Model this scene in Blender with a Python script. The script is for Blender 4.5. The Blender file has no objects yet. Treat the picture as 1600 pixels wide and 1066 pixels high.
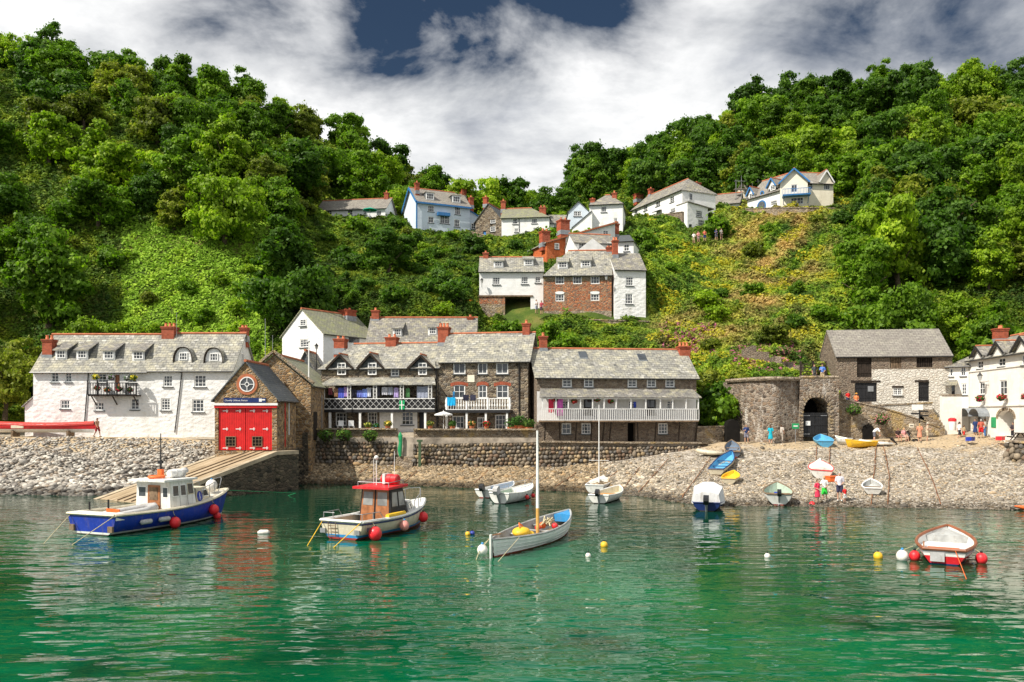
import bpy, math, random
import numpy as np
from mathutils import Vector, Matrix, noise as mnoise
C = bpy.context.scene.collection
R = math.radians
# ------------------------------------------------------------ camera, sky, sun
F, HY, HC = 1300.0, 650.0, 6.0          # focal length (px of a 1600 px wide frame), horizon row, eye height
cam = bpy.data.cameras.new('camera'); cam_o = bpy.data.objects.new('camera', cam); C.objects.link(cam_o)
cam_o.location = (0, 0, HC); cam_o.rotation_euler = (R(90), 0, 0)
cam.sensor_width = 36; cam.lens = F / 1600 * 36; cam.shift_y = (HY - 533) / 1600
cam.clip_start = .5; cam.clip_end = 3000
bpy.context.scene.camera = cam_o
vs = bpy.context.scene.view_settings
vs.view_transform = 'Standard'; vs.look = 'None'; vs.exposure = 0.36; vs.gamma = 1
SUN_EL, SUN_AZ = R(47), R(236)          # azimuth from +Y clockwise: behind the camera, to the left
sd = Vector((math.sin(SUN_AZ) * math.cos(SUN_EL), math.cos(SUN_AZ) * math.cos(SUN_EL), math.sin(SUN_EL)))
sun = bpy.data.lights.new('sun', 'SUN'); sun.energy = 5.0; sun.angle = R(.6); sun.color = (1, .93, .82)
sun_o = bpy.data.objects.new('sun', sun); C.objects.link(sun_o); sun_o.location = (-40, -40, 60)
sun_o.rotation_euler = (-sd).to_track_quat('-Z', 'Y').to_euler()

w = bpy.data.worlds.new('World'); bpy.context.scene.world = w; w.use_nodes = True
nt = w.node_tree; nt.nodes.clear()
def N(nt, t, **k):
    n = nt.nodes.new(t)
    for a, b in k.items():
        if a in n.inputs.keys(): n.inputs[a].default_value = b
        else: setattr(n, a, b)
    return n
def ramp(nt, stops, src=None):
    n = nt.nodes.new('ShaderNodeValToRGB'); cr = n.color_ramp
    while len(cr.elements) < len(stops): cr.elements.new(.5)
    for e, (p, c) in zip(cr.elements, stops):
        e.position = p; e.color = (c if len(c) == 4 else tuple(c) + (1,)) if hasattr(c, '__len__') else (c, c, c, 1)
    if src is not None: nt.links.new(src, n.inputs[0])
    return n.outputs[0]
def mix(nt, a, b, f, mode='MIX'):
    n = nt.nodes.new('ShaderNodeMix'); n.data_type = 'RGBA'; n.blend_type = mode; n.clamp_result = False
    for s, i in ((f, 0), (a, 6), (b, 7)):
        if isinstance(s, bpy.types.NodeSocket): nt.links.new(s, n.inputs[i])
        else: n.inputs[i].default_value = s if i == 0 else (tuple(s) + (1,) if len(s) == 3 else s)
    return n.outputs[2]
def math_(nt, op, a, b=None, clamp=False):
    n = nt.nodes.new('ShaderNodeMath'); n.operation = op; n.use_clamp = clamp
    for i, s in enumerate((a, b)):
        if s is None: continue
        if isinstance(s, bpy.types.NodeSocket): nt.links.new(s, n.inputs[i])
        else: n.inputs[i].default_value = s
    return n.outputs[0]
sky = N(nt, 'ShaderNodeTexSky', sky_type='NISHITA', sun_disc=False, sun_elevation=SUN_EL, sun_rotation=SUN_AZ, ozone_density=3.0)
tc = N(nt, 'ShaderNodeTexCoord')
sep = N(nt, 'ShaderNodeSeparateXYZ'); nt.links.new(tc.outputs['Generated'], sep.inputs[0])
zz = math_(nt, 'MAXIMUM', math_(nt, 'ADD', sep.outputs[2], .22), .05)
cmb = N(nt, 'ShaderNodeCombineXYZ')
nt.links.new(math_(nt, 'DIVIDE', sep.outputs[0], zz), cmb.inputs[0]); nt.links.new(math_(nt, 'DIVIDE', sep.outputs[1], zz), cmb.inputs[1])
mp = N(nt, 'ShaderNodeMapping'); mp.inputs['Location'].default_value = (11.2, 4.4, 0); nt.links.new(cmb.outputs[0], mp.inputs[0])
n1 = N(nt, 'ShaderNodeTexNoise', Scale=2.0, Detail=10.0, Roughness=.58, Distortion=.35); nt.links.new(mp.outputs[0], n1.inputs['Vector'])
mp2 = N(nt, 'ShaderNodeMapping'); mp2.inputs['Location'].default_value = (20.04, 12.24, 1); nt.links.new(cmb.outputs[0], mp2.inputs[0])
n2 = N(nt, 'ShaderNodeTexNoise', Scale=1.7, Detail=9.0, Roughness=.6, Distortion=.2); nt.links.new(mp2.outputs[0], n2.inputs['Vector'])
def dirblob(px, py, deg, amp):           # a soft patch of sky round one compass direction and height
    g = Vector(((px - 800) / F, 1, (HY - py) / F)).normalized(); dn = N(nt, 'ShaderNodeVectorMath', operation='DOT_PRODUCT'); nv = N(nt, 'ShaderNodeVectorMath', operation='NORMALIZE'); nt.links.new(tc.outputs['Generated'], nv.inputs[0]); nt.links.new(nv.outputs[0], dn.inputs[0]); dn.inputs[1].default_value = g
    c_ = math.cos(R(deg)); q = math_(nt, 'DIVIDE', math_(nt, 'SUBTRACT', dn.outputs['Value'], c_), 1 - c_, True); return math_(nt, 'MULTIPLY', q, amp)
f_ = n1.outputs[0]
for a in ((600, 0, 8, .14), (740, -25, 10, .20), (880, -20, 8, .16), (370, 30, 5, .10), (1540, -20, 9, .22), (1300, -10, 5, .08), (745, 215, 3, .05)): f_ = math_(nt, 'SUBTRACT', f_, dirblob(*a))
cover = ramp(nt, [(.22, 0.0), (.34, .60), (.46, 1.0)], f_)
g_ = n2.outputs[0]
for a in ((745, 290, 8, .07), (1250, 30, 9, .07)): g_ = math_(nt, 'SUBTRACT', g_, dirblob(*a))
g_ = math_(nt, 'ADD', g_, math_(nt, 'ADD', dirblob(850, 150, 9, .07), dirblob(520, 110, 9, .08)))
shade = ramp(nt, [(.28, (2.3, 2.5, 2.9)), (.42, (4.0, 4.2, 4.6)), (.53, (6.7, 6.8, 6.9)), (.61, (8.3, 8.3, 8.3))], g_)
dark = mix(nt, sky.outputs[0], (.24, .27, .29), 1.0, 'MULTIPLY')
col = mix(nt, dark, shade, cover)
bg = N(nt, 'ShaderNodeBackground', Strength=.1); nt.links.new(col, bg.inputs[0])
wo = N(nt, 'ShaderNodeOutputWorld'); nt.links.new(bg.outputs[0], wo.inputs[0])

# ------------------------------------------------------------ helpers
rnd = random.Random(7); rng = np.random.default_rng(11)
def P(px, py, d):                        # the point at row py, column px, distance d down the view axis
    return Vector(((px - 800) * d / F, d, HC - (py - HY) * d / F))
def PZ(px, py, z=0.0):                   # the point on height z
    d = F * (HC - z) / (py - HY); return Vector(((px - 800) * d / F, d, z))
def tag(o, label=None, cat=None, group=None, kind=None):
    if label: o['label'] = label
    if cat: o['category'] = cat
    if group: o['group'] = group
    if kind: o['kind'] = kind
    return o
def empty(name, loc, rz=0, label=None, cat=None, group=None):
    o = bpy.data.objects.new(name, None); C.objects.link(o); o.location = loc; o.rotation_euler = (0, 0, rz)
    o.empty_display_size = .3
    return tag(o, label, cat, group)
def face_uv(me):
    n = len(me.loops)
    if not n: return
    co = np.empty(len(me.vertices) * 3); me.vertices.foreach_get('co', co); co = co.reshape(-1, 3)
    vi = np.empty(n, int); me.loops.foreach_get('vertex_index', vi)
    nr = np.empty(len(me.polygons) * 3); me.polygons.foreach_get('normal', nr); nr = nr.reshape(-1, 3)
    ls = np.empty(len(me.polygons), int); me.polygons.foreach_get('loop_total', ls)
    ln = np.repeat(nr, ls, axis=0)
    u = np.stack([-ln[:, 1], ln[:, 0], np.zeros(n)], 1); ul = np.linalg.norm(u, axis=1)
    fl = ul < .05; u[fl] = (1, 0, 0); ul[fl] = 1; u /= ul[:, None]
    v = np.cross(ln, u); p = co[vi]
    uv = np.stack([(p * u).sum(1), (p * v).sum(1)], 1)
    l = me.uv_layers.new(name='UVMap'); l.data.foreach_set('uv', uv.ravel())
class MB:
    def __init__(s): s.v = []; s.f = []; s.m = []; s.mi = 0
    def add(s, vs_, fs, mi=None):
        b = len(s.v); s.v += [tuple(v) for v in vs_]; s.f += [tuple(b + i for i in f) for f in fs]
        s.m += [s.mi if mi is None else mi] * len(fs); return s
    def box(s, x0, x1, y0, y1, z0, z1, mi=None):
        return s.add([(x0,y0,z0),(x1,y0,z0),(x1,y1,z0),(x0,y1,z0),(x0,y0,z1),(x1,y0,z1),(x1,y1,z1),(x0,y1,z1)],
                     [(0,3,2,1),(4,5,6,7),(0,1,5,4),(1,2,6,5),(2,3,7,6),(3,0,4,7)], mi)
    def tube(s, pts, r, n=8, mi=None, caps=True, sq=1.0):
        pts = [Vector(p) for p in pts]; k = len(pts); rs = r if hasattr(r, '__len__') else [r] * k
        vs_, fs = [], []; up0 = None
        for i, p in enumerate(pts):
            t = (pts[min(i+1, k-1)] - pts[max(i-1, 0)])
            t = t.normalized() if t.length > 1e-9 else Vector((0, 0, 1))
            if up0 is None: up0 = Vector((0, 0, 1)) if abs(t.z) < .9 else Vector((0, 1, 0))
            a = t.cross(up0).normalized(); b = t.cross(a).normalized(); up0 = -b if b.dot(up0) < 0 else b
            for j in range(n):
                q = 2 * math.pi * j / n; vs_.append(p + (a * math.cos(q) + up0 * math.sin(q) * sq) * rs[i])
        for i in range(k - 1):
            for j in range(n):
                fs.append((i*n+j, i*n+(j+1) % n, (i+1)*n+(j+1) % n, (i+1)*n+j))
        if caps: fs += [tuple(range(n))[::-1], tuple((k-1)*n + j for j in range(n))]
        return s.add(vs_, fs, mi)
    def bar(s, a, b, w_, h=None, mi=None):    # rectangular bar between two points
        a, b = Vector(a), Vector(b); t = (b - a).normalized(); up = Vector((0, 0, 1)) if abs(t.z) < .95 else Vector((0, 1, 0))
        q = t.cross(up).normalized() * w_ / 2; r_ = t.cross(q).normalized() * (h or w_) / 2
        vs_ = [e + sx * q + sz * r_ for e in (a, b) for sx, sz in ((-1,-1),(1,-1),(1,1),(-1,1))]
        return s.add(vs_, [(0,3,2,1),(4,5,6,7),(0,1,5,4),(1,2,6,5),(2,3,7,6),(3,0,4,7)], mi)
    def lathe(s, prof, c=(0, 0, 0), n=16, mi=None, axis='z', sx=1, sy=1):
        vs_, fs = [], []
        for r_, h in prof:
            for j in range(n):
                q = 2 * math.pi * j / n; x, y = r_ * math.cos(q) * sx, r_ * math.sin(q) * sy
                p = (x, y, h) if axis == 'z' else ((h, x, y) if axis == 'x' else (x, h, y))
                vs_.append((p[0] + c[0], p[1] + c[1], p[2] + c[2]))
        for i in range(len(prof) - 1):
            for j in range(n): fs.append((i*n+j, i*n+(j+1) % n, (i+1)*n+(j+1) % n, (i+1)*n+j))
        fs += [tuple(range(n))[::-1], tuple((len(prof)-1)*n + j for j in range(n))]
        return s.add(vs_, fs, mi)
    def ball(s, c, r, n=12, mi=None, sx=1, sy=1, sz=1):
        pr = [(max(1e-3, math.sin(math.pi * i / (n // 2 + 2))) * r, -math.cos(math.pi * i / (n // 2 + 2)) * r * sz) for i in range(n // 2 + 3)]
        pr[0] = (.01 * r, pr[0][1]); pr[-1] = (.01 * r, pr[-1][1])
        return s.lathe(pr, c, n, mi, sx=sx, sy=sy)
    def slab(s, pts, t, mi=None):             # polygon (CCW from above) with thickness straight down
        n = len(pts); b = [(p[0], p[1], p[2] - t) for p in pts]
        return s.add(list(pts) + b, [tuple(range(n)), tuple(range(2*n-1, n-1, -1))] + [(i, n+i, n+(i+1) % n, (i+1) % n) for i in range(n)], mi)
    def prism(s, poly, y0, y1, mi=None):      # polygon in xz, pushed along y
        n = len(poly); a = [(x, y0, z) for x, z in poly]; b = [(x, y1, z) for x, z in poly]
        return s.add(a + b, [tuple(range(n)), tuple(range(2*n-1, n-1, -1))] + [(i, n+i, n+(i+1) % n, (i+1) % n) for i in range(n)], mi)
    def build(s, name, mats, parent=None, smooth=False, fix=True):
        me = bpy.data.meshes.new(name); me.from_pydata(s.v, [], s.f)
        mats = mats if isinstance(mats, (list, tuple)) else [mats]
        for m_ in mats: me.materials.append(m_)
        me.polygons.foreach_set('material_index', s.m)
        if fix:
            import bmesh
            bm = bmesh.new(); bm.from_mesh(me); bmesh.ops.recalc_face_normals(bm, faces=bm.faces); bm.to_mesh(me); bm.free()
        if smooth: me.polygons.foreach_set('use_smooth', [True] * len(me.polygons))
        me.update(); face_uv(me)
        o = bpy.data.objects.new(name, me); C.objects.link(o)
        if parent: o.parent = parent
        if smooth == 'auto': autosmooth(me)
        return o
def autosmooth(me, ang=40):
    import bmesh
    bm = bmesh.new(); bm.from_mesh(me); lim = R(ang)
    for e in bm.edges: e.smooth = not (len(e.link_faces) != 2 or e.calc_face_angle(0) > lim)
    bm.to_mesh(me); bm.free()
def np_mesh(name, V, Fc, mats, col=None, smooth=False, parent=None, link=True):
    """V (n,3), Fc (m,k) with k = 3 or 4, col per vertex (n,3)"""
    me = bpy.data.meshes.new(name); n, (m, k) = len(V), Fc.shape
    me.vertices.add(n); me.vertices.foreach_set('co', V.astype(np.float32).ravel())
    me.loops.add(m * k); me.loops.foreach_set('vertex_index', Fc.astype(np.int32).ravel())
    me.polygons.add(m); me.polygons.foreach_set('loop_start', np.arange(0, m * k, k, dtype=np.int32))
    me.update(calc_edges=True)
    if smooth: me.polygons.foreach_set('use_smooth', np.ones(m, bool))
    if col is not None:
        a = me.color_attributes.new('tint', 'FLOAT_COLOR', 'POINT')
        a.data.foreach_set('color', np.concatenate([col, np.ones((n, 1))], 1).astype(np.float32).ravel())
    for m_ in (mats if isinstance(mats, (list, tuple)) else [mats]): me.materials.append(m_)
    me.validate(); me.update()
    if not link: return me
    o = bpy.data.objects.new(name, me); C.objects.link(o)
    if parent: o.parent = parent
    return o

# ------------------------------------------------------------ materials
def mat(name, rough=.8, spec=.3, metal=0.0):
    m = bpy.data.materials.new(name); m.use_nodes = True; t = m.node_tree
    b = t.nodes['Principled BSDF']; b.inputs['Roughness'].default_value = rough
    b.inputs['Specular IOR Level'].default_value = spec; b.inputs['Metallic'].default_value = metal
    return m, t, b
def objco(t, sc=(1, 1, 1), uv=False, loc=(0, 0, 0)):
    c = N(t, 'ShaderNodeTexCoord'); mp_ = N(t, 'ShaderNodeMapping'); mp_.inputs['Scale'].default_value = sc; mp_.inputs['Location'].default_value = loc
    t.links.new(c.outputs['UV' if uv else 'Object'], mp_.inputs[0]); return mp_.outputs[0]
def noise(t, co, scale, detail=4.0, rough=.6):
    n = N(t, 'ShaderNodeTexNoise', Scale=scale, Detail=detail, Roughness=rough); t.links.new(co, n.inputs['Vector']); return n.outputs[0]
def bump(t, b, h, dist=.05, strength=1.0, prev=None):
    n = N(t, 'ShaderNodeBump', Strength=strength, Distance=dist); t.links.new(h, n.inputs['Height'])
    if prev is not None: t.links.new(prev, n.inputs['Normal'])
    t.links.new(n.outputs[0], b.inputs['Normal']); return n.outputs[0]
def plain(name, c, rough=.6, spec=.4, var=.12, scale=3.0, metal=0.0):
    m, t, b = mat(name, rough, spec, metal); co = objco(t)
    f = noise(t, co, scale, 5)
    dk = tuple(x * (1 - var * 2.2) for x in c); lt = tuple(min(1, x * (1 + var)) for x in c)
    t.links.new(ramp(t, [(.3, dk), (.6, lt)], f), b.inputs['Base Color'])
    bump(t, b, noise(t, co, 25, 3), .01, .3); return m
def rubble(name, cols, scale=2.4, mortar=(.30, .26, .21), sz=1.7, d=.07, limewash=None, edge=.05, patch=None):
    m, t, b = mat(name, .9, .2); co = objco(t, (1, 1, sz))
    nz = N(t, 'ShaderNodeTexNoise', Scale=3.0, Detail=2.0); t.links.new(co, nz.inputs['Vector'])
    wv = N(t, 'ShaderNodeVectorMath', operation='SCALE'); wv.inputs['Scale'].default_value = .12; t.links.new(nz.outputs['Color'], wv.inputs[0])
    ad = N(t, 'ShaderNodeVectorMath', operation='ADD'); t.links.new(co, ad.inputs[0]); t.links.new(wv.outputs[0], ad.inputs[1])
    v1 = N(t, 'ShaderNodeTexVoronoi', Scale=scale); v2 = N(t, 'ShaderNodeTexVoronoi', Scale=scale, feature='DISTANCE_TO_EDGE')
    for v in (v1, v2): t.links.new(ad.outputs[0], v.inputs['Vector'])
    sp = N(t, 'ShaderNodeSeparateColor'); t.links.new(v1.outputs['Color'], sp.inputs[0])
    k = len(cols); base = ramp(t, [(i / max(1, k - 1), c) for i, c in enumerate(cols)], sp.outputs[0])
    gr = noise(t, objco(t), .7, 6)
    base = mix(t, base, (.5, .5, .5), ramp(t, [(.35, .0), (.75, .35)], gr), 'MULTIPLY')
    base = mix(t, mortar, base, ramp(t, [(edge * .4, 0.0), (edge, 1.0)], v2.outputs[0]))
    if patch: base = mix(t, base, patch, ramp(t, [(.52, 0.0), (.62, .8)], noise(t, objco(t, (1, 1, 1.3), loc=(3, 7, 2)), .8, 7)))
    if limewash:
        f = ramp(t, [(limewash[3], 0.0), (limewash[3] + .12, 1.0)], noise(t, objco(t, (1, 1, .22)), 1.1, 7, .7))
        base = mix(t, base, limewash[:3], f)
    t.links.new(base, b.inputs['Base Color'])
    h = math_(t, 'ADD', ramp(t, [(0.0, 0.0), (.18, 1.0)], v2.outputs[0]), math_(t, 'MULTIPLY', noise(t, objco(t), 9, 4), .5))
    bump(t, b, h, d, .9); return m
def whitewash(name, c=(.78, .78, .76), d=.07, scale=2.3, grime=(.42, .40, .33)):
    m, t, b = mat(name, .85, .2); co = objco(t, (1, 1, 1.7))
    v2 = N(t, 'ShaderNodeTexVoronoi', Scale=scale, feature='SMOOTH_F1'); t.links.new(co, v2.inputs['Vector'])
    f = noise(t, objco(t, (1, 1, .35)), .8, 7, .7); f2 = noise(t, objco(t), 5, 5, .7)
    base = mix(t, c, grime, ramp(t, [(.5, 0.0), (.75, .55)], f))
    base = mix(t, base, grime, ramp(t, [(.58, 0.0), (.8, .5)], f2))
    t.links.new(base, b.inputs['Base Color'])
    h = math_(t, 'ADD', math_(t, 'MULTIPLY', v2.outputs['Distance'], -1.0), math_(t, 'MULTIPLY', f2, .7))
    bump(t, b, h, d, .8); return m
def slate(name, cols, w_=.42, h=.26, lichen=(.42, .40, .30), lf=.5):
    m, t, b = mat(name, .75, .3); co = objco(t, uv=True)
    br = N(t, 'ShaderNodeTexBrick', **{'Scale': 1.0, 'Mortar Size': .018, 'Mortar Smooth': .3, 'Bias': 0.0, 'Brick Width': w_, 'Row Height': h})
    br.inputs['Color1'].default_value = (0, 0, 0, 1); br.inputs['Color2'].default_value = (1, 1, 1, 1); br.inputs['Mortar'].default_value = (0, 0, 0, 1)
    t.links.new(co, br.inputs['Vector'])
    wn = noise(t, objco(t, (2.6, 4.2, 1), uv=True), 1.0, 0)
    k = math_(t, 'ADD', math_(t, 'MULTIPLY', br.outputs['Color'], .55), math_(t, 'MULTIPLY', wn, .5))
    base = ramp(t, [(.12 + .76 * i / (len(cols) - 1), c) for i, c in enumerate(cols)], k)
    base = mix(t, base, lichen, ramp(t, [(lf, 0.0), (lf + .16, .75)], noise(t, objco(t), 1.3, 8, .72)))
    base = mix(t, base, (.05, .05, .05), math_(t, 'MULTIPLY', br.outputs['Fac'], .75))
    t.links.new(base, b.inputs['Base Color'])
    sp = N(t, 'ShaderNodeSeparateXYZ'); t.links.new(co, sp.inputs[0])
    saw = math_(t, 'FRACT', math_(t, 'DIVIDE', sp.outputs[1], h))
    hh = math_(t, 'ADD', math_(t, 'MULTIPLY', saw, -1.0), math_(t, 'MULTIPLY', br.outputs['Color'], .5))
    bump(t, b, hh, .05, .8); return m
def brick(name, c1, c2, mortar=(.35, .3, .25), w_=.23, h=.075):
    m, t, b = mat(name, .9, .2); co = objco(t, uv=True)
    br = N(t, 'ShaderNodeTexBrick', **{'Scale': 1.0, 'Mortar Size': .008, 'Brick Width': w_, 'Row Height': h})
    br.inputs['Color1'].default_value = (*c1, 1); br.inputs['Color2'].default_value = (*c2, 1); br.inputs['Mortar'].default_value = (*mortar, 1)
    t.links.new(co, br.inputs['Vector'])
    t.links.new(mix(t, br.outputs[0], (.35, .3, .26), ramp(t, [(.45, 0.0), (.75, .6)], noise(t, objco(t), 2.5, 6)), 'MULTIPLY'), b.inputs['Base Color'])
    bump(t, b, br.outputs['Fac'], -.02, .6); return m
M = {}
M['white_rough'] = whitewash('whitewashed rubble', (.80, .80, .79))
M['white'] = whitewash('limewashed render', (.80, .80, .79), .03, 1.4, (.5, .5, .46))
M['white2'] = whitewash('blue white render', (.62, .70, .78), .02, 1.2, (.45, .5, .52))
M['cream'] = whitewash('cream render', (.80, .74, .60), .02, 1.2, (.5, .42, .3))
M['inn'] = whitewash('inn render', (.80, .77, .71), .03, 1.4, (.46, .42, .34))
M['stone'] = rubble('brown rubble', [(.05, .04, .03), (.15, .11, .075), (.23, .18, .125), (.11, .095, .08), (.36, .29, .19), (.20, .18, .16)], 2.6)
M['stone_warm'] = rubble('warm rubble', [(.12, .095, .075), (.32, .24, .16), (.20, .16, .12), (.42, .34, .25), (.27, .23, .185)], 3.0, (.42, .36, .27), patch=(.42, .30, .13))
M['stone_red'] = rubble('red rubble', [(.50, .15, .06), (.22, .10, .06), (.62, .24, .10), (.18, .13, .10), (.48, .30, .17)], 3.7, (.40, .28, .20))
M['stone_boat'] = rubble('boathouse rubble', [(.12, .075, .04), (.34, .20, .09), (.18, .12, .07), (.52, .34, .16), (.28, .19, .12)], 2.7, (.36, .32, .25))
M['kiln'] = rubble('kiln rubble', [(.07, .055, .045), (.27, .19, .13), (.14, .11, .09), (.36, .29, .22), (.20, .17, .15)], 2.5, (.38, .34, .28), limewash=(.60, .56, .50, .56))
M['store'] = rubble('store rubble', [(.13, .10, .08), (.26, .20, .15), (.20, .15, .11), (.32, .26, .19)], 3.2)
M['store_white'] = rubble('worn limewash on rubble', [(.66, .62, .55), (.74, .71, .64), (.60, .55, .47)], 2.8, (.5, .45, .38), d=.05)
M['dark_stone'] = rubble('tarry plinth stone', [(.04, .038, .03), (.13, .10, .07), (.08, .07, .05), (.19, .15, .10)], 2.6, (.08, .07, .05))
M['slate'] = slate('silver slate', [(.09, .09, .085), (.28, .275, .24), (.19, .185, .17), (.48, .47, .42)], .5, .34, (.47, .44, .32), .47)
M['slate2'] = slate('grey slate', [(.08, .08, .08), (.23, .22, .20), (.16, .15, .14), (.38, .36, .32)], w_=.5, h=.32, lichen=(.40, .37, .24), lf=.48)
M['slate_dk'] = slate('dark slate', [(.05, .06, .07), (.09, .10, .11), (.07, .08, .085), (.13, .14, .14)], lichen=(.12, .14, .10), lf=.56)
M['slate_green'] = slate('mossy slate', [(.14, .15, .10), (.24, .24, .17), (.19, .19, .14), (.30, .29, .22)], lichen=(.30, .32, .13), lf=.48)
M['slate_far'] = slate('brown slate', [(.15, .14, .12), (.26, .24, .21), (.20, .18, .16), (.32, .30, .26)], .5, .32, (.34, .32, .26))
M['brick'] = brick('red chimney brick', (.50, .10, .045), (.34, .07, .035), (.28, .16, .11))
M['orange'] = brick('orange brick', (.66, .15, .04), (.48, .11, .04), (.45, .2, .1))
M['terracotta'] = plain('terracotta', (.44, .15, .075), .8, .2)
M['pot'] = plain('clay pot', (.62, .2, .09), .7)
M['lead'] = plain('lead flashing', (.25, .27, .29), .5)
M['paint'] = plain('white gloss paint', (.82, .82, .80), .4, .5, .06)
M['paint_blue'] = plain('blue trim paint', (.03, .17, .42), .45, .5, .1)
M['paint_black'] = plain('black paint', (.016, .016, .018), .5, .4, .2)
M['paint_red'] = plain('red door paint', (.62, .012, .012), .45, .5, .08)
M['paint_green'] = plain('green paint', (.02, .30, .11), .5)
M['navy'] = plain('navy board', (.012, .03, .13), .45)
M['timber'] = plain('weathered timber', (.20, .14, .09), .85, .2, .25)
M['timber_dk'] = plain('tarred timber', (.035, .026, .02), .8, .2, .25)
M['metal'] = plain('grey metal', (.32, .33, .34), .4, .5, .1, metal=.4)
M['black'] = plain('black plastic', (.015, .015, .017), .35, .5)
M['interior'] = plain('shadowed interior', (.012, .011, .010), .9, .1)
def glassm(name, c, rough=.08):
    m, t, b = mat(name, rough, .8); co = objco(t); t.links.new(ramp(t, [(.35, tuple(x * .4 for x in c)), (.65, c)], noise(t, co, .9, 2)), b.inputs['Base Color'])
    bump(t, b, noise(t, co, 3, 1), .02, .25); return m
M['glass'] = glassm('window glass', (.07, .08, .09))
M['glass_pale'] = glassm('curtained glass', (.42, .43, .42), .2)
M['wood'] = plain('varnished wood', (.33, .13, .05), .4, .5, .2)
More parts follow.
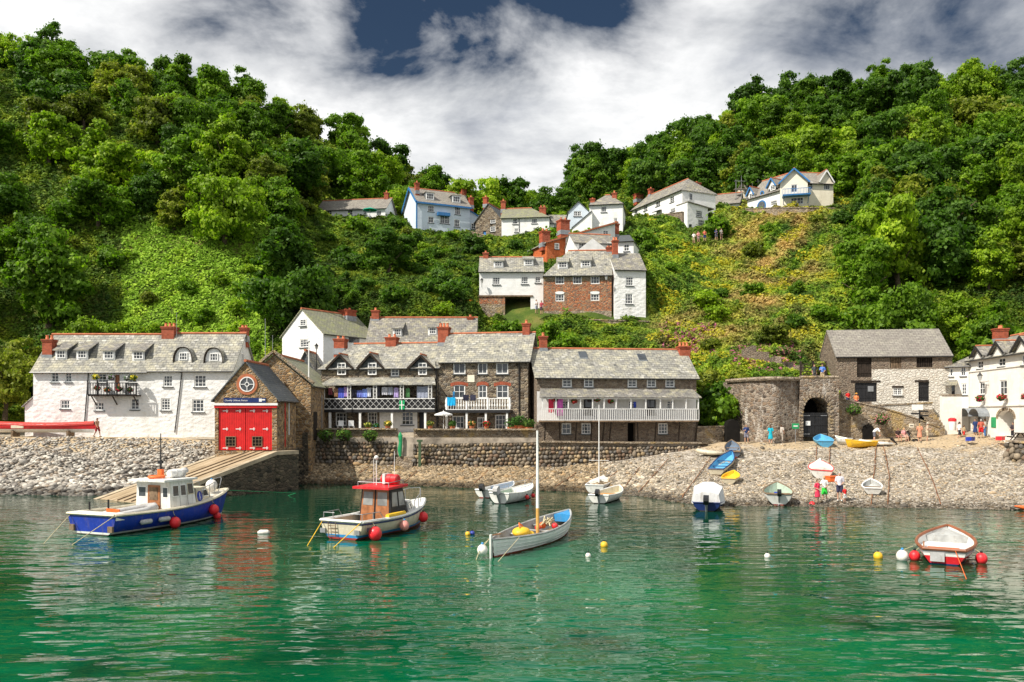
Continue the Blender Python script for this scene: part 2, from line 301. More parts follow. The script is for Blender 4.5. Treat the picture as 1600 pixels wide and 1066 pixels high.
# ------------------------------------------------------------ buildings
HOUSES = []
class House:
    """local frame: x along the front to the right, y inward, z up, origin at the front's left foot"""
    def __init__(s, name, label, a, b, yb, D, cat='house', eave=None, ridge=None, frame=None, group=None, rv=.5, hip=''):
        HOUSES.append(s); s.hip = hip; A, B = P(a[0], yb, a[1]), P(b[0], yb, b[1]); s.z0 = A.z; s.D = D
        e = Vector((B.x - A.x, B.y - A.y)); s.L = e.length; s.ang = math.atan2(e.y, e.x)
        s.o = empty(name, A, s.ang, label, cat, group)
        s.inv = (Matrix.Translation(A) @ Matrix.Rotation(s.ang, 4, 'Z')).inverted()
        s.holes = []; s.cuts = []; s.fr = frame or M['paint']; s.roofo = None; s.rv = rv
        if eave: s.ze = s.loc(a[0] if len(eave) < 2 else eave[1], eave[0])[2]
        if ridge:                                    # ridge row seen at column ridge[1]
            s.zr = s.at(ridge[1], ridge[0], v=D * rv)[2]
            s.sl = (s.zr - s.ze) / (D * rv)
    def ray(s, px, py):
        o = s.inv @ Vector((0, 0, HC)); d = s.inv.to_3x3() @ Vector(((px - 800) / F, 1, (HY - py) / F)); return o, d
    def at(s, px, py, v=None, u=None, plane=None):   # where the sight line meets y = v, x = u or the plane (n, c)
        o, d = s.ray(px, py)
        if plane: n, c = plane; t = (c - n.dot(o)) / n.dot(d)
        elif u is not None: t = (u - o.x) / d.x
        else: t = (v - o.y) / d.y
        return o + d * t
    def loc(s, px, py, v=0): return s.at(px, py, v=v)
    def size(s, px, py, wpx, hpx, v=0):
        a, b = s.loc(px - wpx / 2, py + hpx / 2, v), s.loc(px + wpx / 2, py - hpx / 2, v); return a.x, b.x, a.z, b.z
    # -- windows and doors
    def frame(s, x0, x1, z0, z1, y, nx, ny, parent=None, m=None, pane=None, sill=True, name='window', t=.105, arch=False, bar=.045):
        f = MB(); yb = y + .07
        f.box(x0, x0 + t, y, yb, z0, z1); f.box(x1 - t, x1, y, yb, z0, z1)
        f.box(x0 + t, x1 - t, y, yb, z0, z0 + t); f.box(x0 + t, x1 - t, y, yb, z1 - t, z1)
        for i in range(1, nx):
            q = x0 + (x1 - x0) * i / nx; ww = bar if nx < 3 or i * 2 != nx else t * .9
            f.box(q - ww / 2, q + ww / 2, y + .012, yb - .01, z0 + t, z1 - t)
        for j in range(1, ny):
            q = z0 + (z1 - z0) * j / ny; f.box(x0 + t, x1 - t, y + .02, yb - .015, q - bar / 2, q + bar / 2)
        if sill: f.box(x0 - .08, x1 + .08, y - .16, y - .002, z0 - .09, z0 - .002, 1)
        w_ = f.build(name, [m or s.fr, M['slate_dk']], parent or s.o)
        if pane is not False:
            p = MB(); p.box(x0 + t * .5, x1 - t * .5, y + .045, y + .068, z0 + t * .5, z1 - t * .5)
            if parent is None: p.build('pane', pane or M['glass'], w_)
            else: p.build('pane', pane or M['glass'], w_ if parent is s.o else parent)
        return w_
    def win(s, px, py, wpx, hpx, nx=2, ny=3, m=None, pane=None, dp=.045, sill=True, name='window'):
        x0, x1, z0, z1 = s.size(px, py, wpx, hpx); s.holes.append((x0, x1, z0, z1, dp + .07))
        return s.frame(x0, x1, z0, z1, dp, nx, ny, m=m, pane=pane, sill=sill, name=name)
    def door(s, px, py, wpx, hpx, m, dp=.18, glazed=False, label=None):
        x0, x1, z0, z1 = s.size(px, py, wpx, hpx); s.holes.append((x0, x1, z0, z1, dp + .07))
        d = MB(); d.box(x0 + .002, x1 - .002, dp, dp + .06, z0, z1)
        d.box(x0 + .1, x1 - .1, dp - .03, dp - .002, z0 + .15, z0 + (z1 - z0) * .42); d.box(x0 + .1, x1 - .1, dp - .03, dp - .002, z0 + (z1 - z0) * .5, z1 - .15, 1 if glazed else 0)
        o = d.build('door', [m, M['glass']], s.o)
        h = MB(); h.box(x1 - .16, x1 - .12, dp - .09, dp - .034, z0 + (z1 - z0) * .45, z0 + (z1 - z0) * .5); h.build('handle', M['metal'], o)
        if label: o['label'] = label
        return o
    def opening(s, px, py, wpx, hpx, dp=1.2, m=None):
        x0, x1, z0, z1 = s.size(px, py, wpx, hpx); s.holes.append((x0, x1, z0, z1, dp, 1)); return x0, x1, z0, z1
    # -- walls
    def walls(s, mats, below=1.5, gable='side', zone=None, cutz=(), cutx=(), sides=None, name='wall', back=True, L=None, ze=None):
        mats = mats if isinstance(mats, (list, tuple)) else [mats]
        L, D, ze = L or s.L, s.D, ze or s.ze; b = MB(); back_i = len(mats); mi0 = 0
        xs = sorted({0.0, L, *[h[0] for h in s.holes], *[h[1] for h in s.holes], *cutx}); zs = sorted({-below, ze, *[h[2] for h in s.holes if h[2] < ze], *[h[3] for h in s.holes if h[3] < ze], *cutz})
        xs = [x for x in xs if 0 <= x <= L]; zs = [z for z in zs if -below <= z <= ze]
        for i in range(len(xs) - 1):
            for j in range(len(zs) - 1):
                cx, cz = (xs[i] + xs[i+1]) / 2, (zs[j] + zs[j+1]) / 2
                if any(h[0] < cx < h[1] and h[2] < cz < h[3] for h in s.holes): continue
                b.add([(xs[i], 0, zs[j]), (xs[i+1], 0, zs[j]), (xs[i+1], 0, zs[j+1]), (xs[i], 0, zs[j+1])], [(0, 1, 2, 3)], zone(cx, cz) if zone else 0)
        for h in s.holes:
            x0, x1, z0, z1, dp = h[:5]
            if z1 > ze: continue
            mi = zone(x0 - .05, (z0 + z1) / 2) if zone else 0
            V = [(x0,0,z0),(x1,0,z0),(x1,0,z1),(x0,0,z1),(x0,dp,z0),(x1,dp,z0),(x1,dp,z1),(x0,dp,z1)]
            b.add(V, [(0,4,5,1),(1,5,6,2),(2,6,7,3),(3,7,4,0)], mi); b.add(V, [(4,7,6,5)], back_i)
        sm = mi0 if sides is None else sides
        for x in (0, L):
            q = [(x,0,-below),(x,D,-below),(x,D,ze),(x,0,ze)]
            b.add(q, [(3,2,1,0) if x == 0 else (0,1,2,3)], sm)
            if gable == 'side' and ('l' if x == 0 else 'r') not in s.hip: b.add([(x,0,ze),(x,D,ze),(x,D*s.rv,s.zr)], [(2,1,0) if x == 0 else (0,1,2)], sm)
        b.add([(0,D,-below),(L,D,-below),(L,D,ze),(0,D,ze)], [(3,2,1,0)], sm)
        if gable == 'front':
            b.add([(0,0,ze),(L,0,ze),(L/2,0,s.zr)], [(0,1,2)], zone(L / 2, ze + .5) if zone else 0)
            b.add([(0,D,ze),(L,D,ze),(L/2,D,s.zr)], [(2,1,0)], sm)
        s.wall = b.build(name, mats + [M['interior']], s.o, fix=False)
        return s.wall
    # -- roofs
    def roof(s, m, kind='side', oh=.3, os=.2, t=.13, hl=0, hr=0, tiles=True, x0=0, x1=None, lift=0, gutter=True, back=True):
        L = s.L if x1 is None else x1; D, ze, zr = s.D, s.ze + .03 + lift, s.zr + .12 + lift; b = MB(); g = MB()
        if kind == 'side':
            rv = D * s.rv; sl = (zr - ze) / rv; sb = (zr - ze) / max(.1, D - rv); ex0, ex1 = x0 - (0 if hl is None else os), L + (0 if hr is None else os)
            hl, hr = hl or 0, hr or 0; rx0, rx1 = (ex0 + hl, ex1 - hr)
            lo = ze - oh * sl; lb = ze - oh * sb
            b.slab([(ex0,-oh,lo),(ex1,-oh,lo),(rx1,rv,zr),(rx0,rv,zr)], t)
            if back: b.slab([(rx0,rv,zr),(rx1,rv,zr),(ex1,D+oh,lb),(ex0,D+oh,lb)], t)
            if hl: b.slab([(ex0,D+oh,lb),(ex0,-oh,lo),(rx0,rv,zr)], t)
            if hr: b.slab([(ex1,-oh,lo),(ex1,D+oh,lb),(rx1,rv,zr)], t)
            if tiles: g.tube([(rx0 - .02, rv, zr + .0), (rx1 + .02, rv, zr + .0)], .13, 6)
            gut = [(ex0, -oh - .05, lo - .06), (ex1, -oh - .05, lo - .06)]
        else:
            sl = (zr - ze) / (L / 2); lo = ze - oh * sl
            b.slab([(-oh,-os,lo),(L/2,-os,zr),(L/2,D+os,zr),(-oh,D+os,lo)][::-1], t)
            b.slab([(L/2,-os,zr),(L+oh,-os,lo),(L+oh,D+os,lo),(L/2,D+os,zr)][::-1], t)
            if tiles: g.tube([(L/2, -os - .02, zr), (L/2, D + os, zr)], .13, 6)
            gut = [(L + oh + .05, -os, lo - .06), (L + oh + .05, D + os, lo - .06)]
        r = b.build('roof', m, s.o)
        if tiles: g.build('ridge_tiles', M['terracotta'], r)
        if gutter: MB().tube(gut, .055, 6).build('gutter', M['black'], r)
        if s.roofo is None: s.roofo = r
        return r
    def roofplane(s):                                # front slope as (normal, c)
        n = Vector((0, -s.sl, 1)).normalized(); return n, n.dot(Vector((0, 0, s.ze + .15)))
    def chimney(s, px, ytop, ybot, wpx, v=None, pots=2, m=None, base=None, dy=.6):
        v = s.D * s.rv if v is None else v; a = s.at(px - wpx / 2, ybot, v=v); c = s.at(px + wpx / 2, ytop, v=v)
        wd = c.x - a.x; hgt = c.z - a.z; b = MB(); z0 = a.z - 1.0; ph = min(.42, hgt * .22); zt = c.z - ph; d2 = max(.28, wd * dy / 1.2)
        b.box(a.x, c.x, v - d2, v + d2, z0, zt - .26); b.box(a.x - .05, c.x + .05, v - d2 - .05, v + d2 + .05, zt - .26, zt - .12)
        b.box(a.x - .1, c.x + .1, v - d2 - .1, v + d2 + .1, zt - .12, zt)
        b.box(a.x - .04, c.x + .04, v - d2 - .04, v + d2 + .04, a.z - .5, a.z + .12, 2)
        for i in range(pots):
            x = a.x + wd * (i + .5) / pots; b.lathe([(.13, zt), (.15, zt + .05), (.105, zt + ph * .8), (.14, zt + ph * .85), (.14, zt + ph)], (x, v, 0), 10, 1)
        return b.build('chimney', [m or M['brick'], M['pot'], M['lead']], s.roofo)
    def dormer(s, px, py, wpx, hpx, kind='shed', m=None, rm=None, nx=2, ny=2, over=.14, fm=None, rise=.45):
        n, c = s.roofplane(); ft = s.at(px, py + hpx / 2 + .8, plane=(n, c)); vf = ft.y
        x0, x1, z0, z1 = s.size(px, py, wpx, hpx, vf); zt = z1 + .12; m = m or M['white']; rm = rm or M['slate']
        pl = .13 if kind != 'hood' else wpx * .045 * .5
        X0, X1 = x0 - pl, x1 + pl; zroof = lambda v: s.ze + .15 + s.sl * v; b = MB(); ve = (zt - s.ze - .15) / s.sl
        if kind in ('shed', 'flat', 'gable'):
            b.add([(X0,vf,z0-.15),(X1,vf,z0-.15),(X1,vf,zt),(X0,vf,zt),(X0,ve,zt),(X1,ve,zt),(X0,vf+.01,zroof(vf)-.3),(X1,vf+.01,zroof(vf)-.3)],
                  [(0,1,2,3),(3,2,5,4)], 0)
            b.add([(X0,vf,z0-.15),(X0,vf,zt),(X0,ve,zt),(X1,vf,z0-.15),(X1,vf,zt),(X1,ve,zt)], [(0,1,2),(3,5,4)], 1)
        if kind == 'shed':
            k = s.sl * rise; vv = (zt + .06 - s.ze - .15 + k * -vf) / (s.sl - k)
            b.slab([(X0-.15,vf-.22,zt+.04-k*.2),(X1+.15,vf-.22,zt+.04-k*.2),(X1+.15,vv,zt+.06+k*(vv-vf)),(X0-.15,vv,zt+.06+k*(vv-vf))], .09, 2)
            b.add([(X1,vf,zt),(X1,vv,zt+k*(vv-vf)),(X1,ve,zt)], [(0,1,2)], 1); b.add([(X0,vf,zt),(X0,vv,zt+k*(vv-vf)),(X0,ve,zt)], [(0,1,2)], 1)
        elif kind == 'flat':
            b.slab([(X0-over,vf-.16,zt+.1),(X1+over,vf-.16,zt+.1),(X1+over,ve+.3,zt+.16),(X0-over,ve+.3,zt+.16)], .1, 2)
        elif kind == 'gable':
            xm = (X0 + X1) / 2; zp = zt + (X1 - X0) * .42; vp = (zp - s.ze - .15) / s.sl
            b.add([(X0,vf,zt),(X1,vf,zt),(xm,vf,zp)], [(0,1,2)], 0); q = .2; dz = q * .84
            for sx, xe in ((-1, X0), (1, X1)):
                pts = [(xe+sx*q,vf-.25,zt-dz),(xm,vf-.25,zp+.06),(xm,vp,zp+.06),(xe+sx*q,ve,zt-dz)]
                b.slab(pts if sx < 0 else pts[::-1], .09, 2)
        elif kind == 'hood':                         # pointed arched hood swept out of the roof
            xm = (x0 + x1) / 2; wd = (x1 - x0) * 1.05; zb = z0 - .25; zp = z1 + (x1 - x0) * .55; k = 9
            pts = [(xm - wd * math.cos(math.pi / 2 * i / k) ** .8, zb + (zp - zb) * math.sin(math.pi / 2 * i / k) ** .9) for i in range(k + 1)]
            pts = pts + [(2 * xm - x, z) for x, z in pts[-2::-1]]
            y0 = [(x, vf, z) for x, z in pts]; y1 = [(x, max(vf + .02, (z - s.ze - .1) / s.sl), z) for x, z in pts]; nn = len(pts)
            b.add(y0, [tuple(range(nn))], 0)
            o1 = [(xm + (x - xm) * 1.13, vf - .22, z + .1 * (z > zb + .1)) for x, z in pts]; o2 = [(xm + (x - xm) * 1.13, y[1], y[2] + .1) for (x, z), y in zip(pts, y1)]
            b.add(o1 + o2, [(i, i+1, nn+i+1, nn+i) for i in range(nn-1)], 2); i1 = [(xm + (x - xm) * 1.02, vf - .2, z + .03) for x, z in pts]
            b.add(o1 + i1, [(i, i+1, nn+i+1, nn+i) for i in range(nn-1)], 3); b.add(i1 + y0, [(i, i+1, nn+i+1, nn+i) for i in range(nn-1)], 3)
        d = b.build('dormer', [m, fm or M['slate_dk'], rm, M['timber_dk']], s.roofo.parent)
        s.frame(x0, x1, z0, z1, vf - .075, nx, ny, parent=d, sill=False, t=.085)
        return d
    def pipe(s, pts, name='drainpipe', m=None, r=.05, v=-.08):
        return MB().tube([s.loc(px, py, v) for px, py in pts], r, 6).build(name, m or M['black'], s.o)
def railing(parent, x0, x1, y, z0, z1, style, mats, name='balustrade', step=.16):
    b = MB(); b.box(x0, x1, y - .04, y + .04, z1 - .07, z1); b.box(x0, x1, y - .03, y + .03, z0, z0 + .06); n = max(1, int((x1 - x0) / step))
    if style == 'bars':
        for i in range(n + 1):
            x = x0 + (x1 - x0) * i / n; b.box(x - .025, x + .025, y - .02, y + .02, z0 + .06, z1 - .07)
    if style == 'turned':
        for i in range(n + 1):
            x = x0 + (x1 - x0) * i / n; hh = z1 - z0 - .13
            b.lathe([(.03, 0), (.03, hh*.15), (.085, hh*.35), (.045, hh*.55), (.06, hh*.75), (.03, hh)], (x, y, z0 + .06), 6)
    if style == 'lattice':
        hh = z1 - z0 - .13; k = int((x1 - x0) / hh * 1.6)
        for i in range(-1, k + 1):
            for sg in (1, -1):
                a = x0 + (x1 - x0) * i / k; c = a + hh; zz = (z0 + .06, z1 - .07) if sg > 0 else (z1 - .07, z0 + .06)
                lo, hi = max(a, x0), min(c, x1)
                if hi <= lo: continue
                f0, f1 = (lo - a) / hh, (hi - a) / hh
                b.bar((lo, y + sg * .012, zz[0] + (zz[1] - zz[0]) * f0), (hi, y + sg * .012, zz[0] + (zz[1] - zz[0]) * f1), .05, .02)
    return b.build(name, mats, parent)

# -- the whitewashed harbour row on the far left
h = House('harbour_cottage', 'long whitewashed cottage row with slate roof and dark hanging balcony above the boulder bank', (52, 78), (363, 78), 684, 7.0, eave=(577,), ridge=(524.5, 230))
for a in [(85.9,589.8,12.7,15.5,2,3),(107,589.8,11,15,2,3),(102,632,15,14,3,2),(155.4,635,15,13,3,2),(160,591,14,15,2,3),(207,591,14,15,2,3),(211,631.5,14,18,2,3),(259,632,15,19,3,4),(262.4,595.4,15,18,3,3),(313,595.4,19,19,3,3),(309.6,634,19,20,3,3)]:
    h.win(*a)
h.door(183, 596, 8, 21, M['wood'])
h.walls(M['white_rough'], 2.0)
xm = h.loc(232, 577).x
h.roof(M['slate'], os=.15, x1=xm, hr=None); r2 = h.roof(M['slate'], x0=xm, hl=None, lift=.10)
for px, py, w_, k in ((95.7,553.8,14,'shed'),(128.6,553.8,14,'shed'),(170.3,554.6,15,'shed'),(216.2,555.4,15,'shed'),(286.6,557,13,'hood'),(334.4,558,13,'hood')):
    h.dormer(px, py, w_, 12, k, M['white'] if k == 'shed' else M['white_rough'], M['slate2'] if k == 'shed' else M['slate'], 3, 2)
h.chimney(77.5, 524, 557, 15, v=1.6); h.chimney(265.7, 505, 533, 19, pots=3); h.chimney(382, 508, 527, 11, v=4.2)
h.pipe([(141, 579), (138, 585), (132, 662)]); h.pipe([(279, 581), (284, 583), (281, 610), (273, 676)])
# gable window on the right end
g = MB(); p_ = h.at(378.6, 561.6, u=h.L); g.box(h.L + .01, h.L + .06, p_.y - .4, p_.y + .4, p_.z - .6, p_.z + .6); g.box(h.L + .062, h.L + .08, p_.y - .3, p_.y - .04, p_.z - .5, p_.z + .5, 1); g.box(h.L + .062, h.L + .08, p_.y + .04, p_.y + .3, p_.z - .5, p_.z + .5, 1); g.build('side_window', [M['paint'], M['glass']], h.o)
x0, x1, z0, z1 = h.size(175, 607.5, 76, 19, -1.0)
b = MB(); b.box(x0, x1, -1.0, -.003, z0 - .12, z0); 
for x in (x0 + .3, (x0 + x1) / 2, x1 - .3): b.bar((x, -.9, z0 - .12), (x, -.02, z0 - .9), .08)
bal = b.build('balcony', M['timber_dk'], h.o); railing(bal, x0, x1, -1.0, z0, z1, 'bars', M['paint_black'], step=.24)
for x in np.linspace(x0, x1, 6): MB().box(x - .05, x + .05, -1.06, -.96, z0, z1 + (.25 if int(x * 7) % 2 else .0)).build('railing_post', M['paint_black'], bal)
# lean-to at the left end
b = MB(); a0 = h.loc(33, 650); a1 = h.loc(52, 617); zl = h.loc(35, 634).z
b.add([(a0.x,.6,-2),(-.003,.6,-2),(-.003,.6,a1.z),(a0.x,.6,zl),(a0.x,5,-2),(-.003,5,-2),(-.003,5,a1.z),(a0.x,5,zl)], [(0,1,2,3),(5,4,7,6),(4,0,3,7)])
e = b.build('side_wing', M['white_rough'], h.o); MB().slab([(a0.x-.2,.4,zl-.05),(-.004,.4,a1.z+.12),(-.004,5.2,a1.z+.12),(a0.x-.2,5.2,zl-.05)], .1).build('roof', M['slate'], e)
HLEFT = h

# -- lifeboat house: red doors, round window
h = House('lifeboat_house', 'small brown stone boathouse with tall red double doors and round window, above the slipway', (335.5, 68), (432.6, 68), 704, 6.0, 'boathouse', eave=(621,))
h.zr = h.loc(386, 566).z; h.sl = (h.zr - h.ze) / (h.L / 2); L = h.L
dx0, dx1, dz0, dz1 = h.size(383, 670.5, 84, 66); h.holes.append((dx0, dx1, dz0 - .05, dz1, .3))
h.walls(M['stone_boat'], 2.5, 'front'); h.roof(M['slate_dk'], 'front', oh=.25, os=.15)
xm = (dx0 + dx1) / 2
for i, (a, c) in enumerate(((dx0 + .01, xm - .02), (xm + .02, dx1 - .01))):
    b = MB(); n = 15
    for k in range(n):
        q0 = a + (c - a) * k / n; q1 = a + (c - a) * (k + 1) / n; b.box(q0 + .008, q1 - .008, .10, .16, dz0, dz1 - .01)
    b.box(a, c, .162, .2, dz0, dz1 - .01)
    d = b.build('door', M['paint_red'], h.o)
    px = (360, 401.5)[i]; wx0, wx1, wz0, wz1 = h.size(px, 690, 16, 16)
    h.frame(wx0, wx1, wz0, wz1, .03, 3, 3, parent=d, m=M['timber'], sill=False, pane=M['interior'], t=.06, bar=.03)
    hb = MB()
    for zf in (.05, .5, .93):
        for xx in (a + .55, c - .55): hb.box(xx - .22, xx + .22, .07, .098, dz0 + (dz1 - dz0) * zf - .03, dz0 + (dz1 - dz0) * zf + .03); hb.box(xx + .1, xx + .16, .06, .069, dz0 + (dz1 - dz0) * zf - .12, dz0 + (dz1 - dz0) * zf + .12)
    hb.build('hinge', M['paint'], d)
b = MB(); zt = h.loc(383, 632).z; b.box(-.1, L + .1, -.16, .02, zt - .08, zt + .1, 0); b.box(-.02, L + .02, -.1, -.003, dz1, zt - .08, 1); b.build('door_lintel', [M['paint'], M['paint_red']], h.o)
bx0, bx1, bz0, bz1 = h.size(383, 625.6, 66, 7.4)
sg_ = MB().box(bx0, bx1, -.12, -.03, bz0, bz1).build('name_board', M['navy'], h.o)
def text_obj(txt, size, parent, loc, m, rot=(R(90), 0, 0), name='lettering', align='LEFT', ex=.006):
    cu = bpy.data.curves.new(name, 'FONT'); cu.body = txt; cu.size = size; cu.extrude = ex; cu.align_x = align; cu.resolution_u = 3
    tmp = bpy.data.objects.new('tmp', cu); C.objects.link(tmp); bpy.context.view_layer.update()
    me = bpy.data.meshes.new_from_object(tmp.evaluated_get(bpy.context.evaluated_depsgraph_get())); bpy.data.objects.remove(tmp); bpy.data.curves.remove(cu)
    me.materials.clear(); me.materials.append(m); o = bpy.data.objects.new(name, me); C.objects.link(o); o.location = loc; o.rotation_euler = rot
    if parent: o.parent = parent
    return o
text_obj('Clovelly Lifeboat Station', .19, sg_, (bx0 + .1, -.135, bz0 + .12), M['paint'])
b = MB(); b.box(bx1 - .55, bx1 - .32, -.135, -.122, bz0 + .08, bz1 - .06); b.box(bx1 - .3, bx1 - .06, -.135, -.122, bz0 + .18, bz1 - .1); b.build('emblem', M['paint'], sg_)
cw = h.loc(386.3, 600.7); 
def ring(b, c, r0, r1, y0, y1, n=28, mi=0):
    pr = []
    for j in range(n):
        q = 2 * math.pi * j / n; cx, cz = math.cos(q), math.sin(q)
        pr += [(c[0]+r0*cx, y0, c[1]+r0*cz), (c[0]+r1*cx, y0, c[1]+r1*cz), (c[0]+r1*cx, y1, c[1]+r1*cz), (c[0]+r0*cx, y1, c[1]+r0*cz)]
    fs = []
    for j in range(n):
        k = (j + 1) % n
        for q in range(4): fs.append((4*j+q, 4*j+(q+1) % 4, 4*k+(q+1) % 4, 4*k+q))
    b.add(pr, fs, mi)
b = MB(); ring(b, (cw.x, cw.z), .62, .86, -.07, -.002, mi=0); ring(b, (cw.x, cw.z), .54, .62, -.10, -.002, mi=1); ring(b, (cw.x, cw.z), .13, .19, -.09, -.03, 14, 1)
for q in range(4):
    a = q * math.pi / 2; ca, sa = math.cos(a), math.sin(a); b.bar((cw.x + .17 * ca, -.06, cw.z + .17 * sa), (cw.x + .56 * ca, -.06, cw.z + .56 * sa), .05, .05, 1)
wn = b.build('round_window', [M['terracotta'], M['paint']], h.o)
MB().lathe([(.6, -.03), (.6, -.004)], (cw.x, 0, cw.z), 28, axis='y').build('pane', M['glass'], wn)
b = MB(); b.box(L + .01, L + .1, .2, 5.9, h.ze - .35, h.ze - .16, 0); b.box(L + .01, L + .07, 2.3, 2.42, .2, h.ze - .35, 0); b.box(L + .01, L + .09, 3.5, 3.58, 1.2, h.ze - .35, 1); b.build('fascia', [M['paint_red'], M['paint']], h.o)
BOAT = h
# -- bigger boathouse behind it, with a pale coping
h = House('stone_boathouse', 'brown stone gabled boathouse close behind the red-doored one, with pale coping', (372, 75), (485.5, 75), 706, 10.5, 'boathouse', eave=(600, 485))
h.zr = h.loc(418, 555).z; h.sl = 1
h.walls(M['stone_boat'], 3, 'front'); h.roof(M['slate_green'], 'front', oh=.25, os=0)
b = MB(); Lh = h.L; 
for sx in (-1, 1): 
    xe = Lh / 2 + sx * (Lh / 2 + .3); s_ = (h.zr - h.ze) / (Lh / 2); b.bar((xe, -.1, h.ze - .3 * s_ + .3), (Lh / 2, -.1, h.zr + .34), .5, .2)
b.build('gable_coping', M['stone_warm'], h.o)
b = MB(); b.box(Lh + .005, Lh + .08, 1.0, 2.2, 1.0, 3.6, 0); b.box(Lh + .005, Lh + .07, 4.2, 4.3, .5, 5.2, 1); b.build('side_shutter', [M['timber_dk'], M['metal']], h.o)
# -- slate-hung gable
h = House('slate_hung_house', 'grey slate-hung gable end with terracotta ridge, between the boathouses and the balcony terrace', (453, 87), (501, 87), 664, 8, 'house', eave=(597,))
h.zr = h.loc(471, 549).z; h.sl = 1; h.walls(M['slate_dk'], 2, 'front'); h.roof(M['slate2'], 'front', oh=.2, os=.15)
# -- tall white gabled house
h = House('white_gable_house', 'tall white gabled house with green-grey slate roof, standing behind the boathouses', (441, 95), (505, 91), 590, 8.0, eave=(519, 504), frame=M['paint'])
h.zr = h.loc(472, 484).z; h.sl = (h.zr - h.ze) / (h.L / 2)
h.win(475.5, 536.5, 14, 14, 3, 3); x0, x1, z0, z1 = h.size(474, 504, 10, 12); h.walls([M['white_rough']], 3, 'front'); h.roof(M['slate_green'], 'front', oh=.3, os=.15)
h.frame(x0, x1, z0, z1, -.05, 2, 3, sill=True)
b = MB(); pp = h.at(553, 531, u=h.L); b.box(h.L + .01, h.L + .06, pp.y - .8, pp.y + .8, pp.z - .35, pp.z + .35, 0); b.build('side_window', [M['glass']], h.o)
h.chimney(543, 481, 497, 13, v=6.5)
# -- long grey roof behind the terrace
h = House('back_row_house', 'grey slate roof with two dormers and end chimneys showing behind the balcony terrace', (574, 94), (742, 94), 575, 6.5, eave=(534,), ridge=(498, 650))
h.walls(M['white'], 2); h.roof(M['slate2']); 
for px in (621, 676): h.dormer(px, 519 if px < 650 else 517, 11, 10, 'shed', M['white'], M['slate2'], 3, 2)
h.chimney(587, 481, 501, 11, pots=1); h.chimney(735, 492, 508, 9, pots=1)

# -- the stone terrace with the lattice balcony (left half)
SA = Vector((0, 0, 0))
h = House('balcony_terrace_house', 'brown stone terrace house with pointed gablets and long white lattice balcony hung with washing', (502, 82), (684, 80.2), 672, 7.5, eave=(573, 600), ridge=(538.5, 620), hip='l')
h.win(617, 582, 13, 12, 2, 2)
h.win(533, 655, 17, 21, 3, 3); h.win(582, 656.5, 15, 25, 3, 4, sill=False, name='glazed_door'); h.win(636.7, 654, 19, 21, 3, 3); h.door(659, 657, 9, 26, M['paint_black'])
h.win(534, 615, 13, 16, 2, 3); h.win(582, 616, 14, 20, 2, 3); h.win(620, 615, 13, 16, 2, 3); h.win(658, 616, 14, 20, 2, 3)
zq = h.loc(600, 643).z; xq0, xq1 = h.loc(593, 650).x, h.loc(652, 650).x
h.walls([M['stone'], M['white_rough']], 2, zone=lambda x, z: 1 if (xq0 < x < xq1 and z < zq) else 0, cutz=(zq,), cutx=(xq0, xq1))
h.roof(M['slate'], hl=2.3, os=.25)
def gablet(h, px, ypeak, ybot, wpx, m_wall, bm, v=-.12, win=None, rm=None, fm=None):
    x0, x1 = h.loc(px - wpx / 2, ybot).x, h.loc(px + wpx / 2, ybot).x; zb = h.loc(px, ybot).z; zp = h.loc(px, ypeak).z; xm = (x0 + x1) / 2
    vp = (zp - h.ze) / h.sl + .1; vb = max(.05, (zb - h.ze) / h.sl); b = MB(); b.add([(x0+.1,v,zb-.3),(x1-.1,v,zb-.3),(xm,v,zp-.15),(x0+.1,v,h.ze-.02),(x1-.1,v,h.ze-.02)], [(0,1,2)], 0)
    for sx, xe in ((-1, x0), (1, x1)):
        pts = [(xe - 0, v-.3, zb), (xm, v-.3, zp), (xm, vp, zp), (xe, vb, zb)]; b.slab(pts if sx > 0 else pts[::-1], .1, 1)
        b.bar((xe, v - .31, zb - .12), (xm, v - .31, zp - .12), .06, .2, 2)
        b.add([(xe-sx*.1,v,zb-.3),(xe-sx*.1,vb+.2,zb-.3),(xe-sx*.1,vb+.2,zb),(xe-sx*.1,v,zb)], [(0,1,2,3)], 0)
    g = b.build('gablet', [m_wall, rm or M['slate'], bm], h.o)
    MB().tube([(xm, v - .3, zp + .02), (xm, vp, zp + .02)], .09, 6).build('ridge_tiles', M['terracotta'], g)
    if win: q = h.size(*win, v); h.frame(q[0], q[1], q[2], q[3], v - .08, 2, 3, parent=g, sill=False, m=fm)
    return g
for px, yp in ((532.5, 553), (580.4, 551.5), (659, 554)): gablet(h, px, yp, 574.5, 42, M['slate_dk'], M['timber_dk'], win=(px + 1.5, 576.5, 13.5, 19))
for px, yt, yb_, w_, pt in ((532.5, 525, 547, 16, 2), (612.7, 522, 546, 16, 2), (694, 505, 538, 16, 3)): h.chimney(px, yt, yb_, w_, pots=pt)
v = -1.5; X0, X1 = h.loc(503, 620, v).x, h.loc(679, 620, v).x; zt = h.loc(590, 590).z; zb = h.loc(590, 600.5, v).z
b = MB(); b.slab([(X0-.15, v-.2, zb), (X1+.15, v-.2, zb), (X1-.4, -.002, zt), (X0+.4, -.002, zt)], .1)
b.build('veranda_roof', M['slate'], h.o)
zr0, zr1, zd = h.loc(590, 639.5, v).z, h.loc(590, 622.5, v).z, h.loc(590, 644.5, v).z
b = MB(); b.box(X0, X1, v - .02, -.003, zd, zr0 - .03); bal = b.build('balcony', M['paint_black'], h.o)
railing(bal, X0, X1, v, zr0, zr1, 'lattice', M['paint'])
b = MB(); b.box(X0, X1, v + .05, v + .07, zr0, zr1 - .05); b.build('balustrade_backing', M['paint_black'], bal)
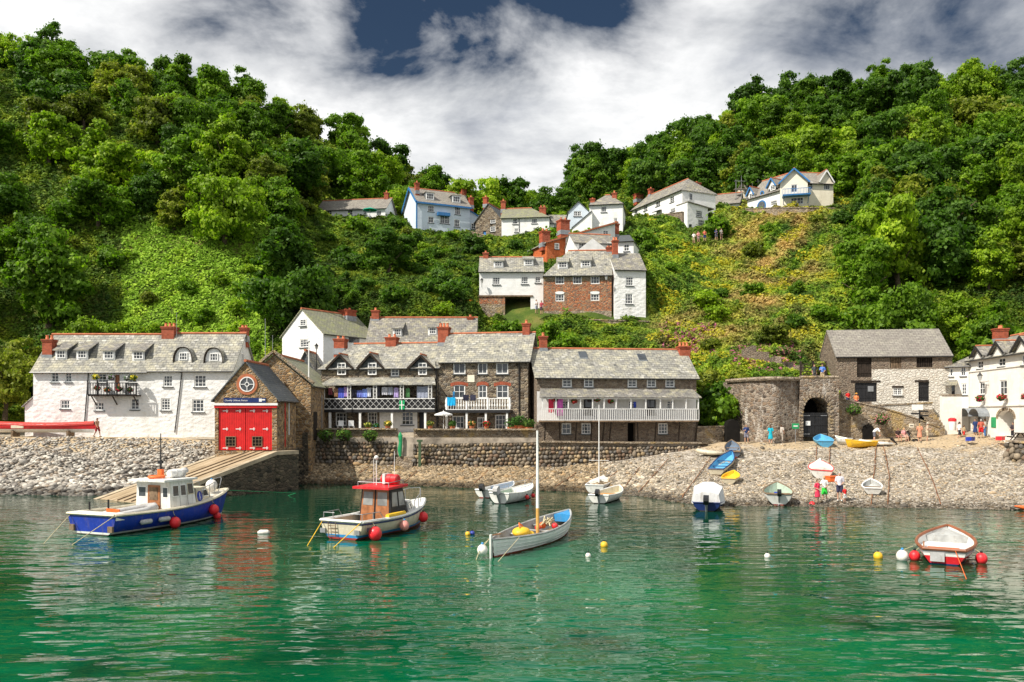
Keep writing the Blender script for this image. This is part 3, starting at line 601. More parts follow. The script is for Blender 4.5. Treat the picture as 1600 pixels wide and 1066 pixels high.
for px in (504.5, 545.5, 586, 628, 672):
    x = h.loc(px, 610, v).x; b = MB(); hh = zb - zr1
    for sx in (-.16, .16): b.box(x + sx - .03, x + sx + .03, v - .03, v + .03, zr1, zb - .08)
    for k in range(4):
        for sg in (1, -1): b.bar((x - .14, v - .0 + sg * .006, zr1 + hh * k / 4 + (0 if sg > 0 else hh / 4)), (x + .14, v + sg * .006, zr1 + hh * k / 4 + (hh / 4 if sg > 0 else 0)), .03, .02)
    b.build('lattice_post', M['paint'], h.o)
for px in (514.8, 562, 612, 664):
    x = h.loc(px, 655, v).x; MB().box(x - .1, x + .1, v + .05, v + .25, -.6, zd).build('post', M['paint'], h.o)
h.pipe([(681, 565), (681.5, 585), (683, 668)])
TA = (h, v, zr1, zb, X0, X1)

# -- stone house with the white turned balustrade (right half)
h = House('tall_stone_house', 'tall brown stone house with brick window heads and white turned balustrade, right of the terrace', (685.2, 80.2), (825, 78.8), 672, 7.2, eave=(562.5, 750), ridge=(522.5, 765))
for a in [(717.7,575.5,19,18,2,1),(754,575.5,15,18,2,1),(784.6,575.5,19,18,2,1),(717.7,612,18,21,2,2),(754,612,14,21,2,2),(785,612,19,21,2,2),(716,660,19,20,3,2),(751.6,661,12,18,3,2),(782,660,17,24,3,3)]: h.win(*a, sill=a[1] < 600)
h.walls(M['stone'], 2); h.roof(M['slate'], hl=None, os=.25)
for px, w_ in ((717.7, 28), (754, 19), (785, 27)):
    c0 = h.loc(px, 600); hw = w_ / 2 * 80 / F; b = MB(); n = 9
    for k in range(n):
        q = (k + .5) / n * 2 - 1; x = c0.x + q * hw; z = c0.z + .05 - q * q * .16; b.box(x - hw / n * .92, x + hw / n * .92, -.03, .06, z - .14, z + .17)
    b.build('brick_arch', M['brick'], h.o)
q = h.size(736, 591.7, 11, 11); MB().box(q[0], q[1], -.05, .03, q[2], q[3]).build('plaque', M['cream'], h.o)
h.chimney(822.5, 500, 526, 11, pots=1); h.pipe([(811, 566), (811, 655)])
v = -1.3; X0, X1 = h.loc(696.5, 630, v).x, h.loc(797.5, 630, v).x; zr0, zr1, zd = h.loc(750, 640.5, v).z, h.loc(750, 622.5, v).z, h.loc(750, 645, v).z
bal = MB().box(X0, X1, v - .1, -.003, zd, zr0).build('balcony', M['paint_black'], h.o)
railing(bal, X0, X1, v, zr0, zr1, 'turned', M['paint'], step=.24)
for px in (698, 729, 762, 796): x = h.loc(px, 630, v).x; MB().box(x - .08, x + .08, v - .08, v + .08, zr0, zr1 + .08).build('newel', M['paint'], bal)
for px in (697.5, 729, 759, 792): x = h.loc(px, 655, v).x; MB().box(x - .09, x + .09, v, v + .18, -.6, zd).build('post', M['paint'], h.o)
b = MB()
for yy, zz in ((3.5, 4.6), (3.5, 1.8)): b.box(h.L + .01, h.L + .05, yy - .4, yy + .4, zz, zz + 1.1)
b.build('side_window', M['glass'], h.o)
TB = (h, v, zr1, X0, X1)

# -- stone house with the long white veranda
h = House('veranda_house', 'wide stone house with long white timber veranda on the sea wall and pale slate roof', (839, 77.5), (1088, 79.5), 692, 7.5, eave=(588, 960), ridge=(547.5, 950))
for px in (886, 920): h.win(px, 597.5, 15, 15, 2, 3)
for px in (988, 1018, 1047): h.win(px, 598, 14.5, 14.5, 2, 3)
v = -1.5
def onwall(px, py, wpx, hpx):                    # shift a column seen through the veranda back on to the wall plane
    return px, py, wpx, hpx
for px in (883.7, 988, 1048): h.win(px, 632.5, 13, 13, 2, 3)
for px in (919, 1018): h.door(px, 636.5, 14, 27, M['timber_dk'], glazed=True)
for px in (885, 916, 1036): h.win(px, 670, 15, 17, 2 if px < 900 else 3, 2 if px < 900 else 3)
h.opening(986.7, 676.5, 12, 31, .8)
za, zb_ = h.loc(960, 659).z, h.loc(960, 612).z
h.walls([M['store'], M['white']], 2.2, zone=lambda x, z: 1 if za < z < zb_ else 0, cutz=(za, zb_)); h.roof(M['slate'], os=.25)
h.chimney(848.6, 520, 546, 11, pots=1); h.chimney(1067.8, 535, 565, 16, v=3.4, pots=3)
for px, py in ((910.8, 555), (1003, 558.7)):
    n, c = h.roofplane(); p = h.at(px, py, plane=(n, c)); b = MB(); dv = .45; b.add([(p.x-.4,p.y-dv,p.z-dv*h.sl+.08),(p.x+.4,p.y-dv,p.z-dv*h.sl+.08),(p.x+.4,p.y+dv,p.z+dv*h.sl+.08),(p.x-.4,p.y+dv,p.z+dv*h.sl+.08)], [(0,1,2,3)])
    b.slab([(x, y, z - .005) for x, y, z in b.v[:4]], .3, 1); b.build('skylight', [M['glass'], M['lead']], h.roofo)
X0, X1 = h.loc(846, 630, v).x, h.loc(1092, 630, v).x; zt = h.loc(960, 607.5).z; zb = h.loc(960, 620.5, v).z
zr0, zr1 = h.loc(960, 657, v).z, h.loc(960, 638.6, v).z
r_ = MB().slab([(X0-.2,v-.2,zb),(X1+.2,v-.2,zb),(X1-.1,-.002,zt),(X0+.1,-.002,zt)], .1).build('veranda_roof', M['slate2'], h.o)
MB().box(X0, X1, v - .07, v + .07, zb - .2, zb - .09).build('beam', M['paint'], r_)
bal = MB().box(X0, X1, v - .02, -.003, zr0 - .14, zr0 - .005).build('balcony', M['timber'], h.o)
railing(bal, X0, X1, v, zr0, zr1, 'bars', M['paint'], step=.2)
for px in (847.5, 868.7, 888, 907, 925.8, 943.8, 962.7, 985.8, 1009, 1031.8, 1051, 1072, 1091):
    x = h.loc(px, 630, v).x; MB().box(x - .05, x + .05, v - .05, v + .05, zr1 - .02, zb - .2).build('post', M['paint'], bal)
for pa, pb in ((852, 851), (874, 875), (901, 899), (924, 923.5), (944.6, 941), (955, 952), (996, 997), (1025.5, 1023), (1062, 1060), (1090, 1086)):
    a = h.loc(pa, 659, v + .1); c = h.loc(pb, 691, v * .45); MB().bar(a, c, .11, .11).build('strut', M['timber_dk'], h.o)
TC = (h, v, zr1, zb, X0, X1)
# ------------------------------------------------------------ right side: kiln, store, inn
def arch_pts(xc, hw, z0, zs, zp, n=7):           # pointed arch outline from foot to foot
    r = [(xc - hw, z0), (xc - hw, zs)]
    for i in range(1, n + 1):
        q = i / n; r.append((xc - hw * math.cos(q * math.pi / 2) ** .75, zs + (zp - zs) * math.sin(q * math.pi / 2)))
    return r + [(2 * xc - x, z) for x, z in r[-2::-1]]
def arched_wall(x0, x1, z0, zt, pts, y, b, mi=0, depth=1.6, mi_in=1):
    """a front face at y with an arched hole: strips from the arch outline up to the wall top"""
    pts = list(pts); b.add([(x0,y,z0),(pts[0][0],y,z0),(pts[0][0],y,zt),(x0,y,zt)], [(0,1,2,3)], mi)
    b.add([(pts[-1][0],y,z0),(x1,y,z0),(x1,y,zt),(pts[-1][0],y,zt)], [(0,1,2,3)], mi)
    for (xa, za), (xb, zb) in zip(pts[:-1], pts[1:]):
        if abs(xa - xb) > 1e-6: b.add([(xa,y,za),(xb,y,zb),(xb,y,zt),(xa,y,zt)], [(0,1,2,3)], mi)
        b.add([(xa,y,za),(xb,y,zb),(xb,y+depth,zb),(xa,y+depth,za)], [(3,2,1,0)], mi_in)
k0 = P(1255, 686, 79.5)
o = empty('lime_kiln', P(1140, 690, 80), 0, 'round-fronted rubble lime kiln streaked with old limewash, pointed archway with dark gates', 'kiln')
O = o.location.copy()
L_ = lambda px, py, d: P(px, py, d) - O
b = MB(); zt = L_(1200, 594, 79).z; zb = -1.5
# curved drum: columns from 1138 to 1250, bulging towards the camera in the middle
cols = []
for i in range(25):
    q = i / 24; px = 1136 + (1252 - 1136) * q; d = 83.5 - 6.0 * math.sin(min(1, q * 1.45) * math.pi / 2) + 1.4 * max(0, q - .69) / .31
    p = L_(px, 650, d); cols.append((p.x, p.y))
NZ = 8
vs_ = []; fs = []
for i, (x, y) in enumerate(cols):
    for j in range(NZ + 1):
        z = zb + (zt - zb) * j / NZ; vs_.append((x, y + .35 * j / NZ, z))
for i in range(24):
    for j in range(NZ): fs.append((i*(NZ+1)+j, (i+1)*(NZ+1)+j, (i+1)*(NZ+1)+j+1, i*(NZ+1)+j+1))
b.add(vs_, fs)
top = [(x, y + .35, zt) for x, y in cols]; bk = 92 - O.y
b.add(top + [(top[-1][0], bk, zt), (top[0][0], bk, zt)], [tuple(range(len(top) + 2))]); 
b.add([(cols[0][0], cols[0][1], zb), (cols[0][0], bk, zb), (cols[0][0], bk, zt), (cols[0][0], cols[0][1] + .35, zt)], [(0, 3, 2, 1)])
b.build('round_wall', [M['kiln']], o)
cp = MB(); tp = [Vector((x, y + .1, zt + .1)) for x, y in cols]; cp.tube(tp, .2, 6); cp.build('coping', M['stone_warm'], o)
fy = cols[-1][1] - .2; ax0, ax1 = L_(1250, 650, O.y + fy).x, L_(1311, 650, O.y + fy).x
z_ = lambda py: (HC - (py - HY) * (O.y + fy) / F) - O.z
xc = L_(1275.5, 650, O.y + fy).x; hw = 20.5 * (O.y + fy) / F
b = MB(); arched_wall(ax0, ax1, zb, zt + .15, [(x, max(z, zb)) for x, z in arch_pts(xc, hw, zb, z_(648), z_(621))], fy, b, 0, 3.0, 1)
b.add([(ax0,fy,zb),(ax0,fy,zt+.15),(ax0,fy+8,zt+.15),(ax0,fy+8,zb)], [(0,1,2,3)], 0); b.add([(ax1,fy,zb),(ax1,fy,zt+.15),(ax1,fy+8,zt+.15),(ax1,fy+8,zb)], [(3,2,1,0)], 0)
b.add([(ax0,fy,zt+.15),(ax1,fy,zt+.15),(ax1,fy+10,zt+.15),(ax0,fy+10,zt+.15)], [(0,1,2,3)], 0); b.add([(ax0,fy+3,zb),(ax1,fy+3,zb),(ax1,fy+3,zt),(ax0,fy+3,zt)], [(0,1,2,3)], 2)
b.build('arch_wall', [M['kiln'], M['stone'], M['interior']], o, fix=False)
MB().tube([(ax0, fy + .1, zt + .25), (ax1, fy + .1, zt + .25)], .18, 6).build('coping', M['stone_warm'], o)
# stone arch ring
b = MB(); ap = arch_pts(xc, hw, z_(683), z_(648), z_(621), 7)
for (xa, za), (xb, zb2) in zip(ap[:-1], ap[1:]):
    n = max(1, int(math.hypot(xb - xa, zb2 - za) / .3))
    for k in range(n):
        x = xa + (xb - xa) * (k + .5) / n; z = za + (zb2 - za) * (k + .5) / n; dx, dz = x - xc, z - z_(655); l = math.hypot(dx, dz); dx, dz = dx / l, max(0, dz / l); l = math.hypot(dx, dz) or 1
        b.bar((x + .02 * dx, fy - .03, z + .02 * dz), (x + .42 * dx / l, fy - .03, z + .42 * dz / l), .12, .2)
b.build('arch_ring', M['stone_warm'], o)
for sx in (-1, 1):
    b = MB(); xa, xb = sorted((xc + sx * .02, xc + sx * (hw - .05))); zg0, zg1 = z_(683), z_(645)
    for k in range(7): q0, q1 = xa + (xb - xa) * k / 7, xa + (xb - xa) * (k + 1) / 7; b.box(q0 + .01, q1 - .01, fy + .35, fy + .4, zg0, zg1)
    for zz in (.12, .5, .88): b.box(xa, xb, fy + .31, fy + .348, zg0 + (zg1 - zg0) * zz - .06, zg0 + (zg1 - zg0) * zz + .06)
    g = b.build('gate', M['paint_black'], o)
    if sx < 0: q = xc - hw * .55; MB().box(q - .22, q + .22, fy + .28, fy + .308, z_(665), z_(658)).build('notice', M['paint'], g)
    hb = MB()
    for zz in (.12, .88): hb.box(xa + (0.05 if sx < 0 else .5), xb - (.5 if sx < 0 else .05), fy + .29, fy + .309, zg0 + (zg1 - zg0) * zz - .03, zg0 + (zg1 - zg0) * zz + .03)
    hb.build('hinge', M['metal'], g)
# low round-headed doorway on the left flank, as its own dark recess
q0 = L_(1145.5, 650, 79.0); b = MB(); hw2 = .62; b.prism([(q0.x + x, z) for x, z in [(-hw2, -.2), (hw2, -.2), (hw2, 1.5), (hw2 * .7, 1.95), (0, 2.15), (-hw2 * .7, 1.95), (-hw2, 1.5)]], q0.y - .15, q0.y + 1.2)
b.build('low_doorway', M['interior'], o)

# stone store
h = House('stone_store', 'stone store with limewashed lower half and dark loft door, above the ramp', (1306, 85), (1488, 83.5), 631, 7.5, 'store', eave=(555, 1400), ridge=(516.5, 1396))
def shut(px, py, w_, hh, m, nm='loft_door', bars=0):
    x0, x1, z0, z1 = h.size(px, py, w_, hh); h.holes.append((x0, x1, z0, z1, .25)); b = MB()
    if bars:
        for k in range(bars + 1): x = x0 + (x1 - x0) * k / bars; b.box(max(x0, x - .045), min(x1, x + .045), .08, .13, z0, z1)
        b.box(x0, x1, .135, .17, z0, z0 + .06); b.box(x0, x1, .135, .17, z1 - .06, z1)
    else:
        for k in range(6): q0, q1 = x0 + (x1 - x0) * k / 6, x0 + (x1 - x0) * (k + 1) / 6; b.box(q0 + .01, q1 - .01, .14, .2, z0, z1)
        b.box(x0, x1, .11, .138, z0 + (z1 - z0) * .2, z0 + (z1 - z0) * .28); b.box(x0, x1, .11, .138, z0 + (z1 - z0) * .72, z0 + (z1 - z0) * .8)
    return b.build(nm, m, h.o), (x0, x1, z0, z1)
shut(1350.5, 574.5, 23, 30, M['timber_dk']); shut(1399.5, 567, 17, 17, M['timber'], 'barred_window', 7); shut(1444.5, 566, 25, 16, M['timber_dk'], 'barred_window', 9)
d_, q = shut(1353, 613, 34, 30, M['paint_black'], 'boarded_door'); MB().box(q[1]-.85, q[1]-.3, .08, .105, q[3]-.9, q[3]-.35).build('notice', M['metal'], d_)
shut(1443.5, 612, 17, 30, M['paint_black'], 'boarded_door'); h.win(1402.7, 612, 15, 12, 4, 3)
zc = h.loc(1400, 577).z; xc_ = h.loc(1362, 600).x
h.walls([M['store'], M['store_white']], 3.0, zone=lambda x, z: 1 if (z < zc and x > xc_) else 0, cutz=(zc,), cutx=(xc_,)); h.roof(M['slate_far'], tiles=False, os=.05, oh=.2)
b = MB()
for px, py, w_ in ((1352.5, 596, 46), (1440, 595.5, 22), (1402.7, 604.5, 18), (1350.5, 558.5, 26)): q = h.size(px, py, w_, 3); b.box(q[0], q[1], -.05, .06, q[2], q[3])
b.build('lintel', M['timber_dk'], h.o)
STORE = h

# harbour inn: annex, then the long front running towards the viewer
h = House('inn_annex', 'narrow cream annex of the inn with small canopy over its door, beside the outside steps', (1481, 83.6), (1513.5, 82.4), 668, 6, 'house', eave=(571, 1500), ridge=(553, 1503), hip='l')
for a in [(1486.5,582,6,13,1,2),(1505,580.5,9,15,2,2),(1506.5,608,9,18,2,3)]: h.win(*a)
h.door(1487.5, 610, 9, 18, M['paint_black'], glazed=True); h.walls(M['inn'], 2); h.roof(M['slate2'], hl=2.5, os=.25)
q = h.size(1484, 597, 24, 8, -.8); MB().slab([(q[0], -.8, q[2]), (q[1], -.8, q[2]), (q[1]-.2, -.003, q[3]), (q[0]+.2, -.003, q[3])], .1).build('door_canopy', M['slate2'], h.o)
q = h.size(1487, 644, 33, 50, -1.0)
h = House('harbour_inn', 'cream harbour inn with steep gablets, hanging baskets and a wrought lamp, at the right edge', (1514, 82.5), (1690, 63), 673, 9, 'inn', eave=(557, 1548), ridge=(529, 1570), rv=.45)
INN = h
fm = M['paint']
for px, py, w_, hh in ((1534.3,607,8.5,20),(1567.5,605.5,11.5,24),(1606,603,14,28)): h.win(px, py, w_, hh, 2, 2)
for px, py, w_, hh in ((1531.7,570,9,14),(1565.3,566,11,15),(1603,562,13,18)): h.win(px, py, w_, hh, 2, 2)
h.holes = [t_ if t_[3] < h.ze else (t_[0], t_[1], t_[2], h.ze - .003, t_[4]) for t_ in h.holes]
a0, a1 = h.loc(1559.5, 675).x, h.loc(1584.5, 675).x; za, zs, zp = -.3, h.loc(1572, 652).z, h.loc(1572, 641.5).z
h.holes.append((a0, a1, -.3, zp, 1.6)); h.door(1533, 662, 15, 28, M['paint_black'], glazed=True)
h.walls(M['inn'], 2); h.roof(M['slate2'], os=.2)
b = MB(); xc_, hw = (a0 + a1) / 2, (a1 - a0) / 2; n = 8
for sx in (-1, 1):                                # spandrels closing the square hole to a round arch
    pts = [(xc_ + sx * hw, zs)] + [(xc_ + sx * hw * math.cos(i / n * math.pi / 2), zs + (zp - zs) * math.sin(i / n * math.pi / 2)) for i in range(1, n + 1)] + [(xc_ + sx * hw, zp)]
    b.prism(pts, .003, .5)
b.build('arch_head', M['inn'], h.o)
b = MB()
for i in range(15):
    q = math.pi * i / 14; b.bar((xc_ + hw * math.cos(q), -.03, zs + (zp - zs) * math.sin(q)), (xc_ + (hw + .28) * math.cos(q), -.03, zs + (zp - zs + .28) * math.sin(q)), .07, .2)
b.build('arch_ring', M['stone_warm'], h.o)
b = MB(); z1_, z2_ = h.loc(1548, 577).z, h.loc(1548, 634).z; b.box(0, h.L, -.09, -.003, z1_ - .06, z1_ + .06); b.box(0, h.L, -.11, -.003, z2_ - .07, z2_ + .07); b.build('string_course', M['inn'], h.o)
for px, yp, yb_, w_ in ((1531.5, 540.6, 556, 20), (1563, 532.5, 552, 25), (1601, 524, 547, 31)): gablet(h, px, yp, yb_, w_, M['inn'], M['paint_black'], rm=M['slate2'])
# half-round porch hoods on the door
for px in (1522, 1538):
    c0 = h.loc(px, 645); b = MB(); n = 8; rr = 1.15
    for i in range(n):
        q0, q1 = math.pi * i / n, math.pi * (i + 1) / n
        V = [(c0.x + rr*math.cos(q0), -1.0, c0.z - .3 + .75*math.sin(q0)), (c0.x + rr*math.cos(q1), -1.0, c0.z - .3 + .75*math.sin(q1)), (c0.x + rr*math.cos(q1), -.003, c0.z - .3 + .75*math.sin(q1)), (c0.x + rr*math.cos(q0), -.003, c0.z - .3 + .75*math.sin(q0))]
        b.slab(V, .07)
    b.build('porch_hood', M['lead'], h.o)
q = h.size(1553, 660, 7, 16); g_ = MB().box(q[0], q[1], -.06, -.005, q[2], q[3]).build('menu_board', M['paint_green'], h.o)
h.chimney(1563, 508, 532, 5, pots=2, dy=1.1)
# wrought wall lamp
c0 = h.loc(1545.5, 597); lo = empty('wall_lamp', h.o.matrix_basis @ Vector((c0.x, -.02, c0.z)) if False else h.o.location + Matrix.Rotation(h.ang, 3, 'Z') @ Vector((c0.x, -.02, c0.z)), h.ang, 'black wrought iron lantern on a curled bracket high on the inn front', 'lamp')
b = MB(); b.tube([(0,0,-.3),(0,-.5,-.25),(0,-.8,0),(0,-.8,.15)], .03, 6); b.tube([(0,0,.1),(0,-.4,0),(0,-.8,0)], .02, 6); b.build('bracket', M['paint_black'], lo)
b = MB(); b.lathe([(.12,.15),(.24,.6)], (0,-.8,0), 4, 1); b.lathe([(.28,.6),(.1,.8),(.03,.95)], (0,-.8,0), 4, 0); b.build('lantern', [M['paint_black'], M['glass_pale']], lo)

# ------------------------------------------------------------ upper village
def wins(h, lst, **k):
    for a in lst: h.win(*a, **k)
h = House('jettied_white_house', 'white jettied house over an open passage, stone foot at its left, mid-slope cluster', (749, 106), (849, 106), 490, 6.5, eave=(423, 800), ridge=(403.5, 805))
wins(h, [(775.6,438.8,12,12,3,3),(820,438,11,12,3,3),(840.5,437,9,10,2,3)])
zj = h.loc(790, 462.3).z; xj = h.loc(789, 480).x; xk = h.loc(829, 480).x; h.holes.append((xj, xk, -.5, zj, 4.5))
h.walls([M['white'], M['stone_red'], M['stone_warm']], 3, zone=lambda x, z: 0 if z > zj or x > xk else (1 if z > 1.2 else 2), cutz=(zj, 1.2)); h.roof(M['slate'], os=.1)
h.dormer(778.8, 412.6, 12, 8, 'shed', nx=3); h.dormer(825.9, 410, 12, 8, 'shed', nx=3); h.chimney(759, 392, 408, 8, pots=1)
b = MB(); b.box(-.1, xk + .3, -.12, -.003, zj - .12, zj + .06); b.build('jetty_beam', M['timber'], h.o)
h = House('red_rubble_house', 'red-brown rubble house with white casements and two roof dormers, centre of the mid-slope cluster', (849.4, 105), (955.5, 104.4), 494, 7.5, eave=(428, 900), ridge=(393, 930), hip='l')
wins(h, [(874.6,437.8,14,13,3,2),(902,437.5,14,13,3,2),(929.8,437.5,14,13,3,2),(874.6,463.5,14,15,3,3),(929.5,462.6,14,15,3,3)], sill=False)
h.walls([M['stone_red'], M['stone_warm']], 3.5, zone=lambda x, z: 1 if z < .6 or z > h.ze - .9 else 0, cutz=(.6, h.ze - .9)); h.roof(M['slate'], hl=3.2, os=.1)
h.dormer(879.3, 414, 13, 9, 'shed', nx=3); h.dormer(915.4, 412, 13, 9, 'shed', nx=3); h.chimney(952, 384, 396, 9, pots=2)
b = MB()
for px in (874.6, 929.5): q = h.size(px, 454.8, 15, 3); b.lathe([((q[1]-q[0])/2, -.04), ((q[1]-q[0])/2, .02)], ((q[0]+q[1])/2, 0, q[2]-.12), 18, axis='y', sy=.32)
b.build('arched_head', M['paint'], h.o)
h = House('tall_white_house', 'tall plain white house at the right end of the mid-slope cluster', (960, 104.2), (1009, 104.6), 496, 6.5, eave=(420, 985), ridge=(397.5, 988))
wins(h, [(983.7,439.5,12,14,3,3),(983,467,12,16,3,3)]); h.walls(M['white_rough'], 3.5); h.roof(M['slate2'], os=.05, tiles=False); h.chimney(961, 371, 400, 8, v=2.5, pots=2)
# leaning orange-brick house above it
o = House('orange_brick_house', 'orange brick and white house with long roof rising to the right, behind the rubble house', (854, 116), (961, 120), 408, 6); h = o
zl, zr_ = h.loc(854, 380).z, h.loc(958, 349).z; xs = h.loc(884, 390).x
b = MB(); f_ = lambda x: zl + (zr_ - zl) * x / h.L
for x0, x1, mi in ((0, xs, 1), (xs, h.L, 0)): b.prism([(x0, -2), (x1, -2), (x1, f_(x1)), (x0, f_(x0))], 0, 6, mi)
b.build('wall', [M['white'], M['orange']], h.o)
h.roofo = MB().slab([(-.3,-.4,zl+.05),(h.L+.3,-.4,zr_+.15),(h.L+.3,6.3,zr_+.15),(-.3,6.3,zl+.05)], .14).build('roof', M['slate2'], h.o)
MB().bar((-.3, -.42, zl + .06), (h.L + .3, -.42, zr_ + .16), .08, .2).build('verge_tiles', M['terracotta'], h.roofo)
for a in ((870, 385, 7, 9), (946, 364, 9, 7)): q = h.size(*a); h.frame(*q, -.06, 2, 2)
h.chimney(851, 358, 381, 12, v=1.0, pots=2, m=M['brick']); h.chimney(880, 341, 362, 14, v=5, pots=2); h.chimney(962, 346, 368, 7, v=1.5, pots=1)
h = House('low_white_house', 'low white house with pale gable, tucked between the orange house and the rubble roof', (897, 112), (961, 113), 402, 5, eave=(379, 930), ridge=(368, 930))
wins(h, [(910,384.5,12,9,3,2),(953,383,8,9,2,2)]); h.walls(M['white'], 2); h.roof(M['slate2'], os=.1)
b = MB(); q = [h.loc(903, 391, -.6), h.loc(948, 391, -.6), h.loc(925, 373.5, -.6)]; b.prism([(p.x, p.z) for p in q], -.9, -.1); b.build('pale_gable', M['white'], h.o)
h = House('bow_roof_cottage', 'tiny white cottage with one window behind the tall plain white house', (965, 110), (990, 109.4), 399, 5, eave=(376, 980), ridge=(369, 978), hip='r')
wins(h, [(979,387,9,12,2,2)]); h.walls(M['white'], 2); h.roof(M['slate_dk'], os=.1, tiles=False, hr=1)

h = House('long_low_cottage', 'long low white cottage on the left ridge, green parasol in front', (496, 150), (602, 148), 342, 6.5, eave=(326, 560), ridge=(313, 560))
wins(h, [(515,332.5,7,9,2,2),(546.8,332.5,8,9,2,2),(570,332.5,6,8,2,2),(592,333,8,8,2,2)]); h.walls(M['white'], 2); h.roof(M['slate_far'], os=.3); h.chimney(604, 298, 315, 6, pots=1)
h = House('blue_trimmed_house', 'tall pale blue house with blue verges and a shop-like bay, left of the valley head', (652, 145), (734, 149), 362, 8, eave=(317, 680), ridge=(300, 690))
wins(h, [(673.4,326,10,9,3,2),(715,329.5,9,11,3,2),(695,343,15,12,4,2),(673.4,343.5,9,9,2,2),(714,349,9,11,3,2)]); h.walls(M['white2'], 3); h.roof(M['slate_far'], os=.3)
MB().box(-.32, -.1, -.4, -.2, -1, h.ze).build('corner_board', M['paint_blue'], h.o)
b = MB(); b.bar((-.25, -.5, h.ze - .35), (h.L + .2, -.5, h.ze - .35), .1, .3); b.bar((-.36, -.4, h.ze - .3), (-.36, 4, h.zr), .1, .35); b.bar((-.36, 8.4, h.ze - .3), (-.36, 4, h.zr), .1, .35); b.build('bargeboard', M['paint_blue'], h.roofo)
q = h.size(694, 334.5, 19, 3, -.7); MB().box(q[0], q[1], -.8, -.003, q[2], q[3]).build('bay_hood', M['paint_blue'], h.o)
h.dormer(671.7, 307, 11, 8, 'flat', nx=3); h.dormer(713, 311.5, 11, 8, 'flat', nx=3)
h.chimney(651.5, 283, 299, 6, pots=1, v=2); h.chimney(724, 292, 307, 7, pots=2); h.chimney(736, 306, 322, 6, pots=1, v=2)
x0, x1 = h.L + .01, h.L + 2.7; zl, zr_ = h.loc(734, 328).z, h.loc(757, 342).z
e = MB().prism([(x0, -3), (x1, -3), (x1, zr_), (x0, zl)], .6, 6).build('side_wing', M['white2'], h.o); MB().slab([(x0,.3,zl+.12),(x1+.2,.3,zr_+.02),(x1+.2,6.2,zr_+.02),(x0,6.2,zl+.12)], .12).build('roof', M['paint_blue'], e)
q = h.size(743, 354, 14, 8, .6); h.frame(*q, .52, 4, 2)
h = House('stone_gable_cottage', 'dark stone gabled cottage with a blue door, right of the pale blue house', (743, 146), (784, 144), 374, 7, eave=(342, 780)); h.zr = h.loc(762, 319).z; h.sl = 1
wins(h, [(770,345,8,9,2,2),(770,358,8,9,2,2)]); h.door(757, 367, 5, 12, M['paint_blue']); h.walls(M['stone'], 2, 'front'); h.roof(M['slate_dk'], 'front', oh=.3); h.chimney(759, 305, 321, 6, v=1, pots=1)
h = House('hipped_white_cottage', 'white cottage with green-grey hipped roof and big end chimney, centre of the valley head', (783.7, 140), (858, 139), 365, 7, eave=(339, 820), ridge=(327, 812), hip='r')
wins(h, [(805,346,8,9,3,2),(835,345.5,9,8,3,2),(836.6,359,7,6,2,2),(807,360,6,6,2,2)]); h.walls(M['white'], 2); h.roof(M['slate_green'], hr=3.5, os=.2); h.chimney(786.5, 311, 329, 7, pots=1); h.chimney(848, 321, 340, 10, pots=2, v=2); h.pipe([(811, 342), (811, 362)])
h = House('small_white_annex', 'small white annex with one low roof, right of the hipped white cottage', (859, 140), (887, 140), 362, 5, eave=(348, 870), ridge=(337, 873)); wins(h, [(868,353,6,6,2,2)]); h.walls(M['white'], 2); h.roof(M['slate2'], os=.1, tiles=False)
h = House('dark_edged_gable_house', 'white gable with thin dark verges, left of the hip-roofed white house', (888.5, 134), (920, 134), 365, 6, eave=(330, 900)); h.zr = h.loc(907, 316).z; h.sl = 1
wins(h, [(902.4,334,12,8,4,2)]); h.walls(M['white2'], 3, 'front'); h.roof(M['slate_dk'], 'front', oh=.15, os=.15, tiles=False)
h = House('hip_roofed_white_house', 'white house with pyramid slate roof and tall end chimney, upper village centre', (921, 132), (973, 131), 360, 7, eave=(318.5, 945), ridge=(306.5, 945), hip='lr')
wins(h, [(943.5,327,9,10,3,2),(962,344,6,7,2,2)]); h.walls(M['white'], 3); h.roof(M['slate2'], hl=2.4, hr=2.4, os=.15); h.chimney(926, 309, 319, 7, v=1.2, pots=1); h.chimney(960, 298, 318, 7, v=2.5, pots=1)
b = MB(); q0, q1, q2 = h.loc(894, 357, -1), h.loc(925, 330, -1), h.loc(925, 357, -1); e = b.prism([(q0.x, -3), (q2.x, -3), (q1.x, q1.z), (q0.x, q0.z)], -1, -.003).build('stair_wing', M['white'], h.o)
MB().slab([(q0.x-.1,-1.15,q0.z+.1),(q1.x,-1.15,q1.z+.1),(q1.x,-.004,q1.z+.1),(q0.x-.1,-.004,q0.z+.1)], .14).build('roof', M['slate_dk'], e)
# long white house on its stone terrace, hipped at the corner
h = House('long_white_house', 'long white house stepping down behind a rubble terrace wall, slate hip at its right end', (987.6, 152), (1066, 138), 345, 6.8, eave=(295.5, 1065), ridge=(284.5, 1066), hip='r')
wins(h, [(993.6,331,5,9,2,2),(1008.6,325,6,11,2,3),(1028,318,7,11,2,3),(1050,311.5,7,12,2,3),(1051,328,8,8,2,2)]); h.walls(M['white'], 6); h.roof(M['slate2'], hr=3.2, os=.2)
q = h.size(1024, 329, 11, 6, -.8); MB().slab([(q[0],-.8,q[2]),(q[1],-.8,q[2]),(q[1]-.3,-.003,q[3]),(q[0]+.3,-.003,q[3])], .1).build('porch_hood', M['slate_dk'], h.o)
h.chimney(998, 300, 314, 5, pots=2, dy=.9); h.chimney(1017, 292, 306, 3, pots=1, dy=.8); h.chimney(1087, 283, 295, 7, pots=2, v=5.5)
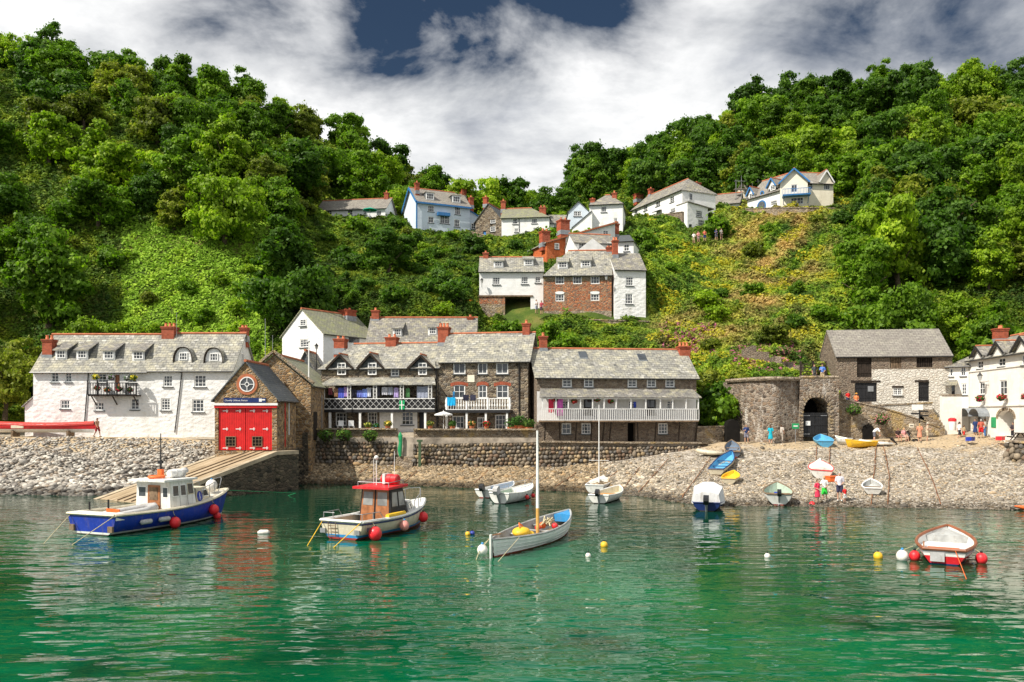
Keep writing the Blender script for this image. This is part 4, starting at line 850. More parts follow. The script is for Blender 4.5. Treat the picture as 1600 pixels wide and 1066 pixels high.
p_ = h.at(1079, 307.5, u=h.L); b = MB(); b.box(h.L + .01, h.L + .07, p_.y - .35, p_.y + .35, p_.z - .6, p_.z + .6); b.box(h.L + .071, h.L + .09, p_.y - .27, p_.y - .03, p_.z - .5, p_.z + .5, 1); b.box(h.L + .071, h.L + .09, p_.y + .03, p_.y + .27, p_.z - .5, p_.z + .5, 1); b.build('side_window', [M['paint'], M['glass']], h.o)
h = House('lower_white_cottage', 'small white lean-to cottage with dark green door below the end of the long white house', (1074, 135.5), (1106, 137.5), 376, 2.5, eave=(324, 1105)); h.zr = h.ze
z1_ = h.loc(1074, 316).z; h.win(1092.6, 334, 10, 9, 3, 3); h.win(1095.8, 350, 10, 12, 3, 3); h.door(1079, 361, 5, 20, M['slate_dk']); h.walls(M['white'], 4)
e = MB().add([(0,-.001,h.ze),(h.L,-.001,h.ze),(0,-.001,z1_),(0,2.5,h.ze),(0,2.5,z1_)], [(0,1,2),(0,2,4,3)]).build('gable_wall', M['white'], h.o)
MB().slab([(-.1,-.3,z1_+.12),(h.L+1.2,-.3,h.ze-.15),(h.L+1.2,2.8,h.ze-.15),(-.1,2.8,z1_+.12)], .12).build('roof', M['slate2'], h.o)
h = House('grey_roofed_outbuilding', 'low white outbuilding with long grey roof, between the corner house and the scaffolding', (1107, 146), (1155, 144), 332, 6, eave=(318, 1130), ridge=(304.5, 1130)); wins(h, [(1122,322,7,5,2,1),(1137,323,6,5,2,1)]); h.walls(M['white'], 3); h.roof(M['slate_far'], os=.2)
# blue and white villa
h = House('blue_balcony_villa', 'cream villa with bright blue balcony and blue bargeboards, top right of the village', (1219, 134), (1262, 133), 326, 9, 'villa', eave=(284, 1240)); h.zr = h.loc(1241, 264.5).z; h.sl = 1
wins(h, [(1241,294.5,10,13,2,2),(1245.5,314,20,12,4,2)], sill=False); h.walls(M['cream'], 3, 'front'); h.roof(M['slate_far'], 'front', oh=.3, os=.35)
b = MB(); s_ = (h.zr - h.ze) / (h.L / 2)
for sx in (-1, 1): b.bar((h.L / 2 + sx * (h.L / 2 + .3), -.42, h.ze - .3 * s_), (h.L / 2, -.42, h.zr + .03), .08, .22)
b.build('bargeboard', M['paint_blue'], h.roofo)
q = h.size(1245, 298.5, 44, 12, -1.4); bal = MB().box(q[0], q[1], -1.4, -.004, q[2] - .15, q[2]).build('balcony', M['paint_blue'], h.o); railing(bal, q[0], q[1], -1.4, q[2], q[3], 'bars', M['paint_blue'], step=.22)
b = MB(); b.bar((q[0]+.2, -1.3, q[2]-.15), (q[0]+.2, -.02, q[2]-1.2), .1); b.bar((q[1]-.3, -1.3, q[2]-.15), (q[1]-.3, -.02, q[2]-1.2), .1); b.build('bracket', M['paint_blue'], bal)
for nm, lab, a_, b_, ye, gab in (('villa_left_wing', 'left white wing of the blue balcony villa, pointed blue gablets and round window', (1168, 140), (1218.4, 134.3), 296, ((1207, 278, 292, 16), (1174, 292, 305, 13))), ('villa_right_wing', 'right cream wing of the blue balcony villa, small gable against the trees', (1263, 134.5), (1302, 135), 286, ())):
    g = House(nm, lab, a_, b_, 326, 7.5, 'villa', eave=(ye, b_[0] if gab else 1280), ridge=((282, 1200) if gab else (272, 1280)))
    if gab:
        wins(g, [(1209,317,10,10,3,2),(1208,299,8,6,2,1)], sill=False)
        g.walls(M['white'], 3); g.roof(M['slate_far'], os=.1)
        for px, yp, yb_, w_ in gab: gablet(g, px, yp, yb_, w_, M['white'], M['paint_blue'], win=(px + 1, yb_ + 1, 8, 11), rm=M['slate_far'])
        c0 = g.loc(1191, 302); b = MB(); ring(b, (c0.x, c0.z), .25, .42, -.05, -.003, 16); wn = b.build('round_window', M['paint_blue'], g.o); MB().lathe([(.26, -.03), (.26, -.003)], (c0.x, 0, c0.z), 16, axis='y').build('pane', M['glass'], wn)
        c0 = g.loc(1190, 322); b = MB(); ring(b, (c0.x, c0.z), .75, .95, -.05, -.003, 20); MB().lathe([(.75, -.03), (.75, -.003)], (c0.x, 0, c0.z), 20, axis='y').build('door', M['slate_dk'], b.build('arched_doorway', M['paint_blue'], g.o))
    else:
        wins(g, [(1267,290,7,12,1,2),(1292,290,10,13,3,2)], sill=False); g.walls(M['cream'], 3); g.roof(M['slate_far'], os=.1, hl=None); gablet(g, 1290, 266, 285, 24, M['cream'], M['paint'], rm=M['slate_far'])
h = House('unfinished_stone_house', 'pale stone gable under scaffolding, left of the blue balcony villa', (1156, 148), (1192, 148), 322, 6, eave=(291, 1170)); h.zr = h.loc(1170, 270).z; h.sl = 1
h.win(1168, 288, 5, 8, 1, 2); h.walls(M['cream'], 3, 'front'); h.roof(M['slate_far'], 'front', oh=.1, os=.1)
sc = empty('scaffolding', P(1150, 322, 145), 0, 'metal scaffolding with plank decks round the pale stone gable', 'scaffolding'); 
for i in range(6):
    x = i * .95; MB().tube([(x, 0, -1), (x, 0, 4.6 + (i % 2) * .8)], .05, 6).build('pole', M['metal'], sc)
for z in (1.2, 2.9, 4.3): MB().tube([(-.3, -.08, z), (5.1, -.08, z)], .045, 6).build('ledger', M['metal'], sc)
for z in (1.3, 3.0): MB().box(-.2, 5, .06, .9, z, z + .06).build('deck', M['timber'], sc)
# ------------------------------------------------------------ ground: beach sheet and hillside sheet
WX = np.array([-170,-70,-49,-39.4,-32,-27,-21.8,-11.2,0,5,9.6,11.6,12.9,21,32.7,42,60,170.])
WY = np.array([60,62,64,64,62.6,66,74,73,67.8,66,62.4,57.8,55.7,55,53,50,48,46.])
TX = np.array([-170,-70,-55,-32,-26,-19.5,-18.5,-11,0,5,10,17,20,30,40,46,60,170.])
TY = np.array([80,78,76,76.5,75,77,77,76,75.5,75.5,75.5,76.5,78,79,79,80,80,80.])
TZ = np.array([5,4.3,4.1,4.0,3.6,1.9,1.7,1.5,1.35,1.5,2.0,3.0,3.5,3.6,4.0,4.4,5,6.])
def beach_z(x, y):
    yw, yt, zt = np.interp(x, WX, WY), np.interp(x, TX, TY), np.interp(x, TX, TZ)
    t = (y - yw) / (yt - yw); z = zt * t
    z = np.where(t < 0, np.maximum(zt * t * .9, -4), z); z = np.where(t > 1, zt, z)
    lump = .10 * np.sin(x * .9 + np.sin(y * .7) * 2) + .08 * np.sin(y * 1.3 + x * .37) + .06 * np.sin(x * 2.3 - y * 1.9)
    return z + lump * np.clip(t * 2.5, 0, 1) * np.clip((1.02 - t) * 6, 0, 1) * (1 + .9 * (x < -22))
def ground_mat():
    m, t, b = mat('beach shingle', .95, .15); co = objco(t)
    v = N(t, 'ShaderNodeTexVoronoi', Scale=4.5); t.links.new(co, v.inputs['Vector'])
    sp = N(t, 'ShaderNodeSeparateColor'); t.links.new(v.outputs['Color'], sp.inputs[0])
    base = ramp(t, [(0, (.13, .11, .085)), (.35, (.26, .225, .18)), (.65, (.36, .32, .27)), (1, (.50, .46, .40))], sp.outputs[0])
    sand = ramp(t, [(.3, (.36, .27, .16)), (.7, (.50, .39, .25))], noise(t, co, 6, 5))
    geo = N(t, 'ShaderNodeNewGeometry'); s3 = N(t, 'ShaderNodeSeparateXYZ'); t.links.new(geo.outputs['Position'], s3.inputs[0])
    hgt = math_(t, 'ADD', math_(t, 'MULTIPLY', s3.outputs[2], .25), math_(t, 'MULTIPLY', noise(t, co, .35, 4), .55))
    base = mix(t, base, sand, ramp(t, [(.98, 0.0), (1.0, .9)] if False else [(.92, 0.0), (1.0, .85)], math_(t, 'MULTIPLY', hgt, .92)))
    wet = ramp(t, [(.0, 1.0), (.32, 0.0)], math_(t, 'ADD', s3.outputs[2], 0.06))
    base = mix(t, base, (.10, .075, .045), math_(t, 'MULTIPLY', wet, .8)); t.links.new(base, b.inputs['Base Color'])
    bump(t, b, math_(t, 'MULTIPLY', v.outputs['Distance'], -1.0), .08, .9); return m
M['beach'] = ground_mat()
xs = np.concatenate([np.arange(-170, -60, 5), np.arange(-60, 60, .6), np.arange(60, 171, 5)]); rows = 90
X = np.repeat(xs, rows).reshape(-1, rows); t_ = np.linspace(0, 1, rows)[None, :]
Y0 = np.full_like(X, 20.0); Y1 = np.interp(X, TX, TY) + 2.5; Y = Y0 + (Y1 - Y0) * (1 - (1 - t_) ** 1.6)
Z = beach_z(X, Y)
idx = np.arange(X.size).reshape(X.shape)
Fq = np.stack([idx[:-1, :-1], idx[1:, :-1], idx[1:, 1:], idx[:-1, 1:]], -1).reshape(-1, 4)
tag(np_mesh('beach', np.stack([X, Y, Z], -1).reshape(-1, 3), Fq, M['beach'], smooth=True), kind='structure')

# hillside: control points (column, row, distance) joined by a smooth linear spline
CP = [(-250,500,95),(0,655,88),(120,655,88),(250,650,88),(380,640,88),(0,560,98),(200,560,98),(330,560,98),(0,430,108),(200,430,110),(380,470,106),(0,300,122),(200,300,124),(380,330,122),
      (0,180,138),(200,190,142),(380,240,140),(-150,150,140),(-150,350,112),(0,120,150),(100,130,155),(200,150,160),(300,165,166),(430,200,172),(520,232,176),(600,285,182),(-200,100,160),
      (480,500,100),(560,470,104),(650,470,103),(740,480,103),(480,400,122),(600,400,126),(700,400,128),(500,345,148),(600,342,148),(560,310,165),(660,365,145),(730,368,146),(760,376,146),(830,366,139),(900,362,135),(960,362,131),
      (640,322,190),(690,338,190),(740,350,200),(800,342,205),(850,328,230),(950,305,240),(1050,262,240),(1130,245,215),(1180,200,205),(1300,170,195),(1400,145,180),(1460,150,172),(1520,205,165),(1620,232,158),(1800,220,150),
      (750,492,105),(800,492,105.5),(850,495,104.5),(955,500,104),(1010,500,104.3),(1030,500,105),(855,415,115),(960,410,116),(900,405,114),(990,402,110),(800,440,116),
      (1000,375,128),(1060,375,129),(1100,378,133),(990,345,150),(1066,345,137),(1110,330,142),(1160,328,142),(1220,328,133),(1260,328,132),(1300,328,133),(1300,300,150),(1180,290,160),
      (1000,300,175),(1080,270,180),(1200,240,170),(1400,250,150),(1600,270,140),
      (1100,440,116),(1200,430,116),(1300,420,114),(1100,500,102),(1200,500,100),(1300,495,98),(1120,570,90),(1200,560,90),(1280,560,92),(1050,540,95),
      (1400,480,100),(1500,470,100),(1600,470,98),(1800,480,95),(1400,380,116),(1550,380,116),(1700,380,112),(1330,560,93),(1480,560,93),
      (1270,600,86),(1290,596,84),(1200,598,84),(1150,600,85),(1310,628,86),(1400,628,85.5),(1480,630,86),(1500,668,83.5),
      (500,600,92),(560,600,93),(700,600,92),(830,590,90),(700,560,98),(820,545,97),(900,560,92),(1000,570,93),(1080,580,92),
      (760,510,102),(900,520,100),(850,540,96)]
cpw = [tuple(P(*c)) for c in CP]
for x, y, z in ((-170,80,5),(-60,79,4.2),(-45,78.5,4.1),(-30,78,4.0),(-24,78,4.0),(-17,79,4.3),(-10,79.5,4.3),(-3,79,4.3),(1.5,79,4.2),(3,78,3.5),(10,79,3.5),(17,79.5,3.4),(22,80,3.5),(30,80.5,3.7),(38,80.5,4.1),(45,81.5,4.4),(60,80,5),(170,80,6),(43,70,4.2),
                (-45,85,4.3),(-30,85,4.4),(-20,86,5),(-8,88,5.5),(5,87,5),(15,87,5),(35,82.5,4.2),(42,83,4.6),(-170,170,60),(-160,260,60),(0,320,60),(-90,300,70),(90,300,75),(170,200,80),(170,130,60),(-170,120,40),(170,320,60),(-170,320,60)): cpw.append((x, y, z))
cpw = np.array(cpw); cxy = cpw[:, :2]
def kern(a, b_): return np.sqrt(((a[:, None] - b_[None]) ** 2).sum(-1) + .5)
K = kern(cxy, cxy) - .35 * np.eye(len(cxy)) * -1; n_ = len(cxy)
A_ = np.zeros((n_ + 3, n_ + 3)); A_[:n_, :n_] = K; A_[:n_, n_] = 1; A_[:n_, n_+1:] = cxy; A_[n_:, :n_] = A_[:n_, n_:].T
sol = np.linalg.solve(A_, np.concatenate([cpw[:, 2], np.zeros(3)]))
def hill_z(x, y):
    x, y = np.broadcast_arrays(np.asarray(x, float), np.asarray(y, float)); q = np.stack([x.ravel(), y.ravel()], 1); out = np.empty(len(q))
    for i in range(0, len(q), 20000): s_ = q[i:i+20000]; out[i:i+20000] = kern(s_, cxy) @ sol[:n_] + sol[n_] + s_ @ sol[n_+1:]
    return np.maximum(out.reshape(x.shape), 1.0)
xs = np.concatenate([np.arange(-170, -60, 2.5), np.arange(-60, 60, 1.0), np.arange(60, 171, 2.5)]); s_ = np.concatenate([np.arange(0, 70, 1.0), np.arange(70, 240, 3.0)])
X = np.repeat(xs, len(s_)).reshape(-1, len(s_)); YF = np.interp(X, [-170,-26,-19,-18.5,0,2,17,20,46,170], [79,77,79,78.6,77.6,76.6,77.6,78.5,80.5,80.5]); Y = YF + s_[None, :]
Z = hill_z(X, Y); rough = .25 * np.sin(X * .8 + np.sin(Y)) * np.cos(Y * .6); Z = Z + rough * np.clip((s_[None, :] - 12) / 10, 0, 1)
def earth_mat():
    m, t, b = mat('hillside earth and grass', .95, .1); co = objco(t)
    c = ramp(t, [(.3, (.035, .06, .015)), (.5, (.07, .11, .02)), (.62, (.14, .15, .035)), (.75, (.20, .15, .07))], noise(t, co, .25, 8, .65))
    geo = N(t, 'ShaderNodeNewGeometry'); s3 = N(t, 'ShaderNodeSeparateXYZ'); t.links.new(geo.outputs['Position'], s3.inputs[0])
    low = ramp(t, [(.0, 1.0), (.5, 1.0), (.62, 0.0)], math_(t, 'MULTIPLY', s3.outputs[2], .1))
    pv = ramp(t, [(.3, (.30, .26, .20)), (.7, (.42, .36, .28))], noise(t, co, 1.5, 7))
    c = mix(t, c, pv, low); t.links.new(c, b.inputs['Base Color']); bump(t, b, noise(t, co, 2.5, 6), .3, .8); return m
M['earth'] = earth_mat()
idx = np.arange(X.size).reshape(X.shape); Fq = np.stack([idx[:-1, :-1], idx[1:, :-1], idx[1:, 1:], idx[:-1, 1:]], -1).reshape(-1, 4)
tag(np_mesh('hillside', np.stack([X, Y, Z], -1).reshape(-1, 3), Fq, M['earth'], smooth=True), kind='structure')

# ------------------------------------------------------------ sea
def sea_mat():
    m, t, b = mat('green harbour water', .01, .5); b.inputs['IOR'].default_value = 1.4
    geo = N(t, 'ShaderNodeNewGeometry'); mp_ = N(t, 'ShaderNodeMapping'); t.links.new(geo.outputs['Position'], mp_.inputs[0]); pos = mp_.outputs[0]
    s3 = N(t, 'ShaderNodeSeparateXYZ'); t.links.new(geo.outputs['Position'], s3.inputs[0])
    c = ramp(t, [(.3, (.0, .012, .006)), (.45, (.0, .066, .026)), (.62, (.0, .125, .050))], noise(t, pos, .05, 5, .6))
    weed = ramp(t, [(.54, 0.0), (.68, .85)], noise(t, pos, .13, 6, .6)); c = mix(t, c, (.004, .02, .012), weed)
    near = ramp(t, [(.0, 0.0), (.58, 0.0), (.72, 1.0)], math_(t, 'MULTIPLY', s3.outputs[1], .0145)); c = mix(t, c, (.0, .036, .017), near)
    t.links.new(c, b.inputs['Base Color'])
    mp2 = N(t, 'ShaderNodeMapping'); mp2.inputs['Scale'].default_value = (.55, 1.25, 1); mp2.inputs['Rotation'].default_value = (0, 0, R(-9)); t.links.new(geo.outputs['Position'], mp2.inputs[0])
    a = noise(t, mp2.outputs[0], .95, 1, .45); a2 = noise(t, mp2.outputs[0], 2.4, 1, .45); a3 = noise(t, mp2.outputs[0], .28, 2, .5)
    h = math_(t, 'ADD', math_(t, 'MULTIPLY', a, 1.0), math_(t, 'ADD', math_(t, 'MULTIPLY', a2, .36), math_(t, 'MULTIPLY', a3, 1.0)))
    patch = ramp(t, [(.40, .22), (.62, 1.0)], noise(t, pos, .06, 3)); 
    n = N(t, 'ShaderNodeBump', Distance=.16); t.links.new(h, n.inputs['Height']); t.links.new(math_(t, 'MULTIPLY', math_(t, 'MULTIPLY', patch, .78), ramp(t, [(.55, 1.0), (.90, .38)], math_(t, 'MULTIPLY', s3.outputs[1], .0145))), n.inputs['Strength']); t.links.new(n.outputs[0], b.inputs['Normal'])
    return m
tag(MB().add([(-170,-60,0),(170,-60,0),(170,76,0),(-170,76,0)], [(0,1,2,3)]).build('sea', sea_mat(), fix=False), kind='structure')

# ------------------------------------------------------------ stones
def ico(sub):
    import bmesh
    bm = bmesh.new(); bmesh.ops.create_icosphere(bm, subdivisions=sub, radius=1); v = np.array([p.co[:] for p in bm.verts]); f = np.array([[q.index for q in p.verts] for p in bm.faces]); bm.free(); return v, f
def stones(name, pos, size, cols, m, sub=1, flat=.6, parent=None, nrm=None, smooth=True):
    """pos (n,3), size (n,), merged lumpy stones with one tint each"""
    tv, tf = ico(sub); n = len(pos); V = np.repeat(tv[None], n, 0)
    V = V * (1 + rng.normal(0, .10, (n, len(tv), 1))); sc = np.stack([rng.uniform(.8, 1.3, n), rng.uniform(.75, 1.1, n), rng.uniform(flat * .75, flat * 1.2, n)], 1); V = V * sc[:, None, :]
    a = rng.uniform(0, 6.28, n); tl = rng.normal(0, .25, n); ca, sa = np.cos(a)[:, None], np.sin(a)[:, None]
    x, y, z = V[..., 0], V[..., 1], V[..., 2]; y, z = y * np.cos(tl)[:, None] - z * np.sin(tl)[:, None], y * np.sin(tl)[:, None] + z * np.cos(tl)[:, None]
    if nrm is None: V = np.stack([x * ca - y * sa, x * sa + y * ca, z], -1)
    else: V = np.stack([x * ca - y * sa, z, x * sa + y * ca], -1)      # flat side to the wall face
    V = V * size[:, None, None] + pos[:, None, :]; Fc = (tf[None] + (np.arange(n) * len(tv))[:, None, None]).reshape(-1, 3)
    return np_mesh(name, V.reshape(-1, 3), Fc, m, np.repeat(cols, len(tv), 0), smooth, parent)
def stone_mat(name, rough=.9):
    m, t, b = mat(name, rough, .2); a = N(t, 'ShaderNodeVertexColor', layer_name='tint'); f = ramp(t, [(.3, (.62, .62, .62)), (.7, (1.15, 1.12, 1.05))], noise(t, objco(t), 7, 5))
    t.links.new(mix(t, a.outputs[0], f, 1.0, 'MULTIPLY'), b.inputs['Base Color']); bump(t, b, noise(t, objco(t), 12, 4), .03, .5); return m
M['stones'] = stone_mat('loose stones')
def pick(pal, n, jit=.12): pal = np.array(pal); c = pal[rng.integers(0, len(pal), n)]; return np.clip(c * (1 + rng.normal(0, jit, (n, 1))), .01, .9)
pal_l = [(.39,.37,.34),(.52,.50,.46),(.27,.25,.23),(.64,.62,.57),(.14,.13,.12),(.37,.31,.25),(.46,.43,.39)]
pal_r = [(.38,.33,.26),(.49,.43,.34),(.27,.24,.19),(.58,.52,.43),(.18,.155,.125),(.43,.33,.22),(.34,.31,.27)]
def scatter(n, x0, x1, tmin, tmax):
    x = rng.uniform(x0, x1, n); u = rng.uniform(tmin, tmax, n); yw, yt = np.interp(x, WX, WY), np.interp(x, TX, TY); return x, yw + (yt - yw) * u, u
def in_slip(x, y): # the slipway strip
    d = np.array([-.57, -.82]); q = np.stack([x + 19.2, y - 66.0], -1); al = q @ d; ac = q @ np.array([-.82, .57]); return (al > -1.5) & (al < 13) & (ac > -.2) & (ac < 5.9)
x, y, u = scatter(15000, -62, -20.5, -.03, .99); k = ~in_slip(x, y) & ~((x > -26.5) & (y > 66)); x, y, u = x[k], y[k], u[k]
sz = rng.gamma(6, .0185, len(x)) * np.clip(1.45 - u * .95, .5, 1.4) + .05; dk = np.clip(beach_z(x, y) / .5, .35, 1)[:, None]
tag(stones('cobbles', np.stack([x, y, beach_z(x, y) + sz * .18], 1), sz, pick(pal_l, len(x)) * dk, M['stones'], 1, .55), kind='stuff')
x, y, u = scatter(84000, -18.8, 50, -.02, .97); k = (rng.random(len(x)) < np.where(x > 15, np.clip(1.75 - 1.75 * u, .12, 1), np.clip(1.35 - u, .25, 1))); x, y, u = x[k], y[k], u[k]
sz = (rng.gamma(4, .0092, len(x)) + .024) * (1 + 1.1 * (rng.random(len(x)) < .03)); sz = sz * np.where(x < 12, 1.6, 1.0); dk = np.clip(beach_z(x, y) / .45, .3, 1)[:, None]
pc = pick(pal_r, len(x)); pc[x < 8] *= np.array([.80, .72, .60])
tag(stones('shingle', np.stack([x, y, beach_z(x, y) + sz * .15], 1), sz, pc * dk, M['stones'], 1, .55), kind='stuff')

# ------------------------------------------------------------ slipway
b = MB(); zs = 3.12; d = Vector((-.57, -.82, 0)); ac = Vector((-.82, .57, 0)); tr = Vector((-18.7, 66.3, zs)); W_ = 6.0
def sp_(al, a, z, tr=tr, d=d, ac=ac): q = tr + d * al + ac * a; return (q.x, q.y, z)
pr = [(-2.2, zs), (0, zs), (11.4, 0.02), (23, -3.2)]
for i in range(3):
    (a0, z0), (a1, z1) = pr[i], pr[i + 1]
    for w0, w1, dz, mi in ((0, .55, .06, 1), (.55, W_ - .5, 0, 0), (W_ - .5, W_, .06, 1)):
        V = [sp_(a0, w0, z0 + dz), sp_(a1, w0, z1 + dz), sp_(a1, w1, z1 + dz), sp_(a0, w1, z0 + dz)]; b.slab(V[::-1], .3 if mi else .25, mi)
def slip_mat():
    m, t, b_ = mat('worn slip concrete', .85, .25); co = objco(t); mp_ = N(t, 'ShaderNodeMapping'); mp_.inputs['Rotation'].default_value = (0, 0, R(-53)); t.links.new(co, mp_.inputs[0]); m2 = N(t, 'ShaderNodeMapping'); m2.inputs['Scale'].default_value = (.25, 2.2, 1); t.links.new(mp_.outputs[0], m2.inputs[0])
    c = ramp(t, [(.3, (.17, .12, .07)), (.5, (.34, .26, .16)), (.7, (.47, .38, .27))], noise(t, m2.outputs[0], 1.3, 7, .7)); t.links.new(c, b_.inputs['Base Color']); bump(t, b_, noise(t, m2.outputs[0], 4, 5), .05, .6); return m
M['slip'] = slip_mat(); M['slip_edge'] = plain('slip kerb', (.40, .33, .23), .85, .2, .2, 1.0)
sl = b.build('slipway', [M['slip'], M['slip_edge']]); w_b = MB()
for i in range(3):
    (a0, z0), (a1, z1) = pr[i], pr[i + 1]; w_b.slab([sp_(a0, .04, z0 - .2), sp_(a1, .04, z1 - .2), sp_(a1, W_ - .04, z1 - .2), sp_(a0, W_ - .04, z0 - .2)][::-1], 4.2)
w_b.build('side_wall', M['dark_stone'], sl); tag(sl, 'long pale slipway running down from the red boathouse doors into the water', 'slipway')
b = MB()
for w0 in (1.55, 2.45, 3.3):
    for i in range(2): b.bar(Vector(sp_(pr[i][0], w0, pr[i][1] + .04)), Vector(sp_(pr[i+1][0], w0, pr[i+1][1] + .04)), .06, .07)
b.build('launching_rail', M['timber'], sl)
# tarry plinth under the boathouse side
o = empty('boathouse_plinth', (-19.2, 66, 0), 0, 'dark weedy stone plinth under the boathouse, running back from the slipway to the sea wall', 'plinth')
b = MB(); b.prism([(-.3, -3), (.5, -3), (.35, 3.05), (-.3, 3.05)], .15, 11.6); b.prism([(.35, -3), (.95, -3), (.8, 4.5), (.35, 4.5)], 8.8, 11.6); b.build('wall', M['dark_stone'], o)
n = 420; yy = rng.uniform(.3, 11.4, n); zz = rng.uniform(-.2, 3.0, n); tag(stones('stone_facing', np.stack([np.full(n, .48) - zz * .03, yy, zz], 1), rng.uniform(.12, .26, n), pick([(.05,.045,.035),(.09,.07,.05),(.03,.03,.025),(.12,.10,.07)], n), M['stones'], 1, .8, parent=o))

# ------------------------------------------------------------ sea walls of beach boulders
pal_w = [(.16,.135,.11),(.24,.20,.155),(.11,.095,.08),(.30,.25,.19),(.20,.14,.10),(.15,.14,.13),(.34,.26,.16)]
def boulder_wall(name, label, pts, zt, zm, zb, thick=1.0, size=.225, rows_=None, cat='wall', back=2.5):
    """pts: plan polyline, zt top, zm boulder line, zb foot (per point)"""
    o = empty(name, (pts[0][0], pts[0][1], 0), 0, label, cat); ox, oy = pts[0]; b = MB(); P_ = []; S_ = []
    for i in range(len(pts) - 1):
        (xa, ya), (xb, yb_) = pts[i], pts[i+1]; e = Vector((xb - xa, yb_ - ya, 0)).normalized(); n = Vector((e.y, -e.x, 0))
        for k, (a0, a1, m0, m1, off, mi) in enumerate(((zt[i], zt[i+1], zm[i], zm[i+1], 0, 0), (zm[i], zm[i+1], zb[i] - 1, zb[i+1] - 1, .35, 1))):
            A, B = Vector((xa - ox, ya - oy, 0)), Vector((xb - ox, yb_ - oy, 0)); of = n * off
            V = [A + of * 1.6 + Vector((0,0,m0)), B + of * 1.6 + Vector((0,0,m1)), B + of * .5 + Vector((0,0,a1)), A + of * .5 + Vector((0,0,a0)), A - n * thick * (.6 if k == 0 else 1) + Vector((0,0,m0)), B - n * thick * (.6 if k == 0 else 1) + Vector((0,0,m1)), B - n * thick * (.6 if k == 0 else 1) + Vector((0,0,a1)), A - n * thick * (.6 if k == 0 else 1) + Vector((0,0,a0))]
            b.add(V, [(0,1,2,3),(3,2,6,7),(7,6,5,4),(0,3,7,4),(1,5,6,2)], mi)
        L_e = math.hypot(xb - xa, yb_ - ya); s = 0; hgt = max(zm[i] - zb[i], zm[i+1] - zb[i+1]) + .3; nr = max(1, int(hgt / (size * 1.5))); 
        for r_ in range(nr):
            s = rnd.random() * size
            while s < L_e:
                q = s / L_e; z0, z1 = zb[i] + (zb[i+1] - zb[i]) * q - .3, zm[i] + (zm[i+1] - zm[i]) * q; f = (r_ + .5) / nr; z = z0 + (z1 - z0) * f; ra = size * rnd.uniform(.7, 1.2) * (1.15 - .35 * f)
                if z1 - z0 > .25:
                    out = .35 * (.5 + 1.1 * (1 - f)) - .02; P_.append((xa - ox + e.x * s + n.x * out, ya - oy + e.y * s + n.y * out, z + rnd.uniform(-.05, .05))); S_.append(ra)
                s += ra * 1.75
    b.build('wall', [M['stone_warm'], M['dark_stone']], o, fix=True)
    P_ = np.array(P_); stones('boulder_facing', P_, np.array(S_), pick(pal_w, len(P_)), M['stones'], 1, .75, parent=o, nrm=1)
    c = MB()
    for i in range(len(pts) - 1): c.bar((pts[i][0]-ox, pts[i][1]-oy, zt[i] + .05), (pts[i+1][0]-ox, pts[i+1][1]-oy, zt[i+1] + .05), .75, .14)
    c.build('coping', M['stone_warm'], o); return o
W1 = [(-18.6, 77.2), (-14, 76.9), (-10.6, 76.6)]
boulder_wall('sea_wall', 'boulder sea wall under the lattice balcony, between the flagpole and the harbour steps', W1, [4.75]*3, [3.7]*3, [1.6, 1.5, 1.4])
W2 = [(-9.0, 76.2), (-4, 76.0), (2.2, 75.8)]
boulder_wall('sea_wall', 'long boulder sea wall with yellow lichen under the white turned balustrade, right of the steps', W2, [4.72]*3, [3.4, 3.5, 3.6], [1.35, 1.1, 1.15])
W3 = [(2.3, 75.8), (8, 75.7), (13, 76.2), (17.3, 77.0), (18.3, 77.6)]
boulder_wall('sea_wall', 'low boulder sea wall under the white veranda, tapering away to the right', W3, [3.62, 3.55, 3.5, 3.45, 3.4], [3.2, 3.2, 3.2, 3.2, 3.2], [1.2, 1.4, 1.9, 2.7, 3.2])
# harbour steps in the gap
o = empty('harbour_steps', (-9.8, 76.4, 0), 0, 'narrow stone steps cut through the sea wall, a green net hanging beside them', 'steps'); b = MB()
for i in range(11): b.box(-.8, .8, -1.5 + i * .3, 3.2, .9 + i * .28, 1.18 + i * .28)
b.build('tread', M['stone_warm'], o)
b = MB(); b.tube([(0,0,2.3),(-.05,0,2.9),(.03,0,3.6),(0,0,4.2),(0,0,4.5)], [.12,.2,.16,.2,.06], 9, sq=.6); o2 = b.build('fishing_net', M['paint_green']); o2.location = (-10.2, 76.0, 0); tag(o2, 'bright green fishing net hanging at the top of the harbour steps', 'net')
b = MB(); b.box(-.12, .12, -.1, .1, 0, 2.6); b.box(-.25, .25, -.12, .12, 2.55, 2.75); o2 = b.build('mooring_post', plain('weedy post', (.06, .10, .05), .8)); o2.location = (-8.35, 75.3, 1.1); tag(o2, 'thick weedy mooring post against the boulder wall, right of the harbour steps', 'post')
# stone quay behind the low wall: terrace paving
M['paving'] = plain('worn paving', (.36, .31, .25), .9, .2, .25, 1.2)
b = MB(); b.slab([(-18.6,77.1,4.02),(-10.6,76.4,4.02),(-9,76.1,4.02),(2.2,75.8,4.02),(2.2,80.5,4.02),(-18.6,82.5,4.02)], 3.0); tag(b.build('terrace', M['paving']), kind='structure')
b = MB(); b.slab([(2.25,75.8,3.46),(13,76.1,3.46),(17.3,77,3.4),(17.9,80,3.4),(2.25,78.8,3.46)], 2.4); tag(b.build('terrace', M['paving']), kind='structure')

